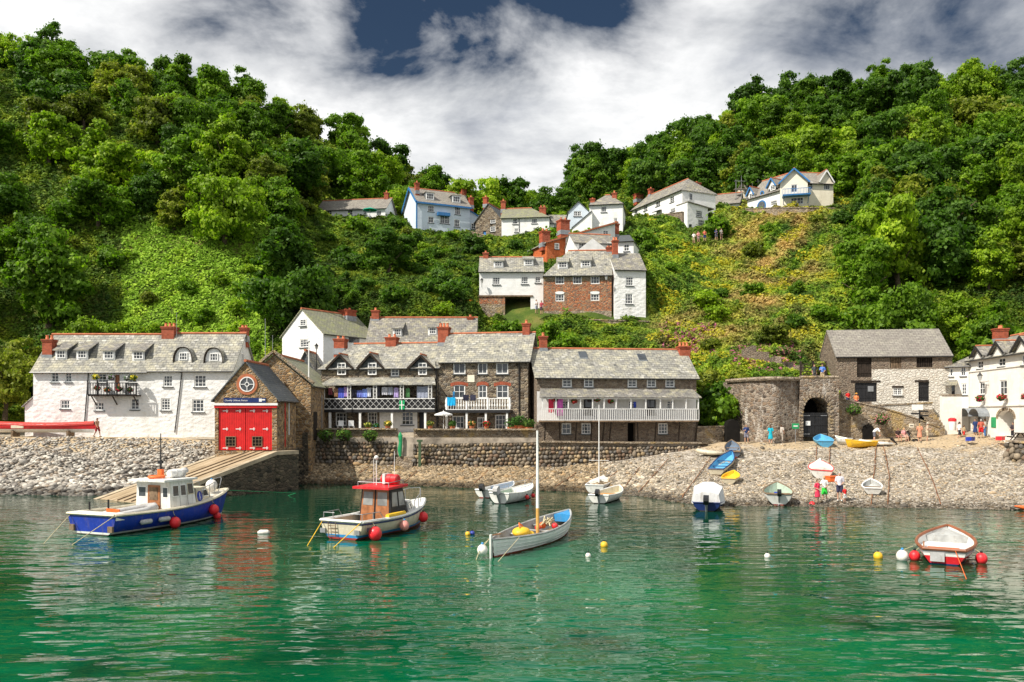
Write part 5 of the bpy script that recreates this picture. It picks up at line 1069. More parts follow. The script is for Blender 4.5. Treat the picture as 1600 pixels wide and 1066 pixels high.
def rubble_wall(name, label, pts, m, thick=.5, below=1.5, coping=True, cat='wall'):
    """pts: (px, py_top, d, py_base) along the wall"""
    o = empty(name, P(pts[0][0], pts[0][3], pts[0][2]), 0, label, cat); O = o.location; b = MB(); c = MB()
    for (ax, at_, ad, ab), (bx, bt, bd, bb) in zip(pts[:-1], pts[1:]):
        A, B, A0, B0 = P(ax, at_, ad) - O, P(bx, bt, bd) - O, P(ax, ab, ad) - O, P(bx, bb, bd) - O; n = Vector((A.y - B.y, B.x - A.x, 0)).normalized() * thick; dn = Vector((0, 0, -below))
        b.add([A0 + dn, B0 + dn, B, A, A0 + dn + n, B0 + dn + n, B + n, A + n], [(0,1,2,3),(3,2,6,7),(7,6,5,4),(0,3,7,4),(1,5,6,2)])
        if coping: c.bar(A + n * .5 + Vector((0,0,.05)), B + n * .5 + Vector((0,0,.05)), thick + .15, .12)
    b.build('wall', m, o)
    if coping: c.build('coping', M['stone_warm'], o)
    return o
rubble_wall('ramp_wall', 'rubble wall sloping down beside the ramp from the store door to the quay', [(1311, 623.5, 79.8, 686), (1380, 638, 79.6, 686), (1425, 652, 79.4, 684), (1469, 669, 79.2, 682)], M['stone_warm'], .7)
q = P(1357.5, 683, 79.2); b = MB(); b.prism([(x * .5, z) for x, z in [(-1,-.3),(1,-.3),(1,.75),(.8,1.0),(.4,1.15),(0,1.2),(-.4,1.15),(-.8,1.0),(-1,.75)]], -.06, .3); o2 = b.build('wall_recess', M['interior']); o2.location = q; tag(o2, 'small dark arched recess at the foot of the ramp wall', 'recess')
rubble_wall('white_yard_wall', 'worn limewashed wall between the stone store and the outside steps', [(1370, 634, 83, 664), (1457, 630, 83, 668)], M['store_white'], .4)
rubble_wall('white_stair_wall', 'tall whitewashed wall beside the outside steps, left of the inn door', [(1471, 618, 81.5, 671), (1503, 618, 81.2, 672)], M['inn'], .5)
rubble_wall('low_quay_wall', 'low rubble wall joining the veranda house to the kiln, bush growing above it', [(1089, 668, 79.2, 700), (1136, 667, 80, 696)], M['stone_warm'], .4)
boulder_wall('quay_kerb', 'low boulder kerb at the right edge of the beach, below the inn', [(40.6, 68), (42, 64), (44, 60)], [3.9, 3.7, 3.4], [3.8, 3.6, 3.3], [2.5, 2.1, 1.8], size=.3)
o = empty('outside_steps', P(1455, 668, 80.6), 0, 'worn stone steps climbing between the white yard wall and the tall white wall', 'steps'); b = MB()
for i in range(9): b.box(0, 1.3, .35 * i, 3.5, -1, .2 + .26 * i)
b.build('tread', M['stone_warm'], o)
# castellated ruin above the kiln, field gate
rubble_wall('ruined_wall', 'broken grey rubble wall with stepped top above the kiln, pink valerian around it', [(1160, 546, 88.5, 600), (1174, 540, 88.4, 600), (1175, 549, 88.3, 600), (1201, 550, 88, 600), (1202, 560, 88, 600), (1211, 557, 88, 600), (1212, 568, 87.6, 600), (1230, 566, 87.4, 600), (1231, 576, 87, 600), (1249, 570, 85.6, 600)], M['store'], .6, coping=False)
rubble_wall('terrace_retaining_wall', 'high rubble retaining wall below the long white house', [(990, 345, 149, 366), (1020, 338, 142.5, 366), (1066, 331.5, 136, 366)], M['store'], .8, 3)
rubble_wall('path_wall', 'low rubble wall by the path under the corner white house', [(1072, 366, 134, 380), (1090, 368, 132, 384), (1120, 376, 130, 388)], M['store'], .4, 2)
rubble_wall('garden_wall', 'low stone garden wall in front of the blue balcony villa', [(1165, 327, 138, 332), (1212, 325, 131, 332), (1262, 325, 130, 332), (1305, 326, 131, 332)], M['stone_warm'], .4, 2)
rubble_wall('cottage_wall', 'rocky rubble wall below the dark stone gabled cottage', [(734, 362, 145, 376), (757, 368, 142, 384), (785, 378, 138, 396)], M['stone'], .5, 3)
rubble_wall('passage_wall', 'low rubble wall in front of the tall plain white house and the rubble house', [(880, 499, 103.4, 508), (955, 501, 102.9, 510), (1015, 503, 103, 514)], M['stone_warm'], .4, 2)
o = empty('field_gate', P(1251, 597, 84), 0, 'dark timber gate of crossed bars above the kiln arch', 'gate'); b = MB(); w_ = 39 * 84 / F
for k in range(5): b.box(0, w_, -.04, .04, .25 + k * .38, .33 + k * .38)
b.bar((0, -.06, .3), (w_ / 2, -.06, 1.8), .08, .05); b.bar((w_, -.06, .3), (w_ / 2, -.06, 1.8), .08, .05); b.build('bars', M['timber_dk'], o)
for x in (0, w_ / 2, w_): MB().box(x - .08, x + .08, -.1, .1, -.6, 2.1).build('post', M['timber_dk'], o)
# ------------------------------------------------------------ leaves, trees, shrubs, undergrowth
rnd = random.Random(77)
def leaf_mat(name, c1, c2, c3):
    m, t, b = mat(name, .55, .25); a = N(t, 'ShaderNodeVertexColor', layer_name='tint'); sp = N(t, 'ShaderNodeSeparateColor'); t.links.new(a.outputs[0], sp.inputs[0])
    oi = N(t, 'ShaderNodeObjectInfo'); k = math_(t, 'ADD', sp.outputs[0], math_(t, 'MULTIPLY', math_(t, 'SUBTRACT', oi.outputs['Random'], .5), .35))
    col = ramp(t, [(.0, c1), (.5, c2), (1.0, c3)], k); t.links.new(col, b.inputs['Base Color'])
    tr = N(t, 'ShaderNodeBsdfTranslucent'); t.links.new(mix(t, col, (1.0, 1.25, .5), 1.0, 'MULTIPLY'), tr.inputs[0]); ms = N(t, 'ShaderNodeMixShader', Fac=.45)
    t.links.new(b.outputs[0], ms.inputs[1]); t.links.new(tr.outputs[0], ms.inputs[2]); t.links.new(ms.outputs[0], t.nodes['Material Output'].inputs[0]); return m
LM = {'dark green': leaf_mat('dark leaves', (.034, .08, .008), (.078, .17, .014), (.18, .30, .022)),
      'mid green': leaf_mat('mid leaves', (.06, .125, .008), (.145, .27, .014), (.30, .45, .026)),
      'bright green': leaf_mat('bright leaves', (.10, .18, .010), (.25, .38, .016), (.46, .58, .035)),
      'olive green': leaf_mat('olive leaves', (.08, .11, .012), (.21, .26, .022), (.42, .42, .05))}
def leaves(pos, nrm, size, f, asp=1.5):
    """diamond leaf quads: pos (n,3), nrm (n,3), size (n,), f (n,) tint"""
    n = len(pos); nr = nrm + rng.normal(0, .55, (n, 3)); nr /= np.linalg.norm(nr, axis=1)[:, None] + 1e-9
    a = np.cross(nr, rng.normal(0, 1, (n, 3))); a /= np.linalg.norm(a, axis=1)[:, None] + 1e-9; b_ = np.cross(nr, a); s = size[:, None]
    V = np.stack([pos - a * s * .5 * asp, pos - b_ * s * .5 + nr * s * .12, pos + a * s * .5 * asp, pos + b_ * s * .5 + nr * s * .12], 1).reshape(-1, 3)
    Fc = np.arange(4 * n).reshape(-1, 4); col = np.repeat(np.stack([f, f, f], 1), 4, 0); return V, Fc, col
def crown_mesh(seed, R_=4.0, H_=1.0, nl=26, n=9500, ls=.30, low=-.35):
    global rng
    rng = np.random.default_rng(seed); d = rng.normal(0, 1, (nl, 3)); d /= np.linalg.norm(d, axis=1)[:, None]; d[:, 2] = np.maximum(d[:, 2], low)
    cen = d * R_ * rng.uniform(.30, .86, (nl, 1)) * np.array([rng.uniform(.85, 1.15), rng.uniform(.85, 1.15), H_]); rad = R_ * rng.uniform(.20, .44, nl)
    k = 9; e = rng.normal(0, 1, (nl * k, 3)); e /= np.linalg.norm(e, axis=1)[:, None]; e[:, 2] = np.where(rng.random(nl * k) < .6, np.abs(e[:, 2]), e[:, 2]); pr_ = np.repeat(np.arange(nl), k)
    c2 = cen[pr_] + e * rad[pr_][:, None] * .85; r2 = rad[pr_] * rng.uniform(.24, .56, nl * k); w_ = r2 ** 2 / (r2 ** 2).sum(); li = rng.choice(nl * k, n, p=w_)
    q = rng.normal(0, 1, (n, 3)); q /= np.linalg.norm(q, axis=1)[:, None]; q[:, 2] = np.where(rng.random(n) < .5, np.abs(q[:, 2]), q[:, 2])
    pos = c2[li] + q * r2[li][:, None] * rng.uniform(.55, 1.12, (n, 1)) * np.array([1, 1, .75]); far = rng.random(n) < .13; pos[far] += q[far] * rng.uniform(.05, .55, (far.sum(), 1))
    lf = np.clip(rng.normal(.42, .12, nl), .1, .8)[pr_] + rng.normal(0, .08, nl * k); f = np.clip(lf[li] + rng.normal(0, .14, n), .02, .98)
    return leaves(pos, (q + e[li]) * .6, rng.uniform(.6, 1.3, n) * ls, f)
def trunk_mb(R_, H_, seed):
    r_ = random.Random(seed); b = MB(); b.tube([(0,0,-.8), (.1,0,.6), (.05,.1,H_ * .5), (0,.1,H_ * .85)], [.38, .28, .2, .08], 7)
    for i in range(5):
        a = i * 1.26 + r_.random(); z = H_ * r_.uniform(.3, .6); b.tube([(0,0,z), (math.cos(a) * R_ * .35, math.sin(a) * R_ * .35, z + R_ * .3), (math.cos(a) * R_ * .7, math.sin(a) * R_ * .7, z + R_ * .55)], [.13, .08, .03], 5)
    return b
M['bark'] = plain('bark', (.10, .075, .05), .95, .1, .3, 6)
PROTO = []
for i, (R_, Hs, nl, low, tk) in enumerate(((4.0, .95, 30, -.45, 3.6), (3.6, 1.3, 20, -.55, 4.6), (4.5, .7, 36, -.3, 3.2), (3.3, 1.45, 30, -.8, 4.8), (4.1, .9, 22, -.5, 3.6), (3.9, 1.0, 38, -.4, 3.8), (3.4, 1.45, 30, -.7, 4.9))):
    V, Fc, col = crown_mesh(100 + i, R_, Hs, nl, 15500, .275, low); tk -= 1.0; V = V + np.array([0, 0, tk]); me = np_mesh('crown', V, Fc, LM['mid green'], col, link=False)
    to = trunk_mb(R_, tk + 2.0, i).build('trunk', M['bark']); PROTO.append((me, to.data, R_, tk + R_ * Hs)); bpy.data.objects.remove(to)
SHP = []
for i, (R_, Hs) in enumerate(((1.6, .7), (1.8, .6), (1.4, .85), (1.7, .65))):
    V, Fc, col = crown_mesh(200 + i, R_, Hs, 16, 4200, .21, -.2); V = V + np.array([0, 0, R_ * Hs * .55]); me = np_mesh('foliage', V, Fc, LM['mid green'], col, link=False)
    b = MB()
    for k in range(5): a = k * 1.3; b.tube([(0,0,-.3), (math.cos(a) * .3, math.sin(a) * .3, .5), (math.cos(a) * .8, math.sin(a) * .8, 1.1)], [.06, .045, .02], 5)
    so = b.build('stem', M['bark']); SHP.append((me, so.data, R_, R_ * Hs * 1.6)); bpy.data.objects.remove(so)
rng = np.random.default_rng(5)
def proj(x, y, z): return 800 + F * x / y, HY - F * (z - HC) / y
# what must stay in view: (px0, py0, px1, py1, distance)
KEEP = [(34,526,398,690,78),(336,560,486,700,68),(444,484,568,560,91),(575,496,742,540,94),(452,549,505,600,87),(502,525,836,672,79),(839,525,1090,700,77),(1142,590,1312,690,79),(1250,560,1292,600,84.5),(1304,512,1490,690,83),(1480,515,1600,690,70),
        (749,392,1010,498,104),(845,345,990,410,112),(494,300,612,339,148),(642,286,757,362,145),(743,310,786,368,144),(784,314,888,362,139),(888,300,975,358,131),(985,290,1068,348,138),(1062,286,1118,380,138),(1105,300,1155,325,144),(1150,262,1304,322,132),(990,335,1068,362,136)]
def clear(x, y, z, r, h, tol=.35):
    pxc, pyb = proj(x, y, z); pyt = proj(x, y, z + h)[1]; rp = F * r / y
    for a, t, c, b_, d in KEEP:
        if y < d + 1.5 and pxc + rp * (1 - tol) > a and pxc - rp * (1 - tol) < c and pyt < b_ - 3 and pyb > t: return False
        if y < d + 13 and y > d - 2 and a - 8 < pxc < c + 8 and (d - 2 < y < d + 8.5): return False
    return True
# tone by place in the photograph's hillside
def tone(px, py):
    r_ = rnd.random()
    if 200 < px < 410 and 340 < py < 520: w_ = (0, .2, .7, .1)
    elif 385 < px < 745 and 395 < py < 520: w_ = (.75, .2, .05, 0)
    elif px < 60 and py > 230: w_ = (.5, .3, .2, 0)
    elif px < 400 and py > 170: w_ = (.10, .32, .44, .14)
    elif px < 620 and py < 200: w_ = (.35, .4, .15, .1)
    elif px < 760: w_ = (.2, .4, .25, .15)
    elif px < 1120 and py < 320: w_ = (.55, .35, .05, .05)
    elif px > 1100 and py < 200: w_ = (.5, .35, .1, .05)
    elif px > 1290: w_ = (.25, .45, .2, .1)
    else: w_ = (.15, .35, .3, .2)
    for nm, k in zip(('dark green', 'mid green', 'bright green', 'olive green'), w_):
        r_ -= k
        if r_ < 0: return nm
    return 'mid green'
def treezone(px, py):  # probability of a full tree at a foot point
    if 190 < px < 430 and 385 < py < 620: return .03
    if 1010 < px < 1300 and 400 < py: return 0
    if 1010 < px < 1300 and 330 < py < 600: return .04
    if 480 < px < 760 and 330 < py < 430: return .25
    if 745 < px < 1010 and 320 < py < 500: return .12
    if 840 < px < 1100 and 500 < py: return .05
    if 560 < px < 840 and py > 480: return .3
    if px < 420 and 540 < py: return .6
    return 1.0
PLACED = []; trees = []; shrubs = []
cand = []
for _ in range(26000):
    y = 86 + 190 * rnd.random() ** 1.25; x = (rnd.random() * 2 - 1) * y * .68; cand.append((x, y))
ca = np.array(cand); cz = hill_z(ca[:, 0], ca[:, 1]); cell = {}
def near(x, y, r):
    i, j = int(x // 4), int(y // 4)
    for a in range(i - 2, i + 3):
        for b_ in range(j - 2, j + 3):
            for (u, v_, q) in cell.get((a, b_), ()):
                if (u - x) ** 2 + (v_ - y) ** 2 < ((r + q) * .5) ** 2: return True
    return False
for (x, y), z in zip(cand, cz):
    px, py = proj(x, y, z)
    if px < -90 or px > 1690 or py > 640: continue
    big = rnd.random() < treezone(px, py)
    # hidden behind the crest?
    q = np.linspace(.3, .97, 14); hz = hill_z(x * q, y * q) * (y * q > 85); line = HC + (z + 8 - HC) * q
    if (hz > line + 1).any(): continue
    if big:
        sc = rnd.uniform(.85, 1.45) * (1.0 if y < 175 else 1.05); k = rnd.randrange(len(PROTO)); R_, H_ = PROTO[k][2] * sc, PROTO[k][3] * sc
        if near(x, y, R_ * 1.08) or not clear(x, y, z, R_, H_) or len(trees) >= 299: big = len(trees) < 299 and False
        else: trees.append([x, y, z - .3, sc, k, R_, H_, px, py, None]); cell.setdefault((int(x // 4), int(y // 4)), []).append((x, y, R_ * 1.08)); continue
    if not big:
        if rnd.random() > (.28 if 1010 < px < 1300 and 330 < py < 600 else .85): continue
        sc = rnd.uniform(.7, 1.5) * (.75 if 190 < px < 430 else 1); k = rnd.randrange(len(SHP)); R_, H_ = SHP[k][2] * sc, SHP[k][3] * sc
        if len(shrubs) >= 299 or near(x, y, R_ * 1.5) or not clear(x, y, z, R_, H_, .1): continue
        shrubs.append([x, y, z, sc, k, R_, H_, px, py, None]); cell.setdefault((int(x // 4), int(y // 4)), []).append((x, y, R_ * 1.5))
# a few placed ones: bush above the low quay wall, clipped bush by the back row, trees left of the long row
for px, py, d, sc, k, tn in ((1113, 672, 82.5, 1.75, 0, 'mid green'), (1128, 640, 85, 1.6, 1, 'dark green'), (694, 497, 99, .9, 2, 'bright green'), (1122, 372, 131, 1.7, 3, 'mid green'), (1440 , 560, 96, 1.3, 1, 'mid green'), (1152, 604, 84.5, .9, 2, 'olive green'), (1182, 602, 85.5, .8, 0, 'mid green'), (1222, 600, 85.5, .7, 3, 'olive green'), (1133, 655, 81.6, 1.0, 2, 'mid green')):
    p = P(px, py, d); shrubs.append([p.x, p.y, p.z, sc, k, SHP[k][2] * sc, SHP[k][3] * sc, px, py, tn])
for px, py, d, sc, k in ((8, 640, 82, .85, 5), (28, 610, 89, .8, 0), (-40, 640, 84, 1.0, 2)):
    p = P(px, py, d); trees.append([p.x, p.y, p.z - .3, sc, k, PROTO[k][2] * sc, PROTO[k][3] * sc, px, py, 'olive green' if px > 0 else 'dark green'])
ORD = ['first','second','third','fourth','fifth','sixth','seventh','eighth','ninth','tenth','eleventh','twelfth','thirteenth','fourteenth','fifteenth','sixteenth','seventeenth','eighteenth','nineteenth','twentieth']
def region(px, py, shrub):
    col = min(7, max(0, int(px // 200)))
    cols = ['at far left', 'above the white row', 'above the boathouse', 'above the terrace', 'by mid-slope houses', 'above the veranda', 'above the kiln', 'above the inn']
    row = 'on the skyline' if py < (190 if px < 420 else 260 if px < 700 else 300 if px < 1000 else 235 if px < 1150 else 165) else 'high up' if py < 290 else 'halfway up' if py < 400 else 'low down' if py < 500 else 'near the roofs'
    return row + ' ' + cols[col]
def place(lst, protos, name, p1, p2, cat, grp):
    groups = {}
    for t_ in lst: 
        t_[9] = t_[9] or tone(t_[7], t_[8] - 25); groups.setdefault((t_[9], region(t_[7], t_[8] - 25, 0)), []).append(t_)
    for (tn, rg), g in groups.items():
        g.sort(key=lambda q: q[7])
        for i, (x, y, z, sc, k, R_, H_, px, py, _) in enumerate(g):
            one = len(g) == 1; lab = f'{tn} {cat} {rg}' if one else (f'{ORD[min(i, 19)]} from left of {tn} {cat}s {rg}')
            o = empty(name, (x, y, z), rnd.random() * 6.28, lab, cat, grp); s1, s2 = sc * rnd.uniform(.9, 1.1), sc * rnd.uniform(.88, 1.12); o.scale = (s1 * rnd.uniform(.88, 1.14), s1, s2); o.rotation_euler = (rnd.uniform(-.09, .09), rnd.uniform(-.09, .09), o.rotation_euler.z)
            c = bpy.data.objects.new(p1, protos[k][0]); C.objects.link(c); c.parent = o; c.material_slots[0].link = 'OBJECT'; c.material_slots[0].material = LM[tn]
            u = bpy.data.objects.new(p2, protos[k][1]); C.objects.link(u); u.parent = o
place(trees, PROTO, 'broadleaf_tree', 'crown', 'trunk', 'tree', 'trees on the wooded hillsides')
place(shrubs, SHP, 'shrub', 'foliage', 'stem', 'shrub', 'shrubs on the hillsides')
print('TREES', len(trees), 'SHRUBS', len(shrubs))
# undergrowth: bracken, grass and flowers over the open slopes, one mass
rng = np.random.default_rng(9); n = 1700000; y = 84 + 130 * rng.random(n) ** 1.2; x = (rng.random(n) * 2 - 1) * y * .66
px = 800 + F * x / y; z = np.empty(n); z = hill_z(x, y); py = HY - F * (z - HC) / y
open_ = ((px > 1000) & (px < 1320) & (py > 310)) | ((px > 470) & (px < 770) & (py > 320)) | ((px > 740) & (px < 1110) & (py > 400)) | ((px > 740) & (px < 1160) & (py > 340)) | ((px > 1300) & (py > 470))
keep = (py < 662) & (px > -30) & (px < 1640) & (z > 4.9) & ((open_ & (rng.random(n) < .95)) | (rng.random(n) < .5)) & (y < 200)
for h in HOUSES:
    qx, qy = x - h.o.location.x, y - h.o.location.y; ca_, sa_ = math.cos(h.ang), math.sin(h.ang); u_, v_ = qx * ca_ + qy * sa_, -qx * sa_ + qy * ca_; keep &= ~((u_ > -.5) & (u_ < h.L + .5) & (v_ > -.9) & (v_ < h.D + .4))
keep &= ~((px > 786) & (px < 850) & (y > 101.5) & (y < 112))
keep &= ~((px > 1142) & (px < 1312) & (y > 79) & (y < 82.5)) & ~((px > 1312) & (px < 1480) & (y < 86))
x, y, z, px, py = x[keep], y[keep], z[keep], px[keep], py[keep]; n = len(x)
def fbm(x, y, s, ph): return (np.sin(x * s + ph + 1.7 * np.sin(y * s * .8 + ph)) * np.cos(y * s * 1.1 - ph * 2 + 1.3 * np.sin(x * s * .7)) + .5 * np.sin(x * s * 2.3 + ph * 3) * np.cos(y * s * 2.1 + ph))
mound = np.clip(fbm(x, y, .9, 1.0) * .55 + fbm(x, y, 2.1, 2.0) * .25, 0, None); hgt = rng.random(n) ** .6 * (.35 + mound * 1.1)
f = np.clip(.45 + .22 * fbm(x, y, .5, 4) + .16 * fbm(x, y, 1.7, 7) + rng.normal(0, .07, n), 0, 1)
pal = np.array([(.02, .05, .008), (.05, .11, .012), (.11, .20, .014), (.24, .32, .02), (.36, .38, .04)])
i0 = np.clip((f * 4).astype(int), 0, 3); fr = (f * 4 - i0)[:, None]; col = pal[i0] * (1 - fr) + pal[i0 + 1] * fr
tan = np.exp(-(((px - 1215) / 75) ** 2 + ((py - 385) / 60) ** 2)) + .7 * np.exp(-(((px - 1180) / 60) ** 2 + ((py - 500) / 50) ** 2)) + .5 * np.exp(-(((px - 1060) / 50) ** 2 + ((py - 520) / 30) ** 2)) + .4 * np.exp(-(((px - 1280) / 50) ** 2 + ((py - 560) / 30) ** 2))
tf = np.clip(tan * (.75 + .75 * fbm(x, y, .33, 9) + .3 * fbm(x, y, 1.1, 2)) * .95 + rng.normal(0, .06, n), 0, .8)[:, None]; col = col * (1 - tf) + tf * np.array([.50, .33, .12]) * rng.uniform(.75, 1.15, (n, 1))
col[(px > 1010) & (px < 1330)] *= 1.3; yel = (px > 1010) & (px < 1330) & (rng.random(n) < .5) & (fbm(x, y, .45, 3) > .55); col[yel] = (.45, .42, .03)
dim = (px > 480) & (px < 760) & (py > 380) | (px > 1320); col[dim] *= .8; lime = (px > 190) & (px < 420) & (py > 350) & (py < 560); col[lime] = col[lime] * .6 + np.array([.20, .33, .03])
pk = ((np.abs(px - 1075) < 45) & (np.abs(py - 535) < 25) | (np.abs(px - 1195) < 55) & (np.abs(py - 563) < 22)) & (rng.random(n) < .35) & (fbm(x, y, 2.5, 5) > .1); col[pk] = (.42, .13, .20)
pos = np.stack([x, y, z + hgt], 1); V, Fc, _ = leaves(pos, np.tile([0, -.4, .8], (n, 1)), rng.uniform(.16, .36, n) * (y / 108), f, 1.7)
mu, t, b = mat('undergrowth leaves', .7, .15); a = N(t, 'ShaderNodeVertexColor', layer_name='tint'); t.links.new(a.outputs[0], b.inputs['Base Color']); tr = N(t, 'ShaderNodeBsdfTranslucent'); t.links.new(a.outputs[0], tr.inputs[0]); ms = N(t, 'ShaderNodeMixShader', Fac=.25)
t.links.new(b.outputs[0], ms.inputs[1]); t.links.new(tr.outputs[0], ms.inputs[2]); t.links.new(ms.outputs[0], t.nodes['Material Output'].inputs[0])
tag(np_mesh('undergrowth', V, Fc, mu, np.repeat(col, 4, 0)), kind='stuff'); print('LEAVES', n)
# ------------------------------------------------------------ boats
def beach_at(px, py):
    lo, hi = 45.0, 82.0
    for _ in range(40):
        d = (lo + hi) / 2; x = (px - 800) * d / F; z = HC - (py - HY) * d / F
        if z > float(beach_z(x, d)): lo = d
        else: hi = d
    d = (lo + hi) / 2; return Vector(((px - 800) * d / F, d, HC - (py - HY) * d / F))
def gm(name, c, rough=.35, var=.06, spec=.5):
    m = plain(name, c, rough, spec, var, 2.0); t = m.node_tree; b = t.nodes['Principled BSDF']; src = b.inputs['Base Color'].links[0].from_socket    # weathered: streaks, scuffs, weed at the waterline
    k = ramp(t, [(.52, 0.0), (.72, .55)], noise(t, objco(t, (3.0, 3.0, .5)), 1.6, 6, .7)); c2 = mix(t, src, (.20, .15, .09), k)
    k2 = ramp(t, [(.62, 0.0), (.66, .5)], noise(t, objco(t, (1, 1, 4)), 7, 3, .6)); t.links.new(mix(t, c2, tuple(min(.8, x * 1.5 + .05) for x in c), k2), b.inputs['Base Color']); t.links.new(ramp(t, [(.3, rough), (.7, min(1, rough + .3))], noise(t, objco(t), 3, 4)), b.inputs['Roughness']); return m
M['gel_white'] = gm('white gelcoat', (.74, .74, .70)); M['gel_blue'] = gm('royal blue hull paint', (.006, .035, .34)); M['boot_dark'] = gm('antifouling', (.04, .03, .03), .7)
M['gel_cream'] = gm('cream gelcoat', (.62, .56, .42)); M['deck'] = gm('pale deck', (.52, .49, .43), .7, .15); M['red_gel'] = gm('red gelcoat', (.58, .012, .02)); M['blue_line'] = gm('light blue paint', (.03, .25, .55))
M['grey_tube'] = gm('grey rubber', (.42, .42, .42), .6); M['fender'] = gm('red fender', (.75, .02, .03), .3); M['white_ball'] = gm('white buoy', (.8, .76, .70), .4, .12); M['yellow'] = gm('yellow plastic', (.80, .48, .02), .4); M['sky_blue'] = gm('sky blue paint', (.10, .38, .62), .4)
M['rope'] = gm('pale rope', (.48, .42, .26), .9); M['chain'] = gm('rusty chain', (.20, .08, .03), .95, .3); M['cover'] = gm('white boat cover', (.66, .66, .66), .8, .08); M['orange_p'] = gm('orange plastic', (.80, .14, .02), .4); M['grey_blue'] = gm('grey blue paint', (.14, .19, .26), .5); M['green_int'] = gm('pale green paint', (.42, .52, .42), .5); M['inner'] = gm('grey inside paint', (.36, .37, .36), .7, .15); M['boot_red'] = gm('red bottom paint', (.30, .03, .02), .6)
class Boat:
    def __init__(s, name, label, stern, bow, B, Hs, Hm, Hb, tw=.8, rake=.5, draft=.3, bands=None, mats=None, inner=None, floor=.1, gun=None, gw=.09, cat='boat', group=None, z=0.0, pitch=0, roll=0, full=2.6, n=16, open_=True, mid=.42, strakes=0, gh=.06):
        stern, bow = Vector(stern), Vector(bow); e = bow - stern; e.z = 0; s.L = L = e.length; s.o = empty(name, (stern.x, stern.y, stern.z), math.atan2(e.y, e.x), label, cat, group)
        s.o.rotation_euler = (roll, -pitch, math.atan2(e.y, e.x)); s.o.rotation_mode = 'XYZ'
        s.p = dict(B=B, Hs=Hs, Hm=Hm, Hb=Hb, tw=tw, rake=rake, draft=draft, full=full, mid=mid); mats = mats or [M['gel_white'], M['boot_dark']]; bands = bands or [(.06, 0), (-9, 1)]
        zl = sorted({b_[0] for b_ in bands if b_[0] > -5}, reverse=True); T = [i / n for i in range(n + 1)]; b = MB()
        def rows(t):
            zt = s.zt(t); hi = max(zl[0] + .02, zl[0] + .02); top = [zt - (zt - hi) * k / 5 for k in range(5)]; return top + [min(q, zt - .01 * i) for i, q in enumerate(zl)] + [-draft * .4, -draft * .8, -draft]
        R0 = [rows(t) for t in T]; m = len(R0[0])
        for side in (1, -1):
            g = [[s.pt(t, R0[i][j], side) for j in range(m)] for i, t in enumerate(T)]; base = len(b.v); b.v += [q for r_ in g for q in r_]
            for i in range(n):
                for j in range(m - 1):
                    zc = (R0[i][j] + R0[i][j+1]) / 2; mi = next(k for zz, k in bands if zc > zz); q = (base+i*m+j, base+i*m+j+1, base+(i+1)*m+j+1, base+(i+1)*m+j); b.f.append(q if side > 0 else q[::-1]); b.m.append(mi)
        if tw > .1:
            for j in range(m - 1):
                zc = (R0[0][j] + R0[0][j+1]) / 2; mi = next(k for zz, k in bands if zc > zz); b.add([s.pt(0, R0[0][j], 1), s.pt(0, R0[0][j], -1), s.pt(0, R0[0][j+1], -1), s.pt(0, R0[0][j+1], 1)], [(0, 1, 2, 3)], mi)
        s.hull = b.build('hull', mats, s.o, smooth='auto', fix=False)
        if open_:
            b = MB(); T2 = T[:-1] + [.985]; k = 4; fz = lambda t: floor + max(0, t - .75) * 1.2
            for side in (1, -1):
                base = len(b.v)
                for t in T2:
                    for j in range(k + 1): z_ = s.zt(t) - .01 - (s.zt(t) - .01 - fz(t)) * j / k; q = s.pt(t, z_, side); yy = max(.01, abs(q[1]) - .05) * side; b.v.append((q[0] + (.05 if t == 0 else -.05 * t ** 4), yy, z_))
                for i in range(n):
                    for j in range(k): q = (base+i*(k+1)+j, base+(i+1)*(k+1)+j, base+(i+1)*(k+1)+j+1, base+i*(k+1)+j+1); b.f.append(q if side > 0 else q[::-1]); b.m.append(0)
            half = (n + 1) * (k + 1)
            for i in range(n): b.f.append((i*(k+1)+k, (i+1)*(k+1)+k, half+(i+1)*(k+1)+k, half+i*(k+1)+k)); b.m.append(1)
            for j in range(k): b.f.append((j, j+1, half+j+1, half+j)); b.m.append(0)
            b.build('inside', inner if isinstance(inner, list) else [inner or M['inner'], M['timber'] if inner is None else inner], s.o, smooth='auto', fix=False)
        b = MB()
        for side in (1, -1): b.tube([Vector(s.pt(t, s.zt(t), side)) + Vector((0, -side * .02, .0)) for t in T[:-1] + [.99]], gw, 6, sq=gh / gw if gw else 1)
        if tw > .1: b.tube([Vector(s.pt(0, s.zt(0), 1)), Vector(s.pt(0, s.zt(0), -1))], gw, 6, sq=gh / gw)
        b.build('gunwale', gun or M['timber'], s.o, smooth='auto')
    def zt(s, t): p = s.p; return p['Hm'] + (p['Hs'] - p['Hm']) * max(0, 1 - t / .45) ** 2 + (p['Hb'] - p['Hm']) * max(0, (t - .3) / .7) ** 2
    def hb(s, t):
        p = s.p; m = p['mid']; return p['B'] / 2 * (p['tw'] + (1 - p['tw']) * math.sin(math.pi / 2 * t / m) if t < m else max(.012, 1 - ((t - m) / (1 - m)) ** 2.4))
    def pt(s, t, z, side=1):
        p = s.p; zt = s.zt(t); q = min(1, max(0, (zt - z) / (zt + p['draft']))); y = s.hb(t) * max(0, 1 - q ** p['full']) ** .75 * (1 - .12 * q * (t < .5)); x = s.L * t + p['rake'] * (1 - q) * t ** 3 - .12 * (1 - q) * (1 - t) ** 8 * (p['tw'] > .1) - (.3 * (1 - q) * (1 - t) ** 6 if p['tw'] < .1 else 0)
        return (x, y * side, z)
    def thwart(s, t, z, w_=.22, m=None, name='thwart'):
        y = abs(s.pt(t, z)[1]) - .06; x = s.pt(t, z)[0]; return MB().box(x - w_ / 2, x + w_ / 2, -y, y, z - .03, z).build(name, m or M['timber'], s.o)
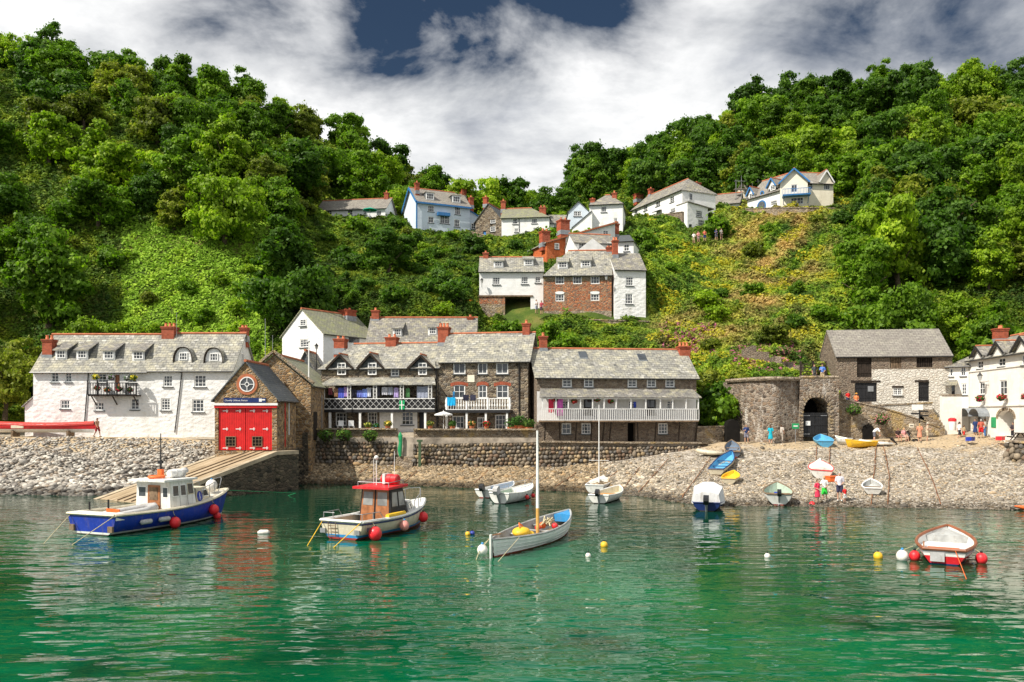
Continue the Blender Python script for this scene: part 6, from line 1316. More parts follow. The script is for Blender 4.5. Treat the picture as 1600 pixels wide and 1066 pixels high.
    def deck(s, t0, t1, m, dz=-.03, n=6, name='foredeck', camber=.06):
        b = MB(); T = [t0 + (t1 - t0) * i / n for i in range(n + 1)]; V = []
        for t in T:
            z = s.zt(t) + dz; q = s.pt(t, z); y = max(.005, q[1] - .03); V += [(q[0], y, z), (q[0], 0, z + camber), (q[0], -y, z)]
        b.add(V, [f_ for i in range(n) for f_ in ((3*i, 3*i+1, 3*i+4, 3*i+3), (3*i+1, 3*i+2, 3*i+5, 3*i+4))]); y0 = V[0][1]; b.add([V[0], V[1], V[2], (V[2][0], V[2][1], V[2][2] - .35), (V[0][0], V[0][1], V[0][2] - .35)], [(0, 1, 2, 3, 4)]); return b.build(name, m, s.o)
    def rail(s, pts, r=.022, name='rail', m=None, posts=()):
        b = MB(); b.tube(pts, r, 6)
        for a, c in posts: b.tube([a, c], r, 6)
        return b.build(name, m or M['metal'], s.o)
    def outboard(s, m=None, tilt=.5, y=0, sc=1.0):
        z = s.zt(0); b = MB(); c, n_ = math.cos(tilt), math.sin(tilt)
        def q(x, yy, zz): return (-.12 + (x * c - zz * n_) * sc, y + yy * sc, z + .05 + (x * n_ + zz * c) * sc)
        prof = [(-.05, .05), (-.42, .08), (-.46, .36), (-.36, .5), (-.08, .52), (0, .35)]
        for k, (w0, sgn) in enumerate(((.15, 1),)): b.add([q(x, w0, zz) for x, zz in prof] + [q(x, -w0, zz) for x, zz in prof] , [tuple(range(6)), tuple(range(11, 5, -1))] + [(i, i + 6, (i+1) % 6 + 6, (i+1) % 6) for i in range(6)], 0)
        b.tube([q(-.22, 0, .1), q(-.22, 0, -.6), q(-.24, 0, -.85)], [.09 * sc, .07 * sc, .06 * sc], 8, 1); b.tube([q(-.05, 0, -.78), q(-.45, 0, -.82)], [.05 * sc, .035 * sc], 8, 1); b.bar(q(-.05, -.1, .0), q(-.05, .1, .0), .1, .25, 1)
        for k in range(3): a = k * 2.1; b.bar(q(-.46, 0, -.82), q(-.48, .16 * math.cos(a), -.82 + .16 * math.sin(a)), .07, .015, 1)
        return b.build('outboard_motor', [m or M['black'], M['metal'] if m else M['black']], s.o, smooth='auto')
def drop_rope(name, label, pts, r=.02, m=None, cat='rope', group=None):
    return tag(MB().tube(pts, r, 5).build(name, m or M['rope']), label, cat, group)
def w2(bo, p): return bo.o.matrix_basis @ Vector(p)
def fender_ball(pos, r, label, m=None, top=None, group=None):
    o = empty('ball_fender', pos, 0, label, 'fender', group); b = MB(); b.ball((0,0,0), r, 16, sz=1.08).build('ball', m or M['fender'], o, smooth=True); MB().lathe([(.05, r), (.06, r + .06), (.03, r + .1)], n=8).build('eye', M['black'] if not m else M['blue_line'], o)
    if top is not None: MB().tube([(0, 0, r), Vector(top) - Vector(pos)], .015, 5).build('lanyard', M['rope'], o)
    return o
def cabin(bo, x0, x1, y0, y1, z0, z1, lean_f=.25, lean_s=.06, lean_a=.0, m=None, name='wheelhouse'):
    b = MB(); b.add([(x0,-y0,z0),(x1,-y1,z0),(x1,y1,z0),(x0,y0,z0),(x0+lean_a,-y0+lean_s,z1),(x1-lean_f,-y1+lean_s,z1),(x1-lean_f,y1-lean_s,z1),(x0+lean_a,y0-lean_s,z1)], [(0,3,2,1),(4,5,6,7),(0,1,5,4),(1,2,6,5),(2,3,7,6),(3,0,4,7)]); return b.build(name, m, bo.o)
def panel(parent, A, B, C_, D_, q, m, name, off=.012, fr=None, frw=.05):
    """a framed panel on the quad ABCD (A,B bottom, C,D top): q = u0,u1,v0,v1"""
    A, B, C_, D_ = map(Vector, (A, B, C_, D_)); n = (B - A).cross(D_ - A).normalized()
    f = lambda u, v: (A * (1-u) + B * u) * (1 - v) + (D_ * (1-u) + C_ * u) * v
    def slab(u0, u1, v0, v1, o0, o1, mm, nm, par):
        P_ = [f(u0,v0), f(u1,v0), f(u1,v1), f(u0,v1)]; b = MB(); b.add([p + n * o1 for p in P_] + [p + n * o0 for p in P_], [(0,1,2,3),(7,6,5,4),(0,4,5,1),(1,5,6,2),(2,6,7,3),(3,7,4,0)]); return b.build(nm, mm, par)
    u0, u1, v0, v1 = q
    if fr: w_ = slab(u0, u1, v0, v1, .002, off, fr, 'window', parent); lu, lv = frw / (B - A).length, frw / (D_ - A).length; slab(u0 + lu, u1 - lu, v0 + lv, v1 - lv, off, off + .008, m, 'pane', w_); return w_
    return slab(u0, u1, v0, v1, .002, off, m, name, parent)

# the blue launch
st, bw = Vector((-21.1, 41.9, 0)), Vector((-17.7, 50.3, 0))
bo = Boat('fishing_launch', 'royal blue fishing launch with white wheelhouse and red ball fenders, moored beside the slipway', st, bw, 3.5, 1.05, 1.0, 1.55, .92, .75, .35, bands=[(.16, 0), (.06, 1), (-9, 2)], mats=[M['gel_blue'], M['gel_white'], M['boot_dark']], inner=[M['gel_cream'], M['deck']], floor=.42, gun=M['gel_cream'], gw=.12, gh=.08, cat='fishing boat', full=3.2)
o = bo.o; bo.deck(.60, .99, M['deck'], name='foredeck')
x0, x1 = 3.9, 6.0; z0, z1 = .95, 2.42
wh = cabin(bo, x0, x1, 1.25, 1.2, .42, z1, .35, .08, 0, M['gel_white'])
A, B, Cc, Dd = (x0,-1.25,.42),(x1,-1.2,.42),(x1-.35,-1.12,z1),(x0,-1.17,z1)
panel(wh, A, B, Cc, Dd, (.10,.36,.58,.90), M['glass'], 'window', fr=M['paint']); panel(wh, A, B, Cc, Dd, (.42,.66,.58,.90), M['glass'], 'window', fr=M['paint']); panel(wh, A, B, Cc, Dd, (.72,.97,.60,.92), M['glass'], 'window', fr=M['gel_cream'])
for u in (.38, .40 + .28): panel(wh, A, B, Cc, Dd, (u, u + .012, .2, .95), M['inner'], 'batten')
A, B, Cc, Dd = (x0,1.25,.42),(x0,-1.25,.42),(x0,-1.17,z1),(x0,1.17,z1)
dr = panel(wh, A, B, Cc, Dd, (.36,.72,.08,.9), M['wood'], 'door', off=.05); panel(dr, A, B, Cc, Dd, (.42,.66,.5,.84), M['timber'], 'door_panel', off=.07); panel(wh, A, B, Cc, Dd, (.06,.3,.56,.86), M['glass'], 'window', fr=M['paint']); panel(wh, A, B, Cc, Dd, (.78,.95,.56,.86), M['glass'], 'window', fr=M['paint'])
A, B, Cc, Dd = (x1,-1.2,.42),(x1,1.2,.42),(x1-.35,1.12,z1),(x1-.35,-1.12,z1)
for u in (.05, .36, .67): panel(wh, A, B, Cc, Dd, (u, u + .28, .56, .92), M['glass'], 'window', fr=M['paint'])
rf = MB().slab([(x0-.5,-1.3,z1+.12),(x1-.1,-1.25,z1+.12),(x1-.1,1.25,z1+.12),(x0-.5,1.3,z1+.12)], .11).build('cabin_roof', M['gel_white'], o)
MB().lathe([(.2,-.55),(.23,-.5),(.23,-.2),(.25,-.18),(.25,.18),(.23,.2),(.23,.5),(.2,.55)], (x0+1.35,-.35,z1+.37), 16, axis='x').build('life_raft', M['gel_white'], rf, smooth='auto')
MB().tube([(x0+.35+.38*math.cos(a),.1+.38*math.sin(a),z1+.22) for a in np.linspace(0,6.28,17)], .08, 8).build('life_ring', M['orange_p'], rf, smooth=True)
MB().tube([(x0+.9,.35,z1+.1),(x0+.9,.35,z1+2.6)], [.05,.025], 8).bar((x0+.9,.1,z1+1.5),(x0+.9,.6,z1+1.5),.05).bar((x0+.9,.2,z1+1.0),(x0+.9,.5,z1+1.0),.12,.16).build('mast', M['black'], rf)
MB().box(x0+.8,x0+1.0,.2,.5,z1+.25,z1+.6).build('light_box', M['orange_p'], rf); MB().lathe([(.04,0),(.04,.25),(.2,.28),(.22,.42),(.12,.55)], (x1-.4,-.6,z1+.12), 12).build('radar_dome', M['grey_tube'], rf, smooth='auto')
cu = cabin(bo, x1+.003, 7.9, 1.14, .62, .95, 1.9, .55, .12, 0, M['gel_cream'], 'cuddy')
A, B, Cc, Dd = (x1,-1.14,.95),(7.9,-.62,.95),(7.35,-.5,1.9),(x1,-1.02,1.9); panel(cu, A, B, Cc, Dd, (.50,.9,.42,.85), M['glass'], 'window', fr=M['paint'])
a = MB(); f = lambda u, v: (Vector(A) * (1-u) + Vector(B) * u) * (1 - v) + (Vector(Dd) * (1-u) + Vector(Cc) * u) * v; nrm = (Vector(B) - Vector(A)).cross(Vector(Dd) - Vector(A)).normalized()
c0 = f(.22, .5); uu = (Vector(B) - Vector(A)).normalized(); vv = nrm.cross(uu); a.add([c0 + nrm * .02 + (uu * math.cos(q) + vv * math.sin(q)) * .3 for q in np.linspace(0, 2 * math.pi, 20, endpoint=False)], [tuple(range(20))]); a.build('round_emblem', M['gel_blue'], cu)
a = MB(); c0 = c0 + nrm * .03; a.bar(c0 - vv * .2, c0 + vv * .2, .04, .005); a.bar(c0 - vv * .1 - uu * .1, c0 - vv * .1 + uu * .1, .04, .005); a.build('emblem_anchor', M['paint'], cu)
bo.rail([(6.3,-1.25,1.25),(6.4,-1.2,1.9),(7.4,-.9,2.05),(8.0,-.6,2.1),(8.1,-.5,1.5)], posts=[((7.2,-.95,1.3),(7.2,-.95,2.02))]); bo.rail([(6.3,1.25,1.25),(6.4,1.2,1.9),(7.4,.9,2.05),(8.0,.6,2.1),(8.1,.5,1.5)]); bo.rail([(8.6,-.35,1.5),(8.9,-.3,2.2),(9.2,0,2.3),(8.9,.3,2.2),(8.6,.35,1.5)])
MB().box(-.05,.5,-1.6,1.6,.78,1.12).build('transom_locker', M['gel_white'], o)
for y in (-1.3, 1.3): MB().box(-.17,-.05,y-.15,y+.15,.2,.5).build('trim_tab', M['yellow'] if 0 else M['timber'], o)
for x in (1.2, 2.4): MB().tube([(x,1.62,.95),(x,1.62,1.5)], .05, 6).build('rod_holder', M['black'], o)
lg = MB()
for i, (x, z, l) in enumerate(((6.0,.95,.5),(6.25,.86,.7),(6.1,.76,.4),(6.5,1.0,.3),(6.35,.7,.5))):
    y = -bo.pt((x)/8.9, z)[1]-.02; y2 = -bo.pt((x+l)/8.9, z+.08)[1]-.02; lg.bar((x,y,z),(x+l,y2,z+.08),.05,.04)
lg.build('hull_lettering', M['sky_blue'], o)
tb = empty('inflatable_dinghy', w2(bo, (1.0, -.1, .95)), o.rotation_euler.z - .1, 'grey inflatable dinghy stowed in the cockpit of the blue launch', 'dinghy')
MB().tube([(0,.55,0),(1.6,.6,.02),(2.4,.35,.12),(2.65,0,.16),(2.4,-.35,.12),(1.6,-.6,.02),(0,-.55,0)], [.12,.2,.2,.2,.2,.2,.12], 10).build('tube', M['grey_tube'], tb, smooth=True); MB().box(.1,.16,-.5,.5,-.15,.25).build('transom', M['orange_p'], tb)
for x, z, r, lab in ((3.55,.30,.29,'red ball fender on the blue launch amidships'), (6.9,.62,.29,'red ball fender high under the bow of the blue launch'), (7.9,.12,.22,'low red ball fender at the waterline under the bow of the blue launch')):
    y = -abs(bo.pt(min(.97, x / bo.L), z + .2)[1]) - r * .95; fender_ball(w2(bo, (x, y, z)), r, lab, top=w2(bo, (x, y + r * .6, bo.zt(x / bo.L))))
fender_ball(w2(bo, (8.35, -.05, 1.85)), .34, 'big white ball fender resting on the bow of the blue launch', M['white_ball'])
for x, lab in ((1.75, 'grey sausage fender nearest the stern of the blue launch'), (2.95, 'grey sausage fender beside the red ball of the blue launch')):
    y = -abs(bo.pt(x / bo.L, .55)[1]) - .13; p = w2(bo, (x, y, .55)); f_ = MB().tube([(-.38,0,0),(-.3,0,0),(.3,0,0),(.38,0,0)], [.04,.13,.13,.04], 10).build('sausage_fender', M['grey_tube'], smooth='auto'); f_.location = p; f_.rotation_euler.z = o.rotation_euler.z; tag(f_, lab, 'fender')
drop_rope('mooring_rope', 'left stern rope of the blue launch running into the water', [w2(bo, (-.05, 1.5, 1.0)), PZ(68, 850)]); drop_rope('mooring_rope', 'right stern rope of the blue launch crossing its transom', [w2(bo, (-.1, -1.5, 1.0)), PZ(106, 856, -.1)]); drop_rope('mooring_rope', 'long green bow rope of the blue launch running right over the water', [w2(bo, (9.3, 0, 1.5)), Vector((-21.6+5.5, 62, .25)), PZ(448, 775, -.05)], .018, M['paint_green'])

# the white boat with a red roof
st, bw = Vector((-8.2, 40.3, 0)), Vector((-5.2, 46.4, 0))
bo = Boat('cabin_boat', 'white cabin boat with red wheelhouse roof and varnished doors, moored left of centre', st, bw, 2.75, .92, .88, 1.35, .9, .6, .3, bands=[(.26, 0), (.12, 1), (.02, 2), (-9, 3)], mats=[M['gel_cream'], M['blue_line'], M['boot_red'], M['boot_dark']], inner=[M['gel_cream'], M['timber']], floor=.35, gun=M['gel_white'], gw=.11, gh=.08, cat='cabin boat', full=3.0)
o = bo.o; bo.deck(.62, .99, M['gel_white'])
b = MB()
for sd_ in (1, -1): b.tube([Vector(bo.pt(t, bo.zt(t) - .12, sd_)) + Vector((0, sd_ * .015, 0)) for t in np.linspace(0, .98, 14)], .04, 5)
b.tube([Vector(bo.pt(0, bo.zt(0) - .12, 1)), Vector(bo.pt(0, bo.zt(0) - .12, -1))], .04, 5); b.build('rubbing_strake', M['navy'], o)
x0, x1, z1 = 2.6, 4.35, 2.28
wh = cabin(bo, x0, x1, 1.0, .98, .35, z1, .45, .12, .15, M['paint_black'])
A, B, Cc, Dd = (x0,1.0,.35),(x0,-1.0,.35),(x0+.15,-.88,z1),(x0+.15,.88,z1)
for u0, u1 in ((.05,.47),(.53,.95)):
    dr = panel(wh, A, B, Cc, Dd, (u0,u1,.03,.96), M['wood'], 'door', off=.03); panel(dr, A, B, Cc, Dd, (u0+.05,u1-.05,.55,.9), M['glass_pale'], 'pane', off=.045)
A, B, Cc, Dd = (x0,-1.0,.35),(x1,-.98,.35),(x1-.45,-.86,z1),(x0+.15,-.88,z1); panel(wh, A, B, Cc, Dd, (.06,.48,.5,.92), M['glass_pale'], 'window', fr=M['black']); panel(wh, A, B, Cc, Dd, (.53,.94,.5,.92), M['glass_pale'], 'window', fr=M['black'])
A, B, Cc, Dd = (x1,-.98,.35),(x1,.98,.35),(x1-.45,.86,z1),(x1-.45,-.86,z1)
for u in (.04, .52): panel(wh, A, B, Cc, Dd, (u, u + .44, .5, .95), M['glass_pale'], 'window', fr=M['black'])
rf = MB().slab([(x0-.35,-1.12,z1+.1),(x1-.15,-1.0,z1+.16),(x1-.15,1.0,z1+.16),(x0-.35,1.12,z1+.1)], .12).build('cabin_roof', M['red_gel'], o)
MB().lathe([(.2,-.5),(.26,-.45),(.26,-.15),(.28,-.13),(.28,.13),(.26,.15),(.26,.45),(.2,.5)], (x1-.75,-.3,z1+.42), 14, axis='y').build('life_raft', M['red_gel'], rf, smooth='auto'); MB().box(x1-1.05,x1-.45,-.15,.0,z1+.18,z1+.72).build('raft_strap', M['gel_white'], rf)
MB().ball((x0+.6,.3,z1+1.55),.12,10).tube([(x0+.6,.3,z1+.1),(x0+.6,.3,z1+1.5)],.025,6).build('radar_dome', M['gel_white'], rf); 
for y, hh in ((-.55, 1.9), (.75, 1.5)): MB().tube([(x0+1.0,y,z1+.1),(x0+1.0,y,z1+hh)], .014, 5).build('aerial', M['paint'], rf)
b = MB(); pts = [(x0-.1,-.95,z1+.32),(x1-.4,-.85,z1+.38),(x1-.4,.85,z1+.38),(x0-.1,.95,z1+.32),(x0-.1,-.95,z1+.32)]; b.tube(pts, .02, 5)
for p in pts[:4]: b.tube([p, (p[0], p[1], z1+.1)], .02, 5)
b.build('roof_rail', M['metal'], rf)
cu = cabin(bo, x1+.003, 5.7, .95, .5, .9, 1.5, .4, .1, 0, M['gel_white'], 'cuddy'); A, B, Cc, Dd = (x1,-.95,.9),(5.7,-.5,.9),(5.3,-.4,1.5),(x1,-.85,1.5)
panel(cu, A, B, Cc, Dd, (.12,.45,.25,.82), M['glass'], 'window', fr=M['metal'], frw=.03); panel(cu, A, B, Cc, Dd, (.55,.88,.25,.82), M['glass'], 'window', fr=M['metal'], frw=.03)
for s_ in (-1, 1): bo.rail([(4.6,s_*1.1,1.0),(4.7,s_*1.1,1.55),(5.6,s_*.85,1.8),(6.4,s_*.35,2.0),(6.9,0,2.0)], .02, posts=[((5.3,s_*.95,1.1),(5.3,s_*.93,1.72)),((6.2,s_*.5,1.25),(6.2,s_*.5,1.95))])
for s_ in (-1, 1): bo.rail([(0,s_*.5,1.28),(0.0,s_*1.15,1.28),(1.3,s_*1.25,1.28),(1.6,s_*1.28,.95)], .02, posts=[((0,s_*1.15,.95),(0,s_*1.15,1.28)),((.8,s_*1.22,.93),(.8,s_*1.22,1.28))])
b = MB()
for y in (.28, .72): b.tube([(-.2,y,.15),(-.2,y,.85)], .02, 5)
for z in (.2,.36,.52,.68): b.tube([(-.2,.28,z),(-.2,.72,z)], .02, 5)
b.build('ladder', M['timber'], o)
for y in (-.95, 1.1): MB().box(-.16,-.07,y-.15,y+.15,.3,.52).build('trim_tab', M['metal'], o)
MB().tube([(1.9,-1.28,1.0),(3.4,-1.3,1.02)], .12, 8).build('rolled_cover', M['yellow'], o, smooth='auto')
tx = text_obj('P1', .3, o, (.2, -1.29, .42), M['navy'], (R(90), 0, R(-3)), 'registration')
for i, (x, y, z, r) in enumerate(((1.6,-.6,.55,.18),(2.0,-.9,.55,.16),(1.2,.1,.5,.2))): 
    c = MB().lathe([(r,0),(r*1.1,.25),(r*1.05,.3)], n=12).build('fish_basket', M['orange_p'] if i == 1 else M['yellow'] if i else M['rope'], smooth='auto'); c.location = w2(bo, (x, y, .36)); tag(c, ('rope coloured', 'orange', 'yellow')[i] + ' basket standing in the cockpit of the red-roofed boat', 'basket')
for x, z, r, lab, m in ((.55,.32,.33,'big red ball fender at the stern quarter of the red-roofed boat',None),(3.0,.42,.25,'pink and white ball fender amidships on the red-roofed boat',gm('faded pink fender', (.72,.28,.24), .4, .15)),(5.6,.55,.27,'red ball fender at the bow of the red-roofed boat',None)):
    y = -abs(bo.pt(x / bo.L, z + .2)[1]) - r * .95; fender_ball(w2(bo, (x, y, z)), r, lab, m, top=w2(bo, (x, y + r * .6, bo.zt(x / bo.L))))
drop_rope('mooring_rope', 'yellow stern rope left of the red-roofed boat', [w2(bo, (0, 1.2, .9)), PZ(480, 853)], .022, M['yellow']); drop_rope('mooring_rope', 'yellow stern rope crossing the transom of the red-roofed boat', [w2(bo, (-.1, -1.15, .9)), PZ(521, 856)], .022, M['yellow'])

# open sailing boat with mast
st, bw = Vector((-.75, 35.4, 0)), Vector((2.9, 43.4, 0))
bo = Boat('open_sailing_boat', 'open white sailing boat with bare mast, yellow bag and blue foredeck, mid harbour', st, bw, 2.15, .78, .66, 1.1, .06, .35, .3, bands=[(.05, 0), (-9, 1)], mats=[M['paint'], M['boot_red']], inner=[M['inner'], M['timber']], floor=.18, gun=M['inner'], gw=.05, gh=.05, cat='sailing boat', full=2.3, mid=.5)
o = bo.o; bo.deck(.88, .985, M['blue_line']); b = MB()
for k in range(1, 5):
    for sd_ in (1, -1): b.tube([Vector(bo.pt(t, bo.zt(t) * (1 - k * .22), sd_)) + Vector((0, sd_ * .006, 0)) for t in np.linspace(.02, .97, 18)], .013, 4)
b.build('plank_edge', M['gel_white'], o)
bo.thwart(.2, .52, .5, M['gel_white']); bo.thwart(.42, .5, .3, M['gel_white']); bo.thwart(.56, .52, .26, M['inner']); bo.thwart(.7, .6, .2, M['inner'])
mp_ = MB().tube([(4.75,0,.1),(4.75,0,1.6)], [.085,.08], 10, 0).tube([(4.75,0,1.6),(4.72,0,5.3)], [.08,.045], 10, 1).build('mast', [M['wood'] if 0 else M['yellow'] if 0 else plain('varnished spar', (.62,.36,.10), .4), M['paint']], o, smooth='auto')
MB().box(-.42,-.27,-.03,.03,-.35,1.0).build('rudder', M['gel_white'], o); MB().bar((-.3,0,.95),(.8,.1,.88),.05).build('tiller', M['wood'], o)
fz = MB()
for i in range(9): q = rnd.random; fz.tube([(5.6+q(),-.3+.6*q(),.55+.2*q()),(5.8+q()*.6,-.3+.6*q(),.85+.25*q()),(6.1+q()*.4,-.2+.4*q(),.6)], .035, 5)
fz.build('rigging_bundle', M['rope'], o)
for i, (x, y, z, r, m, lab) in enumerate(((6.0,.25,.62,.17,M['orange_p'],'orange float inside the sailing boat, port side'),(6.1,-.35,.6,.16,M['fender'],'red float inside the sailing boat, starboard side'),(5.5,.3,.55,.15,M['fender'],'red float beside the mast of the sailing boat'))): f_ = MB().ball((0,0,0), r, 12).build('float', m, smooth=True); f_.location = w2(bo, (x, y, z)); tag(f_, lab, 'float')
bg_ = empty('kit_bag', w2(bo, (2.6, -.1, .54)), o.rotation_euler.z + .2, 'slumped yellow kit bag on the thwart of the open sailing boat', 'bag'); b = MB(); b.ball((0,0,.2), .42, 12, sx=1.35, sz=.55); b.ball((.35,-.3,.02), .28, 12, sz=.7); b.build('bag', M['yellow'], bg_, smooth=True); MB().tube([(-.3,0,.42),(0,.1,.6),(.3,0,.42)], .03, 6).build('handle', M['orange_p'], bg_)
MB().ball((-.05,.0,.05), .01, 6); fender_ball(w2(bo, (-.5, .32, .35)), .22, 'pale ball fender hanging by the rudder of the sailing boat', M['white_ball'], top=w2(bo, (-.2, .1, .8)))
drop_rope('mooring_rope', 'slack pale rope from the rudder of the open sailing boat', [w2(bo, (-.3, .1, .8)), w2(bo, (-.75, .35, .3)), PZ(744, 875)], .018); drop_rope('mooring_rope', 'pale rope off the near side of the open sailing boat', [w2(bo, (.9, -.75, .75)), PZ(778, 878)], .016)

# small red and white boat at the right
st, bw = Vector((17.45, 33.6, 0)), Vector((20.0, 38.2, 0))
bo = Boat('rowing_boat', 'small red and white rowing boat with timber gunwale and pale cover, alone at the right', st, bw, 2.3, .62, .6, .95, .68, .35, .25, bands=[(.44, 0), (.34, 3), (.04, 1), (-9, 2)], mats=[M['inner'], M['red_gel'], M['navy'], M['gel_white']], inner=[M['gel_white'], M['cover']], floor=.36, gun=plain('brown gunwale', (.26,.09,.04), .5), gw=.07, gh=.07, full=2.6, mid=.45)
o = bo.o; bo.deck(.74, .985, M['inner'], -.12); b = MB(); b.bar((.05,-.55,.66),(.05,.6,.66),.1,.05); b.build('thwart', M['orange_p'], o); MB().box(-.16,-.12,-.02,.5,.12,.5).build('transom_pad', M['grey_tube'], o)
MB().tube([(.4,.75,.5),(2.4,.85,.55)], .03, 6).build('oar', M['wood'], o); tx = text_obj('SR', .2, o, (1.0, -1.08, .42), M['paint'], (R(90), 0, R(-6)), 'registration')
for x, y, r, lab, m in ((.5,1.1,.22,'red ball fender left of the small red boat',None),(.25,1.55,.24,'white ball fender, outermost left of the small red boat',M['white_ball']),(1.1,-1.32,.23,'red ball fender right of the small red boat',None)): fender_ball(w2(bo, (x, y, .18)), r, lab, m, top=w2(bo, (x + .1, y * .75, .6)))
drop_rope('mooring_rope', 'orange rope from the transom of the small red boat', [w2(bo, (-.1, -.4, .6)), PZ(1510, 905)], .014, M['orange_p'])

# motor boats and dinghies near the tide line
def small(name, label, stern, bow, B, H, hullm, inm, gunm, tw=.8, ob=None, beach=False, extra=None, draft=.15, sc=1.0, roll=0, group=None):
    if beach: a, c = beach_at(*stern), beach_at(*bow); L = (c - a).length; a.z += draft * .55; pitch = math.atan2(c.z - a.z + draft * .55, L)
    else: a, c, pitch = PZ(*stern), PZ(*bow), 0
    bo = Boat(name, label, a, c, B, H, H * .92, H * 1.4, tw, .3, draft, bands=[(.05, 0), (-9, 1)], mats=hullm, inner=inm, floor=.08, gun=gunm, gw=.045, gh=.045, full=2.5, pitch=pitch, roll=roll, n=12, group=group)
    bo.thwart(.3, H * .62, .2, gunm if gunm is not M['paint'] else M['timber']); bo.thwart(.6, H * .66, .2, gunm if gunm is not M['paint'] else M['timber'])
    if ob: bo.outboard(ob, sc=sc)
    if extra: extra(bo)
    return bo
GW, GR = [M['gel_white'], M['boot_dark']], [M['gel_white'], M['boot_red']]
def rails(bo): bo.rail([Vector(bo.pt(t, bo.zt(t), 1)) + Vector((0, -.05, .35)) for t in np.linspace(.3, .95, 8)], .02, posts=[(Vector(bo.pt(t, bo.zt(t), 1)), Vector(bo.pt(t, bo.zt(t), 1)) + Vector((0, -.05, .35))) for t in (.3, .6, .9)]); bo.rail([Vector(bo.pt(t, bo.zt(t), -1)) + Vector((0, .05, .35)) for t in np.linspace(.3, .95, 8)], .02); bo.deck(.66, .98, M['gel_white'])
b1 = small('motor_boat', 'white motor boat with big grey outboard and two red fenders, nearer of the pair', (781,787.5), (829,777.5), 1.9, .75, GW, M['green_int'], M['gel_white'], ob=M['grey_tube'], extra=rails, sc=1.15)
for t, lab in ((.45, 'red fender amidships on the white motor boat'), (.72, 'red fender near the bow of the white motor boat')): q = bo_ = b1.pt(t, .4, -1); fender_ball(w2(b1, (q[0], q[1] - .14, .3)), .15, lab, top=w2(b1, (q[0], q[1], b1.zt(t))))
small('motor_boat', 'low white motor boat with black outboard, farther of the pair', (757,778), (800,769), 1.8, .6, GR, M['gel_white'], M['paint'], ob=M['black'], extra=lambda bo: bo.deck(.55, .98, M['grey_blue']))
small('motor_boat', 'cream motor boat with black outboard and tan cushion, below the thin bare mast', (936,787), (966,776), 1.8, .6, GW, M['gel_cream'], M['paint'], ob=M['black'], sc=.9, extra=lambda bo: MB().box(1.6,2.6,-.5,.5,.2,.5).build('cushion', M['orange_p'] if 0 else plain('tan cushion', (.5,.27,.1)), bo.o))
def msted(bo): MB().tube([(2.9,0,.2),(2.9,0,6.9)], [.05,.03], 8).bar((2.9,-.8,2.4),(2.9,.8,2.4),.03).build('mast', M['paint'], bo.o); bo.deck(.35, .98, M['gel_white'], 0.04, camber=.25); MB().box(.2,.45,-.3,.3,.3,.5).build('name_panel', M['navy'], bo.o)
small('day_sailer', 'white covered day sailer with thin bare mast, just behind the cream motor boat', (929,771), (948,757), 1.8, .65, GW, M['gel_white'], M['paint'], extra=msted, beach=False)
def cov(bo):
    b = MB(); V = []; n = 8
    for i in range(n + 1):
        t = i / n * .96; z = bo.zt(t); y = bo.hb(t) + .04; top = 1.15 * math.sin(math.pi * min(1, (t + .12) / 1.1)) ** .5; x = bo.L * t; V += [(x, y, z - .1), (x, y * .85, z + top * .75), (x, y * .3, z + top), (x, -y * .3, z + top), (x, -y * .85, z + top * .75), (x, -y, z - .1)]
    b.add(V, [(6*i+j, 6*i+j+1, 6*i+j+7, 6*i+j+6) for i in range(n) for j in range(5)] + [tuple(range(6)), tuple(6*n+j for j in range(5, -1, -1))]); b.build('boat_cover', M['cover'], bo.o, smooth='auto')
small('covered_motor_boat', 'dark blue motor boat under a white cover with black outboard, at the water edge', (1104,799), (1110,787), 2.05, .55, [M['navy'], M['boot_dark']], M['gel_white'], M['navy'], ob=M['black'], extra=cov, sc=1.1)
small('beached_dinghy', 'white dinghy with pale green inside, black outboard and blue box, on the tide line', (1217,791), (1214,779), 1.95, .75, GR, M['green_int'], M['timber'], ob=M['black'], beach=True, sc=.85, extra=lambda bo: MB().box(1.3,1.7,-.22,.22,.15,.5).build('locker', M['gel_blue'], bo.o))
small('beached_dinghy', 'white dinghy with red gunwale and red stern quarters, propped above the children', (1283,749), (1281,738.5), 1.85, .62, [M['gel_white'], M['gel_white']], M['gel_cream'], M['fender'], beach=True, roll=.05, extra=lambda bo: bo.deck(.1, .98, M['gel_white'], .02, camber=.2))
small('beached_dinghy', 'small white dinghy with grey inside, alone on the shingle at right', (1364,775), (1361,766), 1.35, .5, GW, M['inner'], M['paint'], beach=True)
small('beached_dinghy', 'cream dinghy with sky blue inside, pointing up the shingle', (1119,744), (1143,718), 1.5, .5, [M['gel_cream'], M['timber']], M['sky_blue'], M['navy'], beach=True)
small('beached_pram', 'short yellow and white pram dinghy below the blue-lined one', (1139,757), (1146,749), 1.3, .4, [M['gel_cream'], M['gel_cream']], M['yellow'], M['yellow'], beach=True)
small('beached_dinghy', 'dark grey blue rowing boat, topmost by the low quay wall', (1146,716), (1143,701), 1.4, .5, [M['grey_blue'], M['boot_red']], M['grey_blue'], M['timber'], beach=True)
small('beached_dinghy', 'sky blue dinghy on the sand at the top of the beach', (1290,699), (1282,692), 1.7, .5, [M['sky_blue'], M['sky_blue']], M['sky_blue'], M['sky_blue'], beach=True)
small('beached_dinghy', 'bright yellow dinghy lying broadside at the top of the beach', (1365,698.5), (1325,698.5), 1.4, .45, [M['yellow'], M['yellow']], M['gel_white'], M['yellow'], beach=True)
small('beached_dinghy', 'plain white dinghy between the sky blue and the yellow ones', (1325,695), (1309,694), 1.3, .5, [M['gel_white'], M['gel_white']], M['gel_cream'], M['paint'], beach=True)
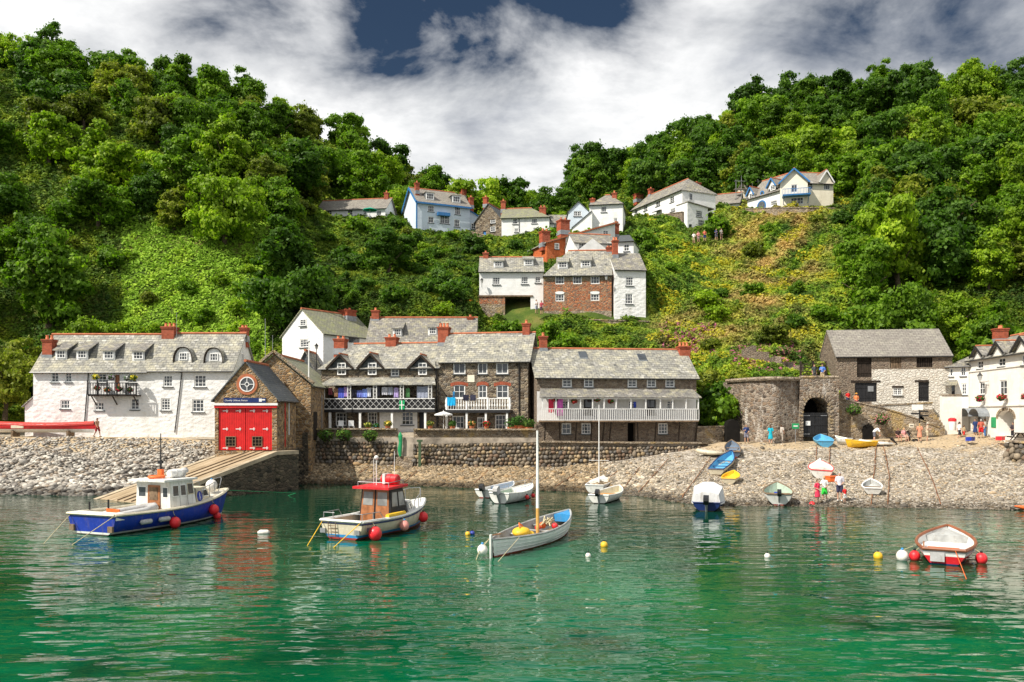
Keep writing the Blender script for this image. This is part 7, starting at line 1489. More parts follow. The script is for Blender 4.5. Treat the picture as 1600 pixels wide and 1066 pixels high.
def inflat(px, py, rz, label, L=2.6, ob=False, m=None):
    p = beach_at(px, py); o = empty('inflatable_dinghy', p + Vector((0, 0, .22)), rz, label, 'dinghy'); MB().tube([(0,.55,0),(L*.6,.6,.02),(L*.9,.35,.14),(L,0,.2),(L*.9,-.35,.14),(L*.6,-.6,.02),(0,-.55,0)], [.08,.2,.2,.2,.2,.2,.08], 10).build('tube', m or M['gel_white'], o, smooth=True); MB().box(.2,.26,-.42,.42,-.15,.3).build('transom', M['timber'], o); MB().box(.2,L*.8,-.4,.4,-.16,-.1).build('floor', M['inner'], o)
    if ob: MB().tube([(.1,0,.5),(-.2,0,.2),(-.45,0,-.1)], [.16,.08,.05], 8).build('outboard_motor', M['black'], o)
inflat(1394, 697, 2.9, 'white inflatable dinghy with black outboard tipped up, right of the yellow dinghy', 2.7, True)
inflat(1134, 712, 3.0, 'off-white inflatable dinghy beside the dark rowing boat', 2.4, False, M['gel_cream'])
# long red gig and kayak
a = P(146, 676, 76.4); c = P(-30, 676, 77.2)
bo = Boat('rowing_gig', 'long slim rowing gig under a red cover at the top of the left beach', a + Vector((0,0,.12)), c + Vector((0,0,.12)), 1.5, .75, .6, .8, .05, .4, .12, bands=[(.2, 0), (-9, 1)], mats=[M['red_gel'], M['gel_white']], inner=M['red_gel'], gun=M['red_gel'], gw=.05, gh=.05, mid=.5, cat='rowing gig')
b = MB(); V = []; n = 14
for i in range(n + 1): t = .02 + .95 * i / n; z = bo.zt(t); y = bo.hb(t) + .03; x = bo.pt(t, z)[0]; V += [(x, y, z - .12), (x, y * .9, z + .05), (x, 0, z + .2), (x, -y * .9, z + .05), (x, -y, z - .12)]
b.add(V, [(5*i+j, 5*i+j+1, 5*i+j+6, 5*i+j+5) for i in range(n) for j in range(4)]); b.build('boat_cover', plain('faded red canvas', (.50,.05,.035), .8), bo.o, smooth='auto'); q = bo.pt(.62, .5, 1); MB().box(q[0]-.6, q[0]+.6, q[1]+.0, q[1]+.03, .28, .55).build('name_panel', M['gel_cream'], bo.o)
for x in (2.2, 7.5): MB().box(x-.1, x+.1, -.5, .5, -.5, .05).build('trestle', M['timber'], bo.o)
p = PZ(1592, 797.5); o = empty('kayak', p, .1, 'orange kayak nosing ashore at the right edge of the picture', 'kayak'); MB().tube([(-.3,0,.28),(.3,0,.16),(1.2,0,.12),(2.2,0,.16),(2.8,0,.28)], [.04,.24,.33,.24,.04], 12, sq=.6).build('hull', M['orange_p'], o, smooth=True); MB().lathe([(.24,.3),(.26,.33),(.2,.31)], (1.2,0,0), 14, sx=1.6).build('cockpit', M['black'], o)
# buoys
for px, py, r, m, lab in ((412,834,.0,None,''),(944,854,.17,M['yellow'],'round yellow mooring buoy right of the sailing boat'),(919,870,.12,M['white_ball'],'small white float just beyond the sailing boat stern rope'),(1199,871,.13,M['white_ball'],'small white float alone in open green water'),(1372,872,.19,M['yellow'],'round yellow buoy left of the small red boat'),(731,836,.13,M['yellow'],'yellow float tied to a blue one'),(738,835,.13,M['gel_blue'],'blue float tied to the yellow one'),(1269,790,.2,M['fender'],'pink red ball at the water edge by the children')):
    p = PZ(px, py, 0.0)
    if r == 0: o = empty('mooring_buoy', p, .1, 'long white mooring buoy between the two cabin boats', 'buoy'); MB().tube([(-.3,0,.05),(-.18,0,.07),(.18,0,.07),(.3,0,.05)], [.06,.13,.13,.06], 10).build('float', M['white_ball'], o, smooth=True); continue
    o = empty('mooring_buoy', p, 0, lab, 'buoy'); MB().ball((0,0,r*.4), r, 14).build('float', m, o, smooth=True); MB().tube([(0,0,r*1.3),(0,0,r*1.3+.08)], .03, 6).build('eye', M['black'], o)
# chains down the beach
def drape(pts, lab, r=.032):
    P_ = []
    for (a, b_), (c, d_) in zip(pts[:-1], pts[1:]):
        for i in range(12): q = i / 12; p = beach_at(a + (c - a) * q + rnd.uniform(-.8, .8), b_ + (d_ - b_) * q); P_.append(p + Vector((0, 0, .12)))
    P_.append(beach_at(*pts[-1])); tag(MB().tube(P_, r, 5).build('mooring_chain', M['chain']), lab, 'chain', 'rusty chains running down the beach')
places = ['below the boathouse plinth','left of the harbour steps','under the white balustrade','at the corner of the veranda house','under the veranda','beside the bare mast','right of the bare mast','from the low wall to the cream boat','left of the covered boat','left behind the red-gunwale dinghy','right behind the red-gunwale dinghy','through the small grey-lined dinghy','right of the small grey-lined dinghy','farthest right on the shingle']
for pts, pl in zip([[(576,731),(542,755)],[(651,738),(632,756)],[(763,737),(740,758)],[(843,738),(826,752)],[(900,741),(867,764)],[(965,738),(953,747)],[(999,733),(975,764)],[(1044,719),(995,775)],[(1110,717),(1065,780)],[(1276,699),(1275,724)],[(1297,699),(1296,730)],[(1369,699),(1365,750),(1361,790)],[(1380,699),(1390,745),(1387,789)],[(1434,702),(1452,740),(1470,789)]], places): drape(pts, 'rusty chain on the shingle ' + pl)
# ------------------------------------------------------------ people
SK = plain('skin', (.55, .32, .22), .6, .3, .08); SK2 = plain('tanned skin', (.42, .22, .14), .6, .3, .08); HAIR = {k: plain(k + ' hair', c, .7) for k, c in (('brown', (.09,.045,.02)), ('blond', (.45,.30,.12)), ('grey', (.35,.34,.33)), ('dark', (.02,.016,.012)))}
CL = {}
def cloth(c):
    if c not in CL: CL[c] = plain('cloth ' + str(len(CL)), c, .85, .1, .12, 5)
    return CL[c]
def pose_joints(pose):
    """joints in metres for a 1.72 m adult facing -y; x is the figure's left"""
    J = dict(pel=(0,0,.93), wa=(0,0,1.08), ch=(0,-.01,1.30), nk=(0,0,1.46), hd=(0,-.015,1.60))
    for s, n in ((1, 'L'), (-1, 'R')):
        J.update({'hip'+n: (s*.095,0,.90), 'kn'+n: (s*.10,-.02,.49), 'an'+n: (s*.105,.02,.09), 'to'+n: (s*.12,-.15,.03), 'sh'+n: (s*.175,0,1.40), 'el'+n: (s*.235,.02,1.12), 'wr'+n: (s*.245,-.05,.88)})
    if pose == 'walk':
        J.update(knL=(.10,-.16,.52), anL=(.105,-.22,.10), toL=(.11,-.39,.06), knR=(-.10,.06,.49), anR=(-.105,.30,.14), toR=(-.11,.17,.03), elL=(.24,.10,1.13), wrL=(.25,.10,.90), elR=(-.24,-.06,1.13), wrR=(-.24,-.22,.93))
    if pose == 'talk': J.update(elR=(-.25,-.04,1.14), wrR=(-.12,-.26,1.20), elL=(.26,.05,1.13), wrL=(.16,-.10,.98), knL=(.14,-.04,.49), anL=(.17,.02,.09), toL=(.22,-.13,.03))
    if pose == 'carry': J.update(elR=(-.23,.03,1.13), wrR=(-.16,-.18,1.05), elL=(.23,.03,1.13), wrL=(.16,-.18,1.05))
    if pose == 'sit':
        J = {k: (x, y, z - .42) for k, (x, y, z) in J.items()}
        for s, n in ((1, 'L'), (-1, 'R')): J.update({'kn'+n: (s*.12,-.42,.50), 'an'+n: (s*.12,-.44,.09), 'to'+n: (s*.13,-.60,.03), 'el'+n: (s*.24,-.04,.72), 'wr'+n: (s*.15,-.28,.60)})
    if pose == 'bend':
        J.update(ch=(0,-.26,1.18), wa=(0,-.08,1.06), nk=(0,-.40,1.24), hd=(0,-.52,1.28), shL=(.17,-.34,1.20), shR=(-.17,-.34,1.20), elL=(.22,-.42,.94), elR=(-.22,-.42,.94), wrL=(.15,-.48,.70), wrR=(-.15,-.48,.70))
    return {k: Vector(v) for k, v in J.items()}
def remeshed(b, voxel, name, smooth_it=4):
    o = b.build('tmp', M['paint']); md = o.modifiers.new('r', 'REMESH'); md.mode = 'VOXEL'; md.voxel_size = voxel; md.use_smooth_shade = True
    if smooth_it: sm = o.modifiers.new('s', 'SMOOTH'); sm.factor = .5; sm.iterations = smooth_it
    me = bpy.data.meshes.new_from_object(o.evaluated_get(bpy.context.evaluated_depsgraph_get())); me.name = name; m0 = o.data; bpy.data.objects.remove(o); bpy.data.meshes.remove(m0); me.materials.clear(); me.materials.append(M['paint'])
    for a in list(me.uv_layers): me.uv_layers.remove(a)
    return me
def limb(b, pts, rs, n=10):
    b.tube(pts, rs, n)
    for p, r_ in zip(pts, rs): b.ball(p, r_ * .99, n)
CACHE = {}
def figure_meshes(pose):
    if pose in CACHE: return CACHE[pose]
    J = pose_joints(pose); up = (J['hd'] - J['nk']).normalized(); b = MB()
    limb(b, [J['pel'], J['wa'], J['ch']], [.13, .115, .135], 12); b.tube([J['shL'], J['ch'] + (J['nk'] - J['ch']) * .5, J['shR']], [.055, .10, .055], 10); limb(b, [J['ch'] + (J['nk'] - J['ch']) * .6, J['nk'] + up * .05], [.06, .052], 10)
    for n in 'LR':
        s = 1 if n == 'L' else -1
        limb(b, [J['hip'+n], J['kn'+n], J['an'+n]], [.088, .056, .038]); calf = J['kn'+n].lerp(J['an'+n], .3) + Vector((0, .015, 0)); b.ball(calf, .058, 10)
        limb(b, [J['an'+n] - Vector((0,-.04,.04)), J['to'+n]], [.038, .03]); limb(b, [J['sh'+n], J['el'+n], J['wr'+n]], [.052, .040, .027])
        d = (J['wr'+n] - J['el'+n]).normalized(); f0 = Vector((0, -1, 0)) if abs(d.y) < .8 else Vector((0, 0, -1)); side = d.cross(f0).normalized(); fw = side.cross(d).normalized() * -1; fw = -fw if fw.dot(f0) < 0 else fw
        pa = J['wr'+n] + d * .05; b.tube([J['wr'+n], pa, pa + d * .045], [.024, .034, .032], 8, sq=.7); b.ball(pa, .032, 8)
        inw = Vector((-s, 0, 0))
        for k in range(4):
            o_ = fw * (.030 - .019 * k); ln = (.070, .080, .076, .060)[k]; q0 = pa + d * .035 + o_; q1 = q0 + d * ln * .55 + inw * .006; q2 = q1 + d * ln * .38 + inw * .028; b.tube([q0, q1, q2], [.0105, .0095, .009], 6)
        t0 = pa + fw * .022 - d * .02; b.tube([t0, t0 + fw * .03 + d * .025, t0 + fw * .036 + d * .058 + inw * .012], [.013, .011, .010], 6)
    hd = J['hd']; b.ball(hd + up * .03 + Vector((0,.005,0)), .088, 14, sx=.86, sy=1.05, sz=1.12); b.ball(hd - up * .045 + Vector((0,-.018,0)), .062, 12, sx=.85, sz=1.0); b.ball(hd + Vector((0,-.098,-.012)), .017, 8, sz=1.5); b.ball(hd + Vector((0,-.085,-.052)), .018, 8, sx=1.4, sz=.5)
    for s in (1, -1): b.ball(hd + Vector((s*.078,.008,-.005)), .02, 8, sx=.5, sz=1.4)
    out = {'body': remeshed(b, .0125, 'body', 2)}
    b = MB(); hh = hd + up * .05 + Vector((0,.014,0)); b.ball(hh, .093, 14, sx=.9, sy=1.05, sz=1.05); b.ball(hd + Vector((0,.05,-.03)), .07, 10, sz=1.1); me = remeshed(b, .014, 'hair', 2)
    import bmesh
    bm = bmesh.new(); bm.from_mesh(me); kill = [v for v in bm.verts if (v.co - hd).y < -.055 and (v.co - hd).dot(up) < .075]; bmesh.ops.delete(bm, geom=kill, context='VERTS'); bm.to_mesh(me); bm.free(); out['hair'] = me
    b = MB(); b.ball(hh, .096, 14, sx=.9, sy=1.05, sz=1.0); b.ball(hd + Vector((0,.07,-.12)), .065, 10, sz=1.8); me = remeshed(b, .014, 'hair', 2); bm = bmesh.new(); bm.from_mesh(me); kill = [v for v in bm.verts if (v.co - hd).y < -.05 and (v.co - hd).dot(up) < .075]; bmesh.ops.delete(bm, geom=kill, context='VERTS'); bm.to_mesh(me); bm.free(); out['long_hair'] = me
    b = MB(); c = hd + up * .07; b.lathe([(.17, 0), (.165, .012), (.095, .02), (.09, .09), (.05, .115)], c, 16); out['hat'] = None; me = bpy.data.meshes.new('sun_hat'); me.from_pydata(b.v, [], b.f); me.materials.append(M['paint']); out['hat'] = me
    g = .018; b = MB(); limb(b, [J['pel'] + Vector((0,0,.02)), J['wa'], J['ch']], [.14+g*.5, .125+g, .145+g*.6], 12); b.tube([J['shL'], J['ch'] + (J['nk'] - J['ch']) * .45, J['shR']], [.062+g*.5, .105+g, .062+g*.5], 10)
    for n in 'LR': limb(b, [J['sh'+n], J['sh'+n].lerp(J['el'+n], .75)], [.058+g*.6, .054+g])
    out['shirt'] = remeshed(b, .018, 'shirt', 3)
    def legs(f, r1, g=.022):
        b = MB(); b.ball(J['pel'], .15, 12, sx=1.08, sz=.8)
        for n in 'LR':
            if f <= 1: limb(b, [J['hip'+n], J['hip'+n].lerp(J['kn'+n], f)], [.095+g*.6, r1+g])
            else: limb(b, [J['hip'+n], J['kn'+n], J['kn'+n].lerp(J['an'+n], .88)], [.095+g*.5, .064+g, .045+g])
        return remeshed(b, .018, 'trousers' if f > 1 else 'shorts', 3)
    out['shorts'] = legs(.82, .072); out['trousers'] = legs(2, 0)
    b = MB(); kz = (J['knL'] + J['knR']) / 2 + Vector((0,0,-.04)); b.tube([J['wa'], J['pel'], kz], [.13, .17, .23], 16, sq=.8); out['skirt'] = remeshed(b, .02, 'skirt', 3)
    b = MB()
    for s in (1, -1): b.ball(hd + Vector((s*.030,-.079,.012)), .0095, 8)
    me = bpy.data.meshes.new('eyes'); me.from_pydata(b.v, [], b.f); me.materials.append(M['black']); out['eyes'] = me
    b = MB()
    for n in 'LR': limb(b, [J['an'+n] - Vector((0,-.05,.05)), J['to'+n] + Vector((0,-.01,0))], [.046, .038])
    out['shoes'] = remeshed(b, .016, 'shoes', 1); CACHE[pose] = out; return out
def person(px, py, d, label, pose='stand', turn=0, h=1.72, top=(.7,.7,.7), bottom=(.1,.12,.2), kind='shorts', hair='brown', skin=SK, hat=None, shoes=(.1,.08,.06), z=None, bare=False, long=False, group=None, pos=None):
    p = pos or P(px, py, d); o = empty('person', p, turn, label, 'person', group); s = h / 1.72; o.scale = (s, s, s); Mx = figure_meshes(pose)
    def put(key, m, name=None):
        me = Mx[key]; c = bpy.data.objects.new(name or key, me); C.objects.link(c); c.parent = o; c.material_slots[0].link = 'OBJECT'; c.material_slots[0].material = m; return c
    put('body', skin); put('eyes', M['black']); put('long_hair' if long else 'hair', HAIR[hair], 'hair')
    if not bare: put('shirt', cloth(top))
    put(kind, cloth(bottom)); put('shoes', cloth(shoes))
    if hat: put('hat', cloth(hat), 'sun_hat')
    return o
WH = (.72,.72,.70); NV = (.03,.05,.14); RD = (.60,.03,.03); KH = (.40,.32,.20)
pr = person(152, 683, 75.6, 'bare-chested person in dark shorts with a dark backpack, beside the red gig', 'walk', R(70), skin=SK2, bare=True, bottom=(.35,.04,.04))
bk = MB(); bk.ball((0,.19,1.25), .15, 10, sx=1.1, sy=.7, sz=1.3).build('backpack', cloth((.06,.03,.03)), smooth=True); 
b_ = bpy.data.objects['backpack']; b_.location = pr.location; b_.rotation_euler = pr.rotation_euler; tag(b_, 'dark backpack worn by the bare-chested walker', 'backpack')
q = beach_at(315, 712) if False else P(315, 712, 64.5)
person(315, 712, 0, 'person in pale clothes standing at the top left edge of the slipway', 'talk', R(10), top=(.68,.62,.6), bottom=WH, kind='shorts', hair='blond', pos=Vector(sp_(0.9, W_ - .35, zs - .22)))
o = empty('beach_bag', Vector(sp_(.35, W_ - 1.0, zs - .02)), 0, 'bright magenta beach bag and folded windbreak on the slipway by the red doors', 'bag'); MB().ball((0,0,.35), .42, 14, sx=1.0, sy=.8, sz=.9).build('bag', cloth((.62,.03,.55)), o, smooth=True); MB().tube([(-.2,0,.6),(0,0,.85),(.2,0,.6)], .025, 6).build('strap', cloth((.3,.02,.3)), o)
person(1166, 692.5, 77.6, 'person in navy top and grey shorts standing before the left of the kiln', 'talk', R(-20), top=NV, bottom=(.2,.2,.25))
person(1204, 693.5, 77.0, 'person in a bright turquoise dress facing the kiln', 'carry', R(170), top=(.02,.42,.55), bottom=(.02,.42,.55), kind='skirt', hair='brown', long=True)
person(1221, 690.5, 77.8, 'person in pale grey leaning close to the kiln wall', 'stand', R(150), h=1.6, top=(.5,.45,.4), bottom=(.4,.35,.3), kind='trousers')
def shore(px, py, *a, **k): k['h'] = k.get('h', 1.72) * 1.08; return person(px, py, 0, *a, pos=beach_at(px, py) + Vector((0, 0, .1)), **k)
shore(1277, 788.5, 'child in a pink red dress at the water edge', 'carry', R(30), h=1.45, top=(.70,.05,.10), bottom=(.70,.05,.10), kind='skirt', hair='brown')
shore(1288, 784.5, 'girl in white top and bright green skirt by the water', 'talk', R(-40), h=1.5, top=WH, bottom=(.04,.50,.06), kind='skirt', hair='blond', long=True)
shore(1312, 785, 'man in white shirt and dark shorts looking down at a toddler', 'carry', R(-25), h=1.78, top=(.62,.60,.66), bottom=(.05,.05,.09), hair='grey', shoes=WH)
shore(1320, 788, 'toddler in red and white beside the man in the white shirt', 'stand', R(20), h=.98, top=RD, bottom=WH, hair='blond')
person(1366, 691, 77.6, 'person in a white top bending over near the small arched recess', 'bend', R(80), top=WH, bottom=(.15,.15,.18))
bn = empty('bench', P(1408, 690.5, 77.2), 0, 'low timber bench against the ramp wall with a sitter', 'bench'); MB().box(-.9,.9,-.2,.25,.42,.48).build('seat', M['timber'], bn)
for x in (-.75, .75): MB().box(x-.05,x+.05,-.18,.22,-.2,.419).build('leg', M['timber'], bn)
person(1405, 690.5, 77.2, 'person in black top sitting at the left of the bench', 'sit', 0, top=(.05,.03,.03), bottom=(.3,.1,.1), skin=SK2, hair='dark', pos=bn.location + Vector((-.25,.1,0)))
person(1411, 690.5, 77.2, 'person in pink top sitting at the right of the bench', 'sit', R(15), top=(.65,.3,.3), bottom=(.5,.35,.3), hair='blond', pos=bn.location + Vector((.3,.1,0)))
st_ = empty('pushchair', P(1424, 690, 77), .6, 'black pushchair between the bench and the person in salmon', 'pushchair'); MB().add([(-.22,-.3,.35),(.22,-.3,.35),(.22,.15,.38),(-.22,.15,.38),(-.22,.35,.9),(.22,.35,.9),(-.22,.3,1.0),(.22,-.1,1.05),(-.22,-.1,1.05),(.22,.3,1.0)], [(0,1,2,3),(3,2,5,4),(6,9,7,8),(4,5,9,6)]).build('seat', M['black'], st_)
for x in (-.26, .26):
    MB().tube([(x,.5,1.05),(x,.3,.8),(x,-.35,.12)], .02, 6).build('frame', M['black'], st_)
    for y in (-.35, .3): MB().lathe([(.13,x-.02),(.13,x+.02)], (0,y,.13), 12, axis='x').build('wheel', M['black'], st_)
person(1437, 691, 76.8, 'person in a salmon dress beside the pushchair', 'carry', R(160), top=(.62,.28,.18), bottom=(.62,.28,.18), kind='skirt', hair='blond', long=True)
person(1449, 690, 77.0, 'person in beige top and pale shorts right of the salmon dress', 'talk', R(60), top=(.5,.4,.3), bottom=(.5,.42,.3), hair='grey', hat=(.6,.55,.45))
person(1499, 688, 78.5, 'man in white shirt and black shorts striding past the outside steps', 'walk', R(80), top=WH, bottom=(.03,.03,.04), hair='dark')
person(1506, 686, 79.5, 'child in red shorts just behind the striding man', 'walk', R(90), h=1.3, top=KH, bottom=RD)
person(1524, 683, 79, 'person in navy dress with a red bag before the inn door', 'stand', R(-60), top=NV, bottom=NV, kind='skirt', hair='dark')
person(1533, 684, 77.5, 'man with bare arms in red top and red shorts before the inn door', 'talk', R(150), top=(.45,.12,.08), bottom=RD, skin=SK2, hair='grey')
person(1539, 683, 78.5, 'person in blue jeans and pale top right of the man in red', 'stand', R(-120), top=(.5,.45,.4), bottom=(.06,.16,.38), kind='trousers', hair='brown')
person(1583, 690, 74, 'woman in dark top and trousers holding a bag near the right edge', 'carry', R(-70), top=(.05,.04,.05), bottom=(.03,.03,.04), kind='trousers', hair='dark', long=True)
person(1272, 597, 81.5, 'person in dark clothes left of the field gate above the arch', 'stand', R(20), top=(.06,.07,.08), bottom=(.1,.1,.1), kind='trousers')
person(1285, 597, 81.3, 'person in a blue top on the kiln roof by the field gate', 'talk', R(-30), top=(.10,.22,.62), bottom=KH)
person(1325, 636, 83.5, 'person in red leaning on the ramp wall, the left of two', 'carry', R(10), h=1.6, top=RD, bottom=NV)
person(1338, 640, 82.5, 'person in yellow and pink leaning on the ramp wall, the right of two', 'carry', R(-10), h=1.6, top=(.75,.25,.10), bottom=(.5,.1,.2), hair='blond', hat=(.75,.4,.08))
person(838, 490, 103.5, 'person in white standing in the passage of the jettied white house', 'talk', R(40), top=WH, bottom=(.4,.42,.5))
person(846, 491.5, 103.3, 'person in red and dark shorts at the corner of the passage', 'stand', R(-30), top=(.4,.08,.1), bottom=(.08,.05,.06))
for px, py, lab, tp, bt in ((1084,381,'pale person first on the hillside path below the corner white house',WH,KH),(1091,379,'person in pink second along the hillside path',(.6,.25,.25),(.3,.2,.2)),(1101,377,'person in red third along the hillside path',(.55,.12,.08),NV),(1119,375.5,'person in dark blue, left of the two resting by the shrub path',NV,(.1,.1,.12)),(1127,375,'person in grey, right of the two resting by the shrub path',(.3,.3,.3),(.15,.1,.08))): person(px, py, 127, lab, 'talk', R(rnd.uniform(-90, 90)), top=tp, bottom=bt)

# ------------------------------------------------------------ washing, plants, lamps, street things
def hung(h, v, px, py0, py1, wpx, c, label, cat='towel', folds=3, name='hanging_towel', dv=0):
    a, b_ = h.loc(px - wpx / 2, py0, v + dv), h.loc(px + wpx / 2, py1, v + dv); b = MB(); n = 8; V = []; m = 5
    for j in range(m + 1):
        for i in range(n + 1): q = i / n; V.append((a.x + (b_.x - a.x) * q, v + dv + .05 * math.sin(q * folds * 6.28) * (j / m), a.z + (b_.z - a.z) * j / m + .02 * math.sin(q * 9 + px)))
    k = len(V); V += [(x, y + .02, z) for x, y, z in V]
    fs = [(i + j*(n+1), i+1 + j*(n+1), i+1 + (j+1)*(n+1), i + (j+1)*(n+1)) for j in range(m) for i in range(n)]; b.add(V, fs + [tuple(k + q for q in f[::-1]) for f in fs] + [(i, i+1, k+i+1, k+i) for i in range(n)])
    o = b.build(name, cloth(c), smooth='auto'); o.location = h.o.location; o.rotation_euler = h.o.rotation_euler; return tag(o, label, cat)
h, v = TA[0], TA[1]
for px, y0, y1, w_, c, lab in ((516,606,617,6,(.30,.08,.10),'dark red shirt, leftmost of the washing on the lattice balcony'),(525,607,620,6,(.35,.2,.12),'brown garment second from left on the lattice balcony line'),(533,606,622,9,(.10,.13,.55),'blue towel left of the lattice post on the balcony line'),(541,605,620,7,(.45,.30,.62),'lilac top by the second lattice post'),(553,609,621,7,(.05,.05,.07),'black garment between the lattice posts'),(562,610,621,9,(.16,.2,.55),'navy and blue cloth on the left balcony line'),(570,608,621,8,(.25,.35,.8),'pale blue towel in the middle of the left balcony line'),(576,606,620,7,(.65,.68,.78),'white shirt right of the pale blue towel'),(590,604,619,7,(.06,.06,.08),'dark trousers right of the middle lattice post'),(601,605,617,9,(.55,.55,.6),'pale grey sheet in the right bay of the balcony line'),(610,605,617,7,(.4,.42,.5),'slate grey towel next to the pale sheet'),(619,606,621,7,(.5,.4,.7),'mauve top in the right bay of the balcony line'),(637,607,621,6,(.12,.30,.12),'green garment right of the fourth lattice post'),(660,604,622,17,(.30,.33,.42),'wide grey blue sheet, rightmost on the lattice balcony line')): hung(h, v + .25, px, y0, y1, w_, c, lab)
o = hung(h, v - .08, 628, 626, 640, 8, (.02,.40,.14), 'green flag with a white cross on the lattice balcony rail', 'flag', 1, 'flag')
q0, q1 = h.loc(628, 626, v - .08), h.loc(628, 640, v - .08); b = MB(); b.box(q0.x-.04,q0.x+.04,v-.16,v-.15,q1.z,q0.z); b.box(q0.x-.24,q0.x+.24,v-.165,v-.155,(q0.z+q1.z)/2-.04,(q0.z+q1.z)/2+.04); b.build('white_cross', M['paint'], o)
h, v = TB[0], TB[1]
for px, y0, y1, w_, c, lab in ((705,621,634,13,(.02,.36,.68),'bright turquoise towel over the white balustrade'),(728,617,626,9,(.03,.03,.05),'left black towel drying on the white balustrade'),(739,617,626,9,(.05,.05,.08),'right black towel drying on the white balustrade'),(709,612,621,3,(.05,.25,.5),'thin blue cloth above the turquoise towel')): hung(h, v - .12, px, y0, y1, w_, c, lab)
h, v = TC[0], TC[1]
for px, y0, y1, w_, c, lab in ((861,624,645,8,(.55,.04,.08),'red dress hanging in the left bay of the veranda'),(875,623,650,9,(.55,.12,.42),'magenta wrap hanging in the second bay of the veranda'),(992,628,637,4,(.05,.08,.4),'small blue cloth in the veranda by the second window')): hung(h, v + .2, px, y0, y1, w_, c, lab)
def plant(pos, r, flower, label, name='hanging_basket', cat='hanging basket', pot=None, n=150, seed=0, hang=0):
    global rng
    rng = np.random.default_rng(seed + 50); o = empty(name, pos, 0, label, cat); q = rng.normal(0, 1, (n, 3)); q /= np.linalg.norm(q, axis=1)[:, None]; pp = q * r * rng.uniform(.6, 1.05, (n, 1)) * np.array([1, 1, .75]); V, Fc, _ = leaves(pp, q, rng.uniform(.1, .16, n), np.ones(n)); k = rng.random(n) < .45
    col = np.where(k[:, None], np.array([flower]), np.array([(.05,.13,.02)])) * rng.uniform(.7, 1.3, (n, 1)); np_mesh('foliage', V, Fc, mu, np.repeat(col, 4, 0), parent=o)
    if pot: MB().lathe([(r*.45,-r*1.5),(r*.65,-r*.6),(r*.7,-r*.5)], n=12).build('pot', pot, o, smooth='auto')
    else: MB().lathe([(r*.1,-r*.75),(r*.5,-r*.55),(r*.7,-r*.1)], n=12).build('basket', M['timber_dk'], o)
    if hang: MB().tube([(0,0,0),(0,0,hang)], .02, 5).build('hook', M['black'], o)
    return o
def hw(h, px, py, v): return h.o.matrix_basis @ h.loc(px, py, v)
for i, (px, py, lab) in enumerate(((897,627,'second from left'),(933,624,'third from left'),(954,627,'fourth from left'),(867.5,624,'leftmost'))): plant(hw(TC[0], px, py, TC[1] + .2), .3, (.6,.05,.06), 'red flowered hanging basket in the veranda, ' + lab, seed=i, hang=.6)
for i, (px, py, v, lab) in enumerate(((1531,623,-.5,'left'),(1565,621,-.5,'middle'),(1604,620,-.5,'right'))): plant(hw(INN, px, py, v), .42, (.70,.03,.08), 'red flowered basket on the inn front, ' + lab, seed=10+i)
for i, (px, py, c, lab) in enumerate(((149,589,(.7,.6,.05),'yellow flowered basket, leftmost above the dark balcony'),(174,590,(.5,.4,.5),'pale flowered basket second from left above the dark balcony'),(198,591,(.5,.5,.5),'white flowered basket third from left above the dark balcony'),(209,590,(.7,.6,.05),'yellow flowered basket rightmost above the dark balcony'),(152,607,(.6,.05,.1),'red geraniums at the left of the dark balcony'),(168,609,(.6,.2,.1),'orange flowers left of centre behind the dark balcony rail'),(186,608,(.6,.05,.1),'red geraniums right of centre behind the dark balcony rail'),(203,609,(.65,.15,.25),'pink flowers at the right of the dark balcony'))): plant(hw(HLEFT, px, py, -.8), .33, c, lab, 'hanging_basket' if i < 4 else 'window_box_plant', 'hanging basket' if i < 4 else 'plant', seed=20+i, n=110)
for i, (px, py, d, r, c, lab) in enumerate(((672,664,77.5,.35,(.5,.4,.1),'small leafy pot plant left of the white parasol'),(707,664,77.5,.4,(.08,.16,.03),'leafy pot plant right of the white parasol'),(737,664,77.6,.38,(.6,.3,.1),'terracotta pot with orange flowers on the terrace'),(760,664,77.6,.35,(.7,.03,.05),'pot of red geraniums between the balcony posts'),(800,663,77.7,.7,(.06,.15,.03),'wide leafy pot shrub right of the last balcony post'),(812,660,78,.8,(.05,.13,.02),'tall leafy pot shrub at the end of the terrace'),(826,664,77.5,.6,(.10,.16,.03),'bushy pot shrub at the corner of the stone house'),(575,666,78,.35,(.5,.5,.1),'yellow flowered pot left of the white terrace door'),(606,664,78,.4,(.7,.55,.1),'pot of yellow flowers near the steps'),(588,667,78,.3,(.1,.35,.3),'green pot plant by the glazed door'))): plant(P(px, py, d) + Vector((0,0,.1)), r, c, lab, 'pot_plant', 'pot plant', M['pot'], 220, 40 + i)
for i, (px, py, d, lab) in enumerate(((509,680,76.2,'ivy tuft on the left sea wall, nearest the flagpole'),(537,680,76.2,'wide ivy tuft in the middle of the left sea wall'),(578,681,76,'ivy tuft on the left sea wall, nearest the steps'),(1335,640,79,'fern growing from the ramp wall below the people'),(1378,655,78.8,'orange flowered tuft on the ramp wall'),(1225,548,86.5,'pink valerian on the ruined wall'))): plant(P(px, py, d), .75, (.10,.18,.02) if i < 4 else (.5,.2,.2), lab, 'wall_plant', 'plant', n=260, seed=60+i)
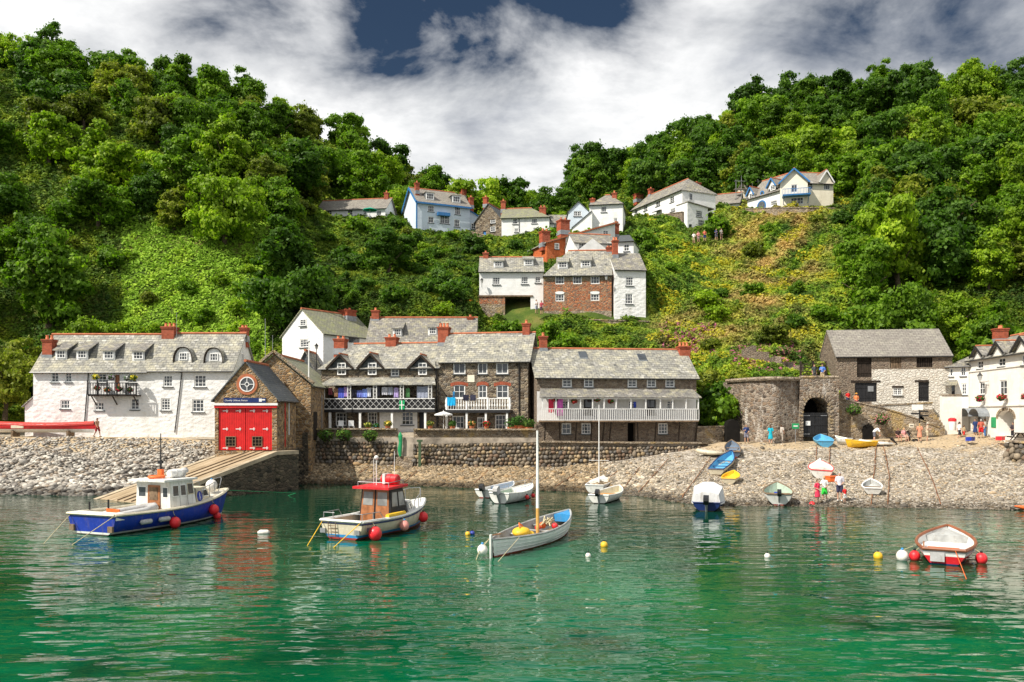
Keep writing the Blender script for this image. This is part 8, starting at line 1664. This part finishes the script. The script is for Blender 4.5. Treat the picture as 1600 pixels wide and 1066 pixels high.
def parasol(pos, r, hgt, c, label, sg=8):
    o = empty('parasol', pos, 0, label, 'parasol'); b = MB(); V = [(r*math.cos(a), r*math.sin(a), hgt - r*.32) for a in np.linspace(0, 2*math.pi, sg, endpoint=False)]
    b.add(V + [(0,0,hgt)] + [(x, y, z - .12) for x, y, z in V], [(i, (i+1) % sg, sg) for i in range(sg)] + [(i, sg+1+i, sg+1+(i+1) % sg, (i+1) % sg) for i in range(sg)]); b.build('canopy', cloth(c), o); MB().tube([(0,0,0),(0,0,hgt+.1)], .03, 8).build('pole', M['paint'], o); MB().lathe([(.28,0),(.26,.1),(.05,.14)], n=12).build('base', M['metal'], o)
parasol(P(693, 672, 77.8), .85, 1.75, (.74,.74,.72), 'white parasol on the terrace left of the balustraded balcony'); parasol(P(578, 341, 146), 1.25, 1.9, (.03,.38,.26), 'green parasol before the long low cottage'); parasol(P(735.5, 486, 103.5), .85, 1.5, (.80,.36,.05), 'orange parasol left of the jettied white house')
for i, (px, py, lab) in enumerate(((532,668,'left white garden chair'), (549,668,'right white garden chair'))):
    o = empty('garden_chair', P(px, py, 78.2) + Vector((0,0,-.3)), .3 * i, lab + ' behind the sea wall under the lattice balcony', 'chair'); MB().box(-.25,.25,-.25,.25,.42,.46).build('seat', M['paint'], o); MB().box(-.25,.25,.22,.26,.46,.95).build('backrest', M['paint'], o)
    for x, y in ((-.22,-.22),(.22,-.22),(-.22,.22),(.22,.22)): MB().box(x-.02,x+.02,y-.02,y+.02,0,.419).build('leg', M['paint'], o)
def lantern(pos, label, wall=True, side=1):
    o = empty('lantern', pos, 0, label, 'lamp'); b = MB(); b.lathe([(.10,0),(.2,.38)], (0,-.35 if wall else 0,0), 4, 1); b.lathe([(.24,.38),(.08,.55),(.02,.66)], (0,-.35 if wall else 0,0), 4, 0); b.build('lamp', [M['black'], M['glass_pale']], o)
    (MB().tube([(0,0,-.5),(0,-.3,-.35),(0,-.35,0)], .03, 6) if wall else MB().tube([(0,0,-2.2),(0,0,0)], .04, 6)).build('bracket', M['black'], o)
lantern(P(494.5, 546, 88) , 'black lantern on a post above the slate-hung gable', False); lantern(P(947, 438, 103.9), 'black lantern on the right corner of the rubble house'); lantern(P(753, 443, 105.7), 'black lantern on the left corner of the jettied white house')
def pole(px, y0, y1, d, r, label, name='flagpole', m=None, cat='pole'):
    a, c = P(px, y1, d), P(px, y0, d); o = empty(name, a, 0, label, cat); MB().tube([(0,0,-.5),(0,0,c.z-a.z)], [r, r*.6], 8).build('pole', m or M['paint'], o); MB().ball((0,0,c.z-a.z+.05), r*1.5, 8).build('finial', m or M['paint'], o)
pole(482.5, 534, 671, 77.5, .09, 'tall white flagpole at the corner of the sea wall beside the boathouses'); pole(414.5, 500, 556, 79, .035, 'thin grey aerial rising from the boathouse roof, left one', 'aerial', M['metal'], 'aerial'); pole(426, 526, 560, 80, .03, 'thin grey aerial rising from the boathouse roof, shorter right one', 'aerial', M['metal'], 'aerial'); pole(276, 490, 526, 81, .025, 'thin aerial above the tall chimney of the white row', 'aerial', M['metal'], 'aerial')
# signpost, notices, bins, table
o = empty('signpost', P(1436.5, 690, 77.8), 0, 'dark signpost with pointing arms and pale notice before the ramp wall', 'signpost'); MB().tube([(0,0,-.2),(0,0,3.1)], .05, 8).build('post', M['paint_black'], o)
for z, s_ in ((2.75, 1), (2.55, -1), (2.35, 1)): MB().add([(0,-.06,z),(s_*.75,-.06,z),(s_*.85,-.06,z+.07),(s_*.75,-.06,z+.14),(0,-.06,z+.14),(0,-.03,z),(s_*.75,-.03,z),(s_*.85,-.03,z+.07),(s_*.75,-.03,z+.14),(0,-.03,z+.14)], [(0,1,2,3,4),(9,8,7,6,5)] + [(i, i+5, (i+1) % 5+5, (i+1) % 5) for i in range(5)]).build('arm', M['paint_black'], o)
MB().box(-.75,.3,-.1,-.065,2.95,3.45).build('notice_board', M['paint'], o)
o = empty('green_notice', P(1243, 691, 77.6), 0, 'square green notice on a post before the kiln', 'sign'); MB().box(-.32,.32,-.04,.0,1.25,1.75).build('board', M['paint_green'], o); MB().tube([(0,.03,-.1),(0,.03,1.3)], .03, 6).build('post', M['metal'], o); MB().box(-.2,.2,-.055,-.041,1.45,1.55).build('lettering', M['paint'], o)
o = empty('small_notice', P(1424, 668, 78.3), 0, 'small pale notice fixed to the ramp wall left of the signpost', 'sign'); MB().box(-.22,.22,-.05,.0,0,.35).build('board', M['cream'], o); MB().box(-.15,.15,-.06,-.051,.12,.2).build('lettering', M['black'], o)
o = empty('litter_bin', P(1488, 671, 79.5), 0, 'round red and white bin by the outside steps', 'bin'); MB().lathe([(.3,-.1),(.33,.0),(.35,.75)], n=16).build('body', M['paint'], o, smooth='auto'); MB().lathe([(.36,.75),(.36,1.0),(.2,1.1)], n=16).build('lid', M['fender'], o, smooth='auto')
def crate(px, py, d, m, lab, w_=.35):
    o = empty('crate', P(px, py, d), rnd.random(), lab, 'crate'); b = MB(); b.box(-w_,w_,-.25,.25,0,.04); b.box(-w_,w_,-.25,-.21,.04,.35); b.box(-w_,w_,.21,.25,.04,.35); b.box(-w_,-w_+.04,-.21,.21,.04,.35); b.box(w_-.04,w_,-.21,.21,.04,.35); b.build('box', m, o); MB().box(-w_-.02,w_+.02,-.27,-.251,.28,.36).build('rim', m, o)
crate(1516, 689, 74.5, M['gel_blue'], 'blue crate on the quay left of the inn group'); crate(1086, 699, 77.6, M['gel_blue'], 'blue crate at the end of the veranda house'); crate(1563, 688, 74.2, M['fender'], 'red crate by the boulder kerb'); crate(1296, 750, 0.1 or 63, M['orange_p'], 'x') if False else None
p = beach_at(1301, 751); o = empty('orange_crate', p, .3, 'orange plastic box on the shingle beside the red-gunwale dinghy', 'box'); MB().box(-.45,.45,-.3,.3,-.05,.28).build('box', M['orange_p'], o); MB().box(-.48,.48,-.33,.33,.281,.34).build('lid', M['orange_p'], o)
o = empty('pub_table', P(1592, 690, 72), 1.2, 'dark outdoor table with benches at the right edge before the inn', 'table'); MB().box(-.9,.9,-.4,.4,.7,.76).build('table_top', M['timber_dk'], o)
for y in (-.75, .75): MB().box(-.9,.9,y-.13,y+.13,.42,.47).build('seat', M['timber_dk'], o)
for x in (-.65, .65): MB().bar((x,-.6,0),(x,-.1,.699),.08).bar((x,.6,0),(x,.1,.699),.08).bar((x,-.8,.38),(x,.8,.38),.06).build('leg', M['timber_dk'], o)
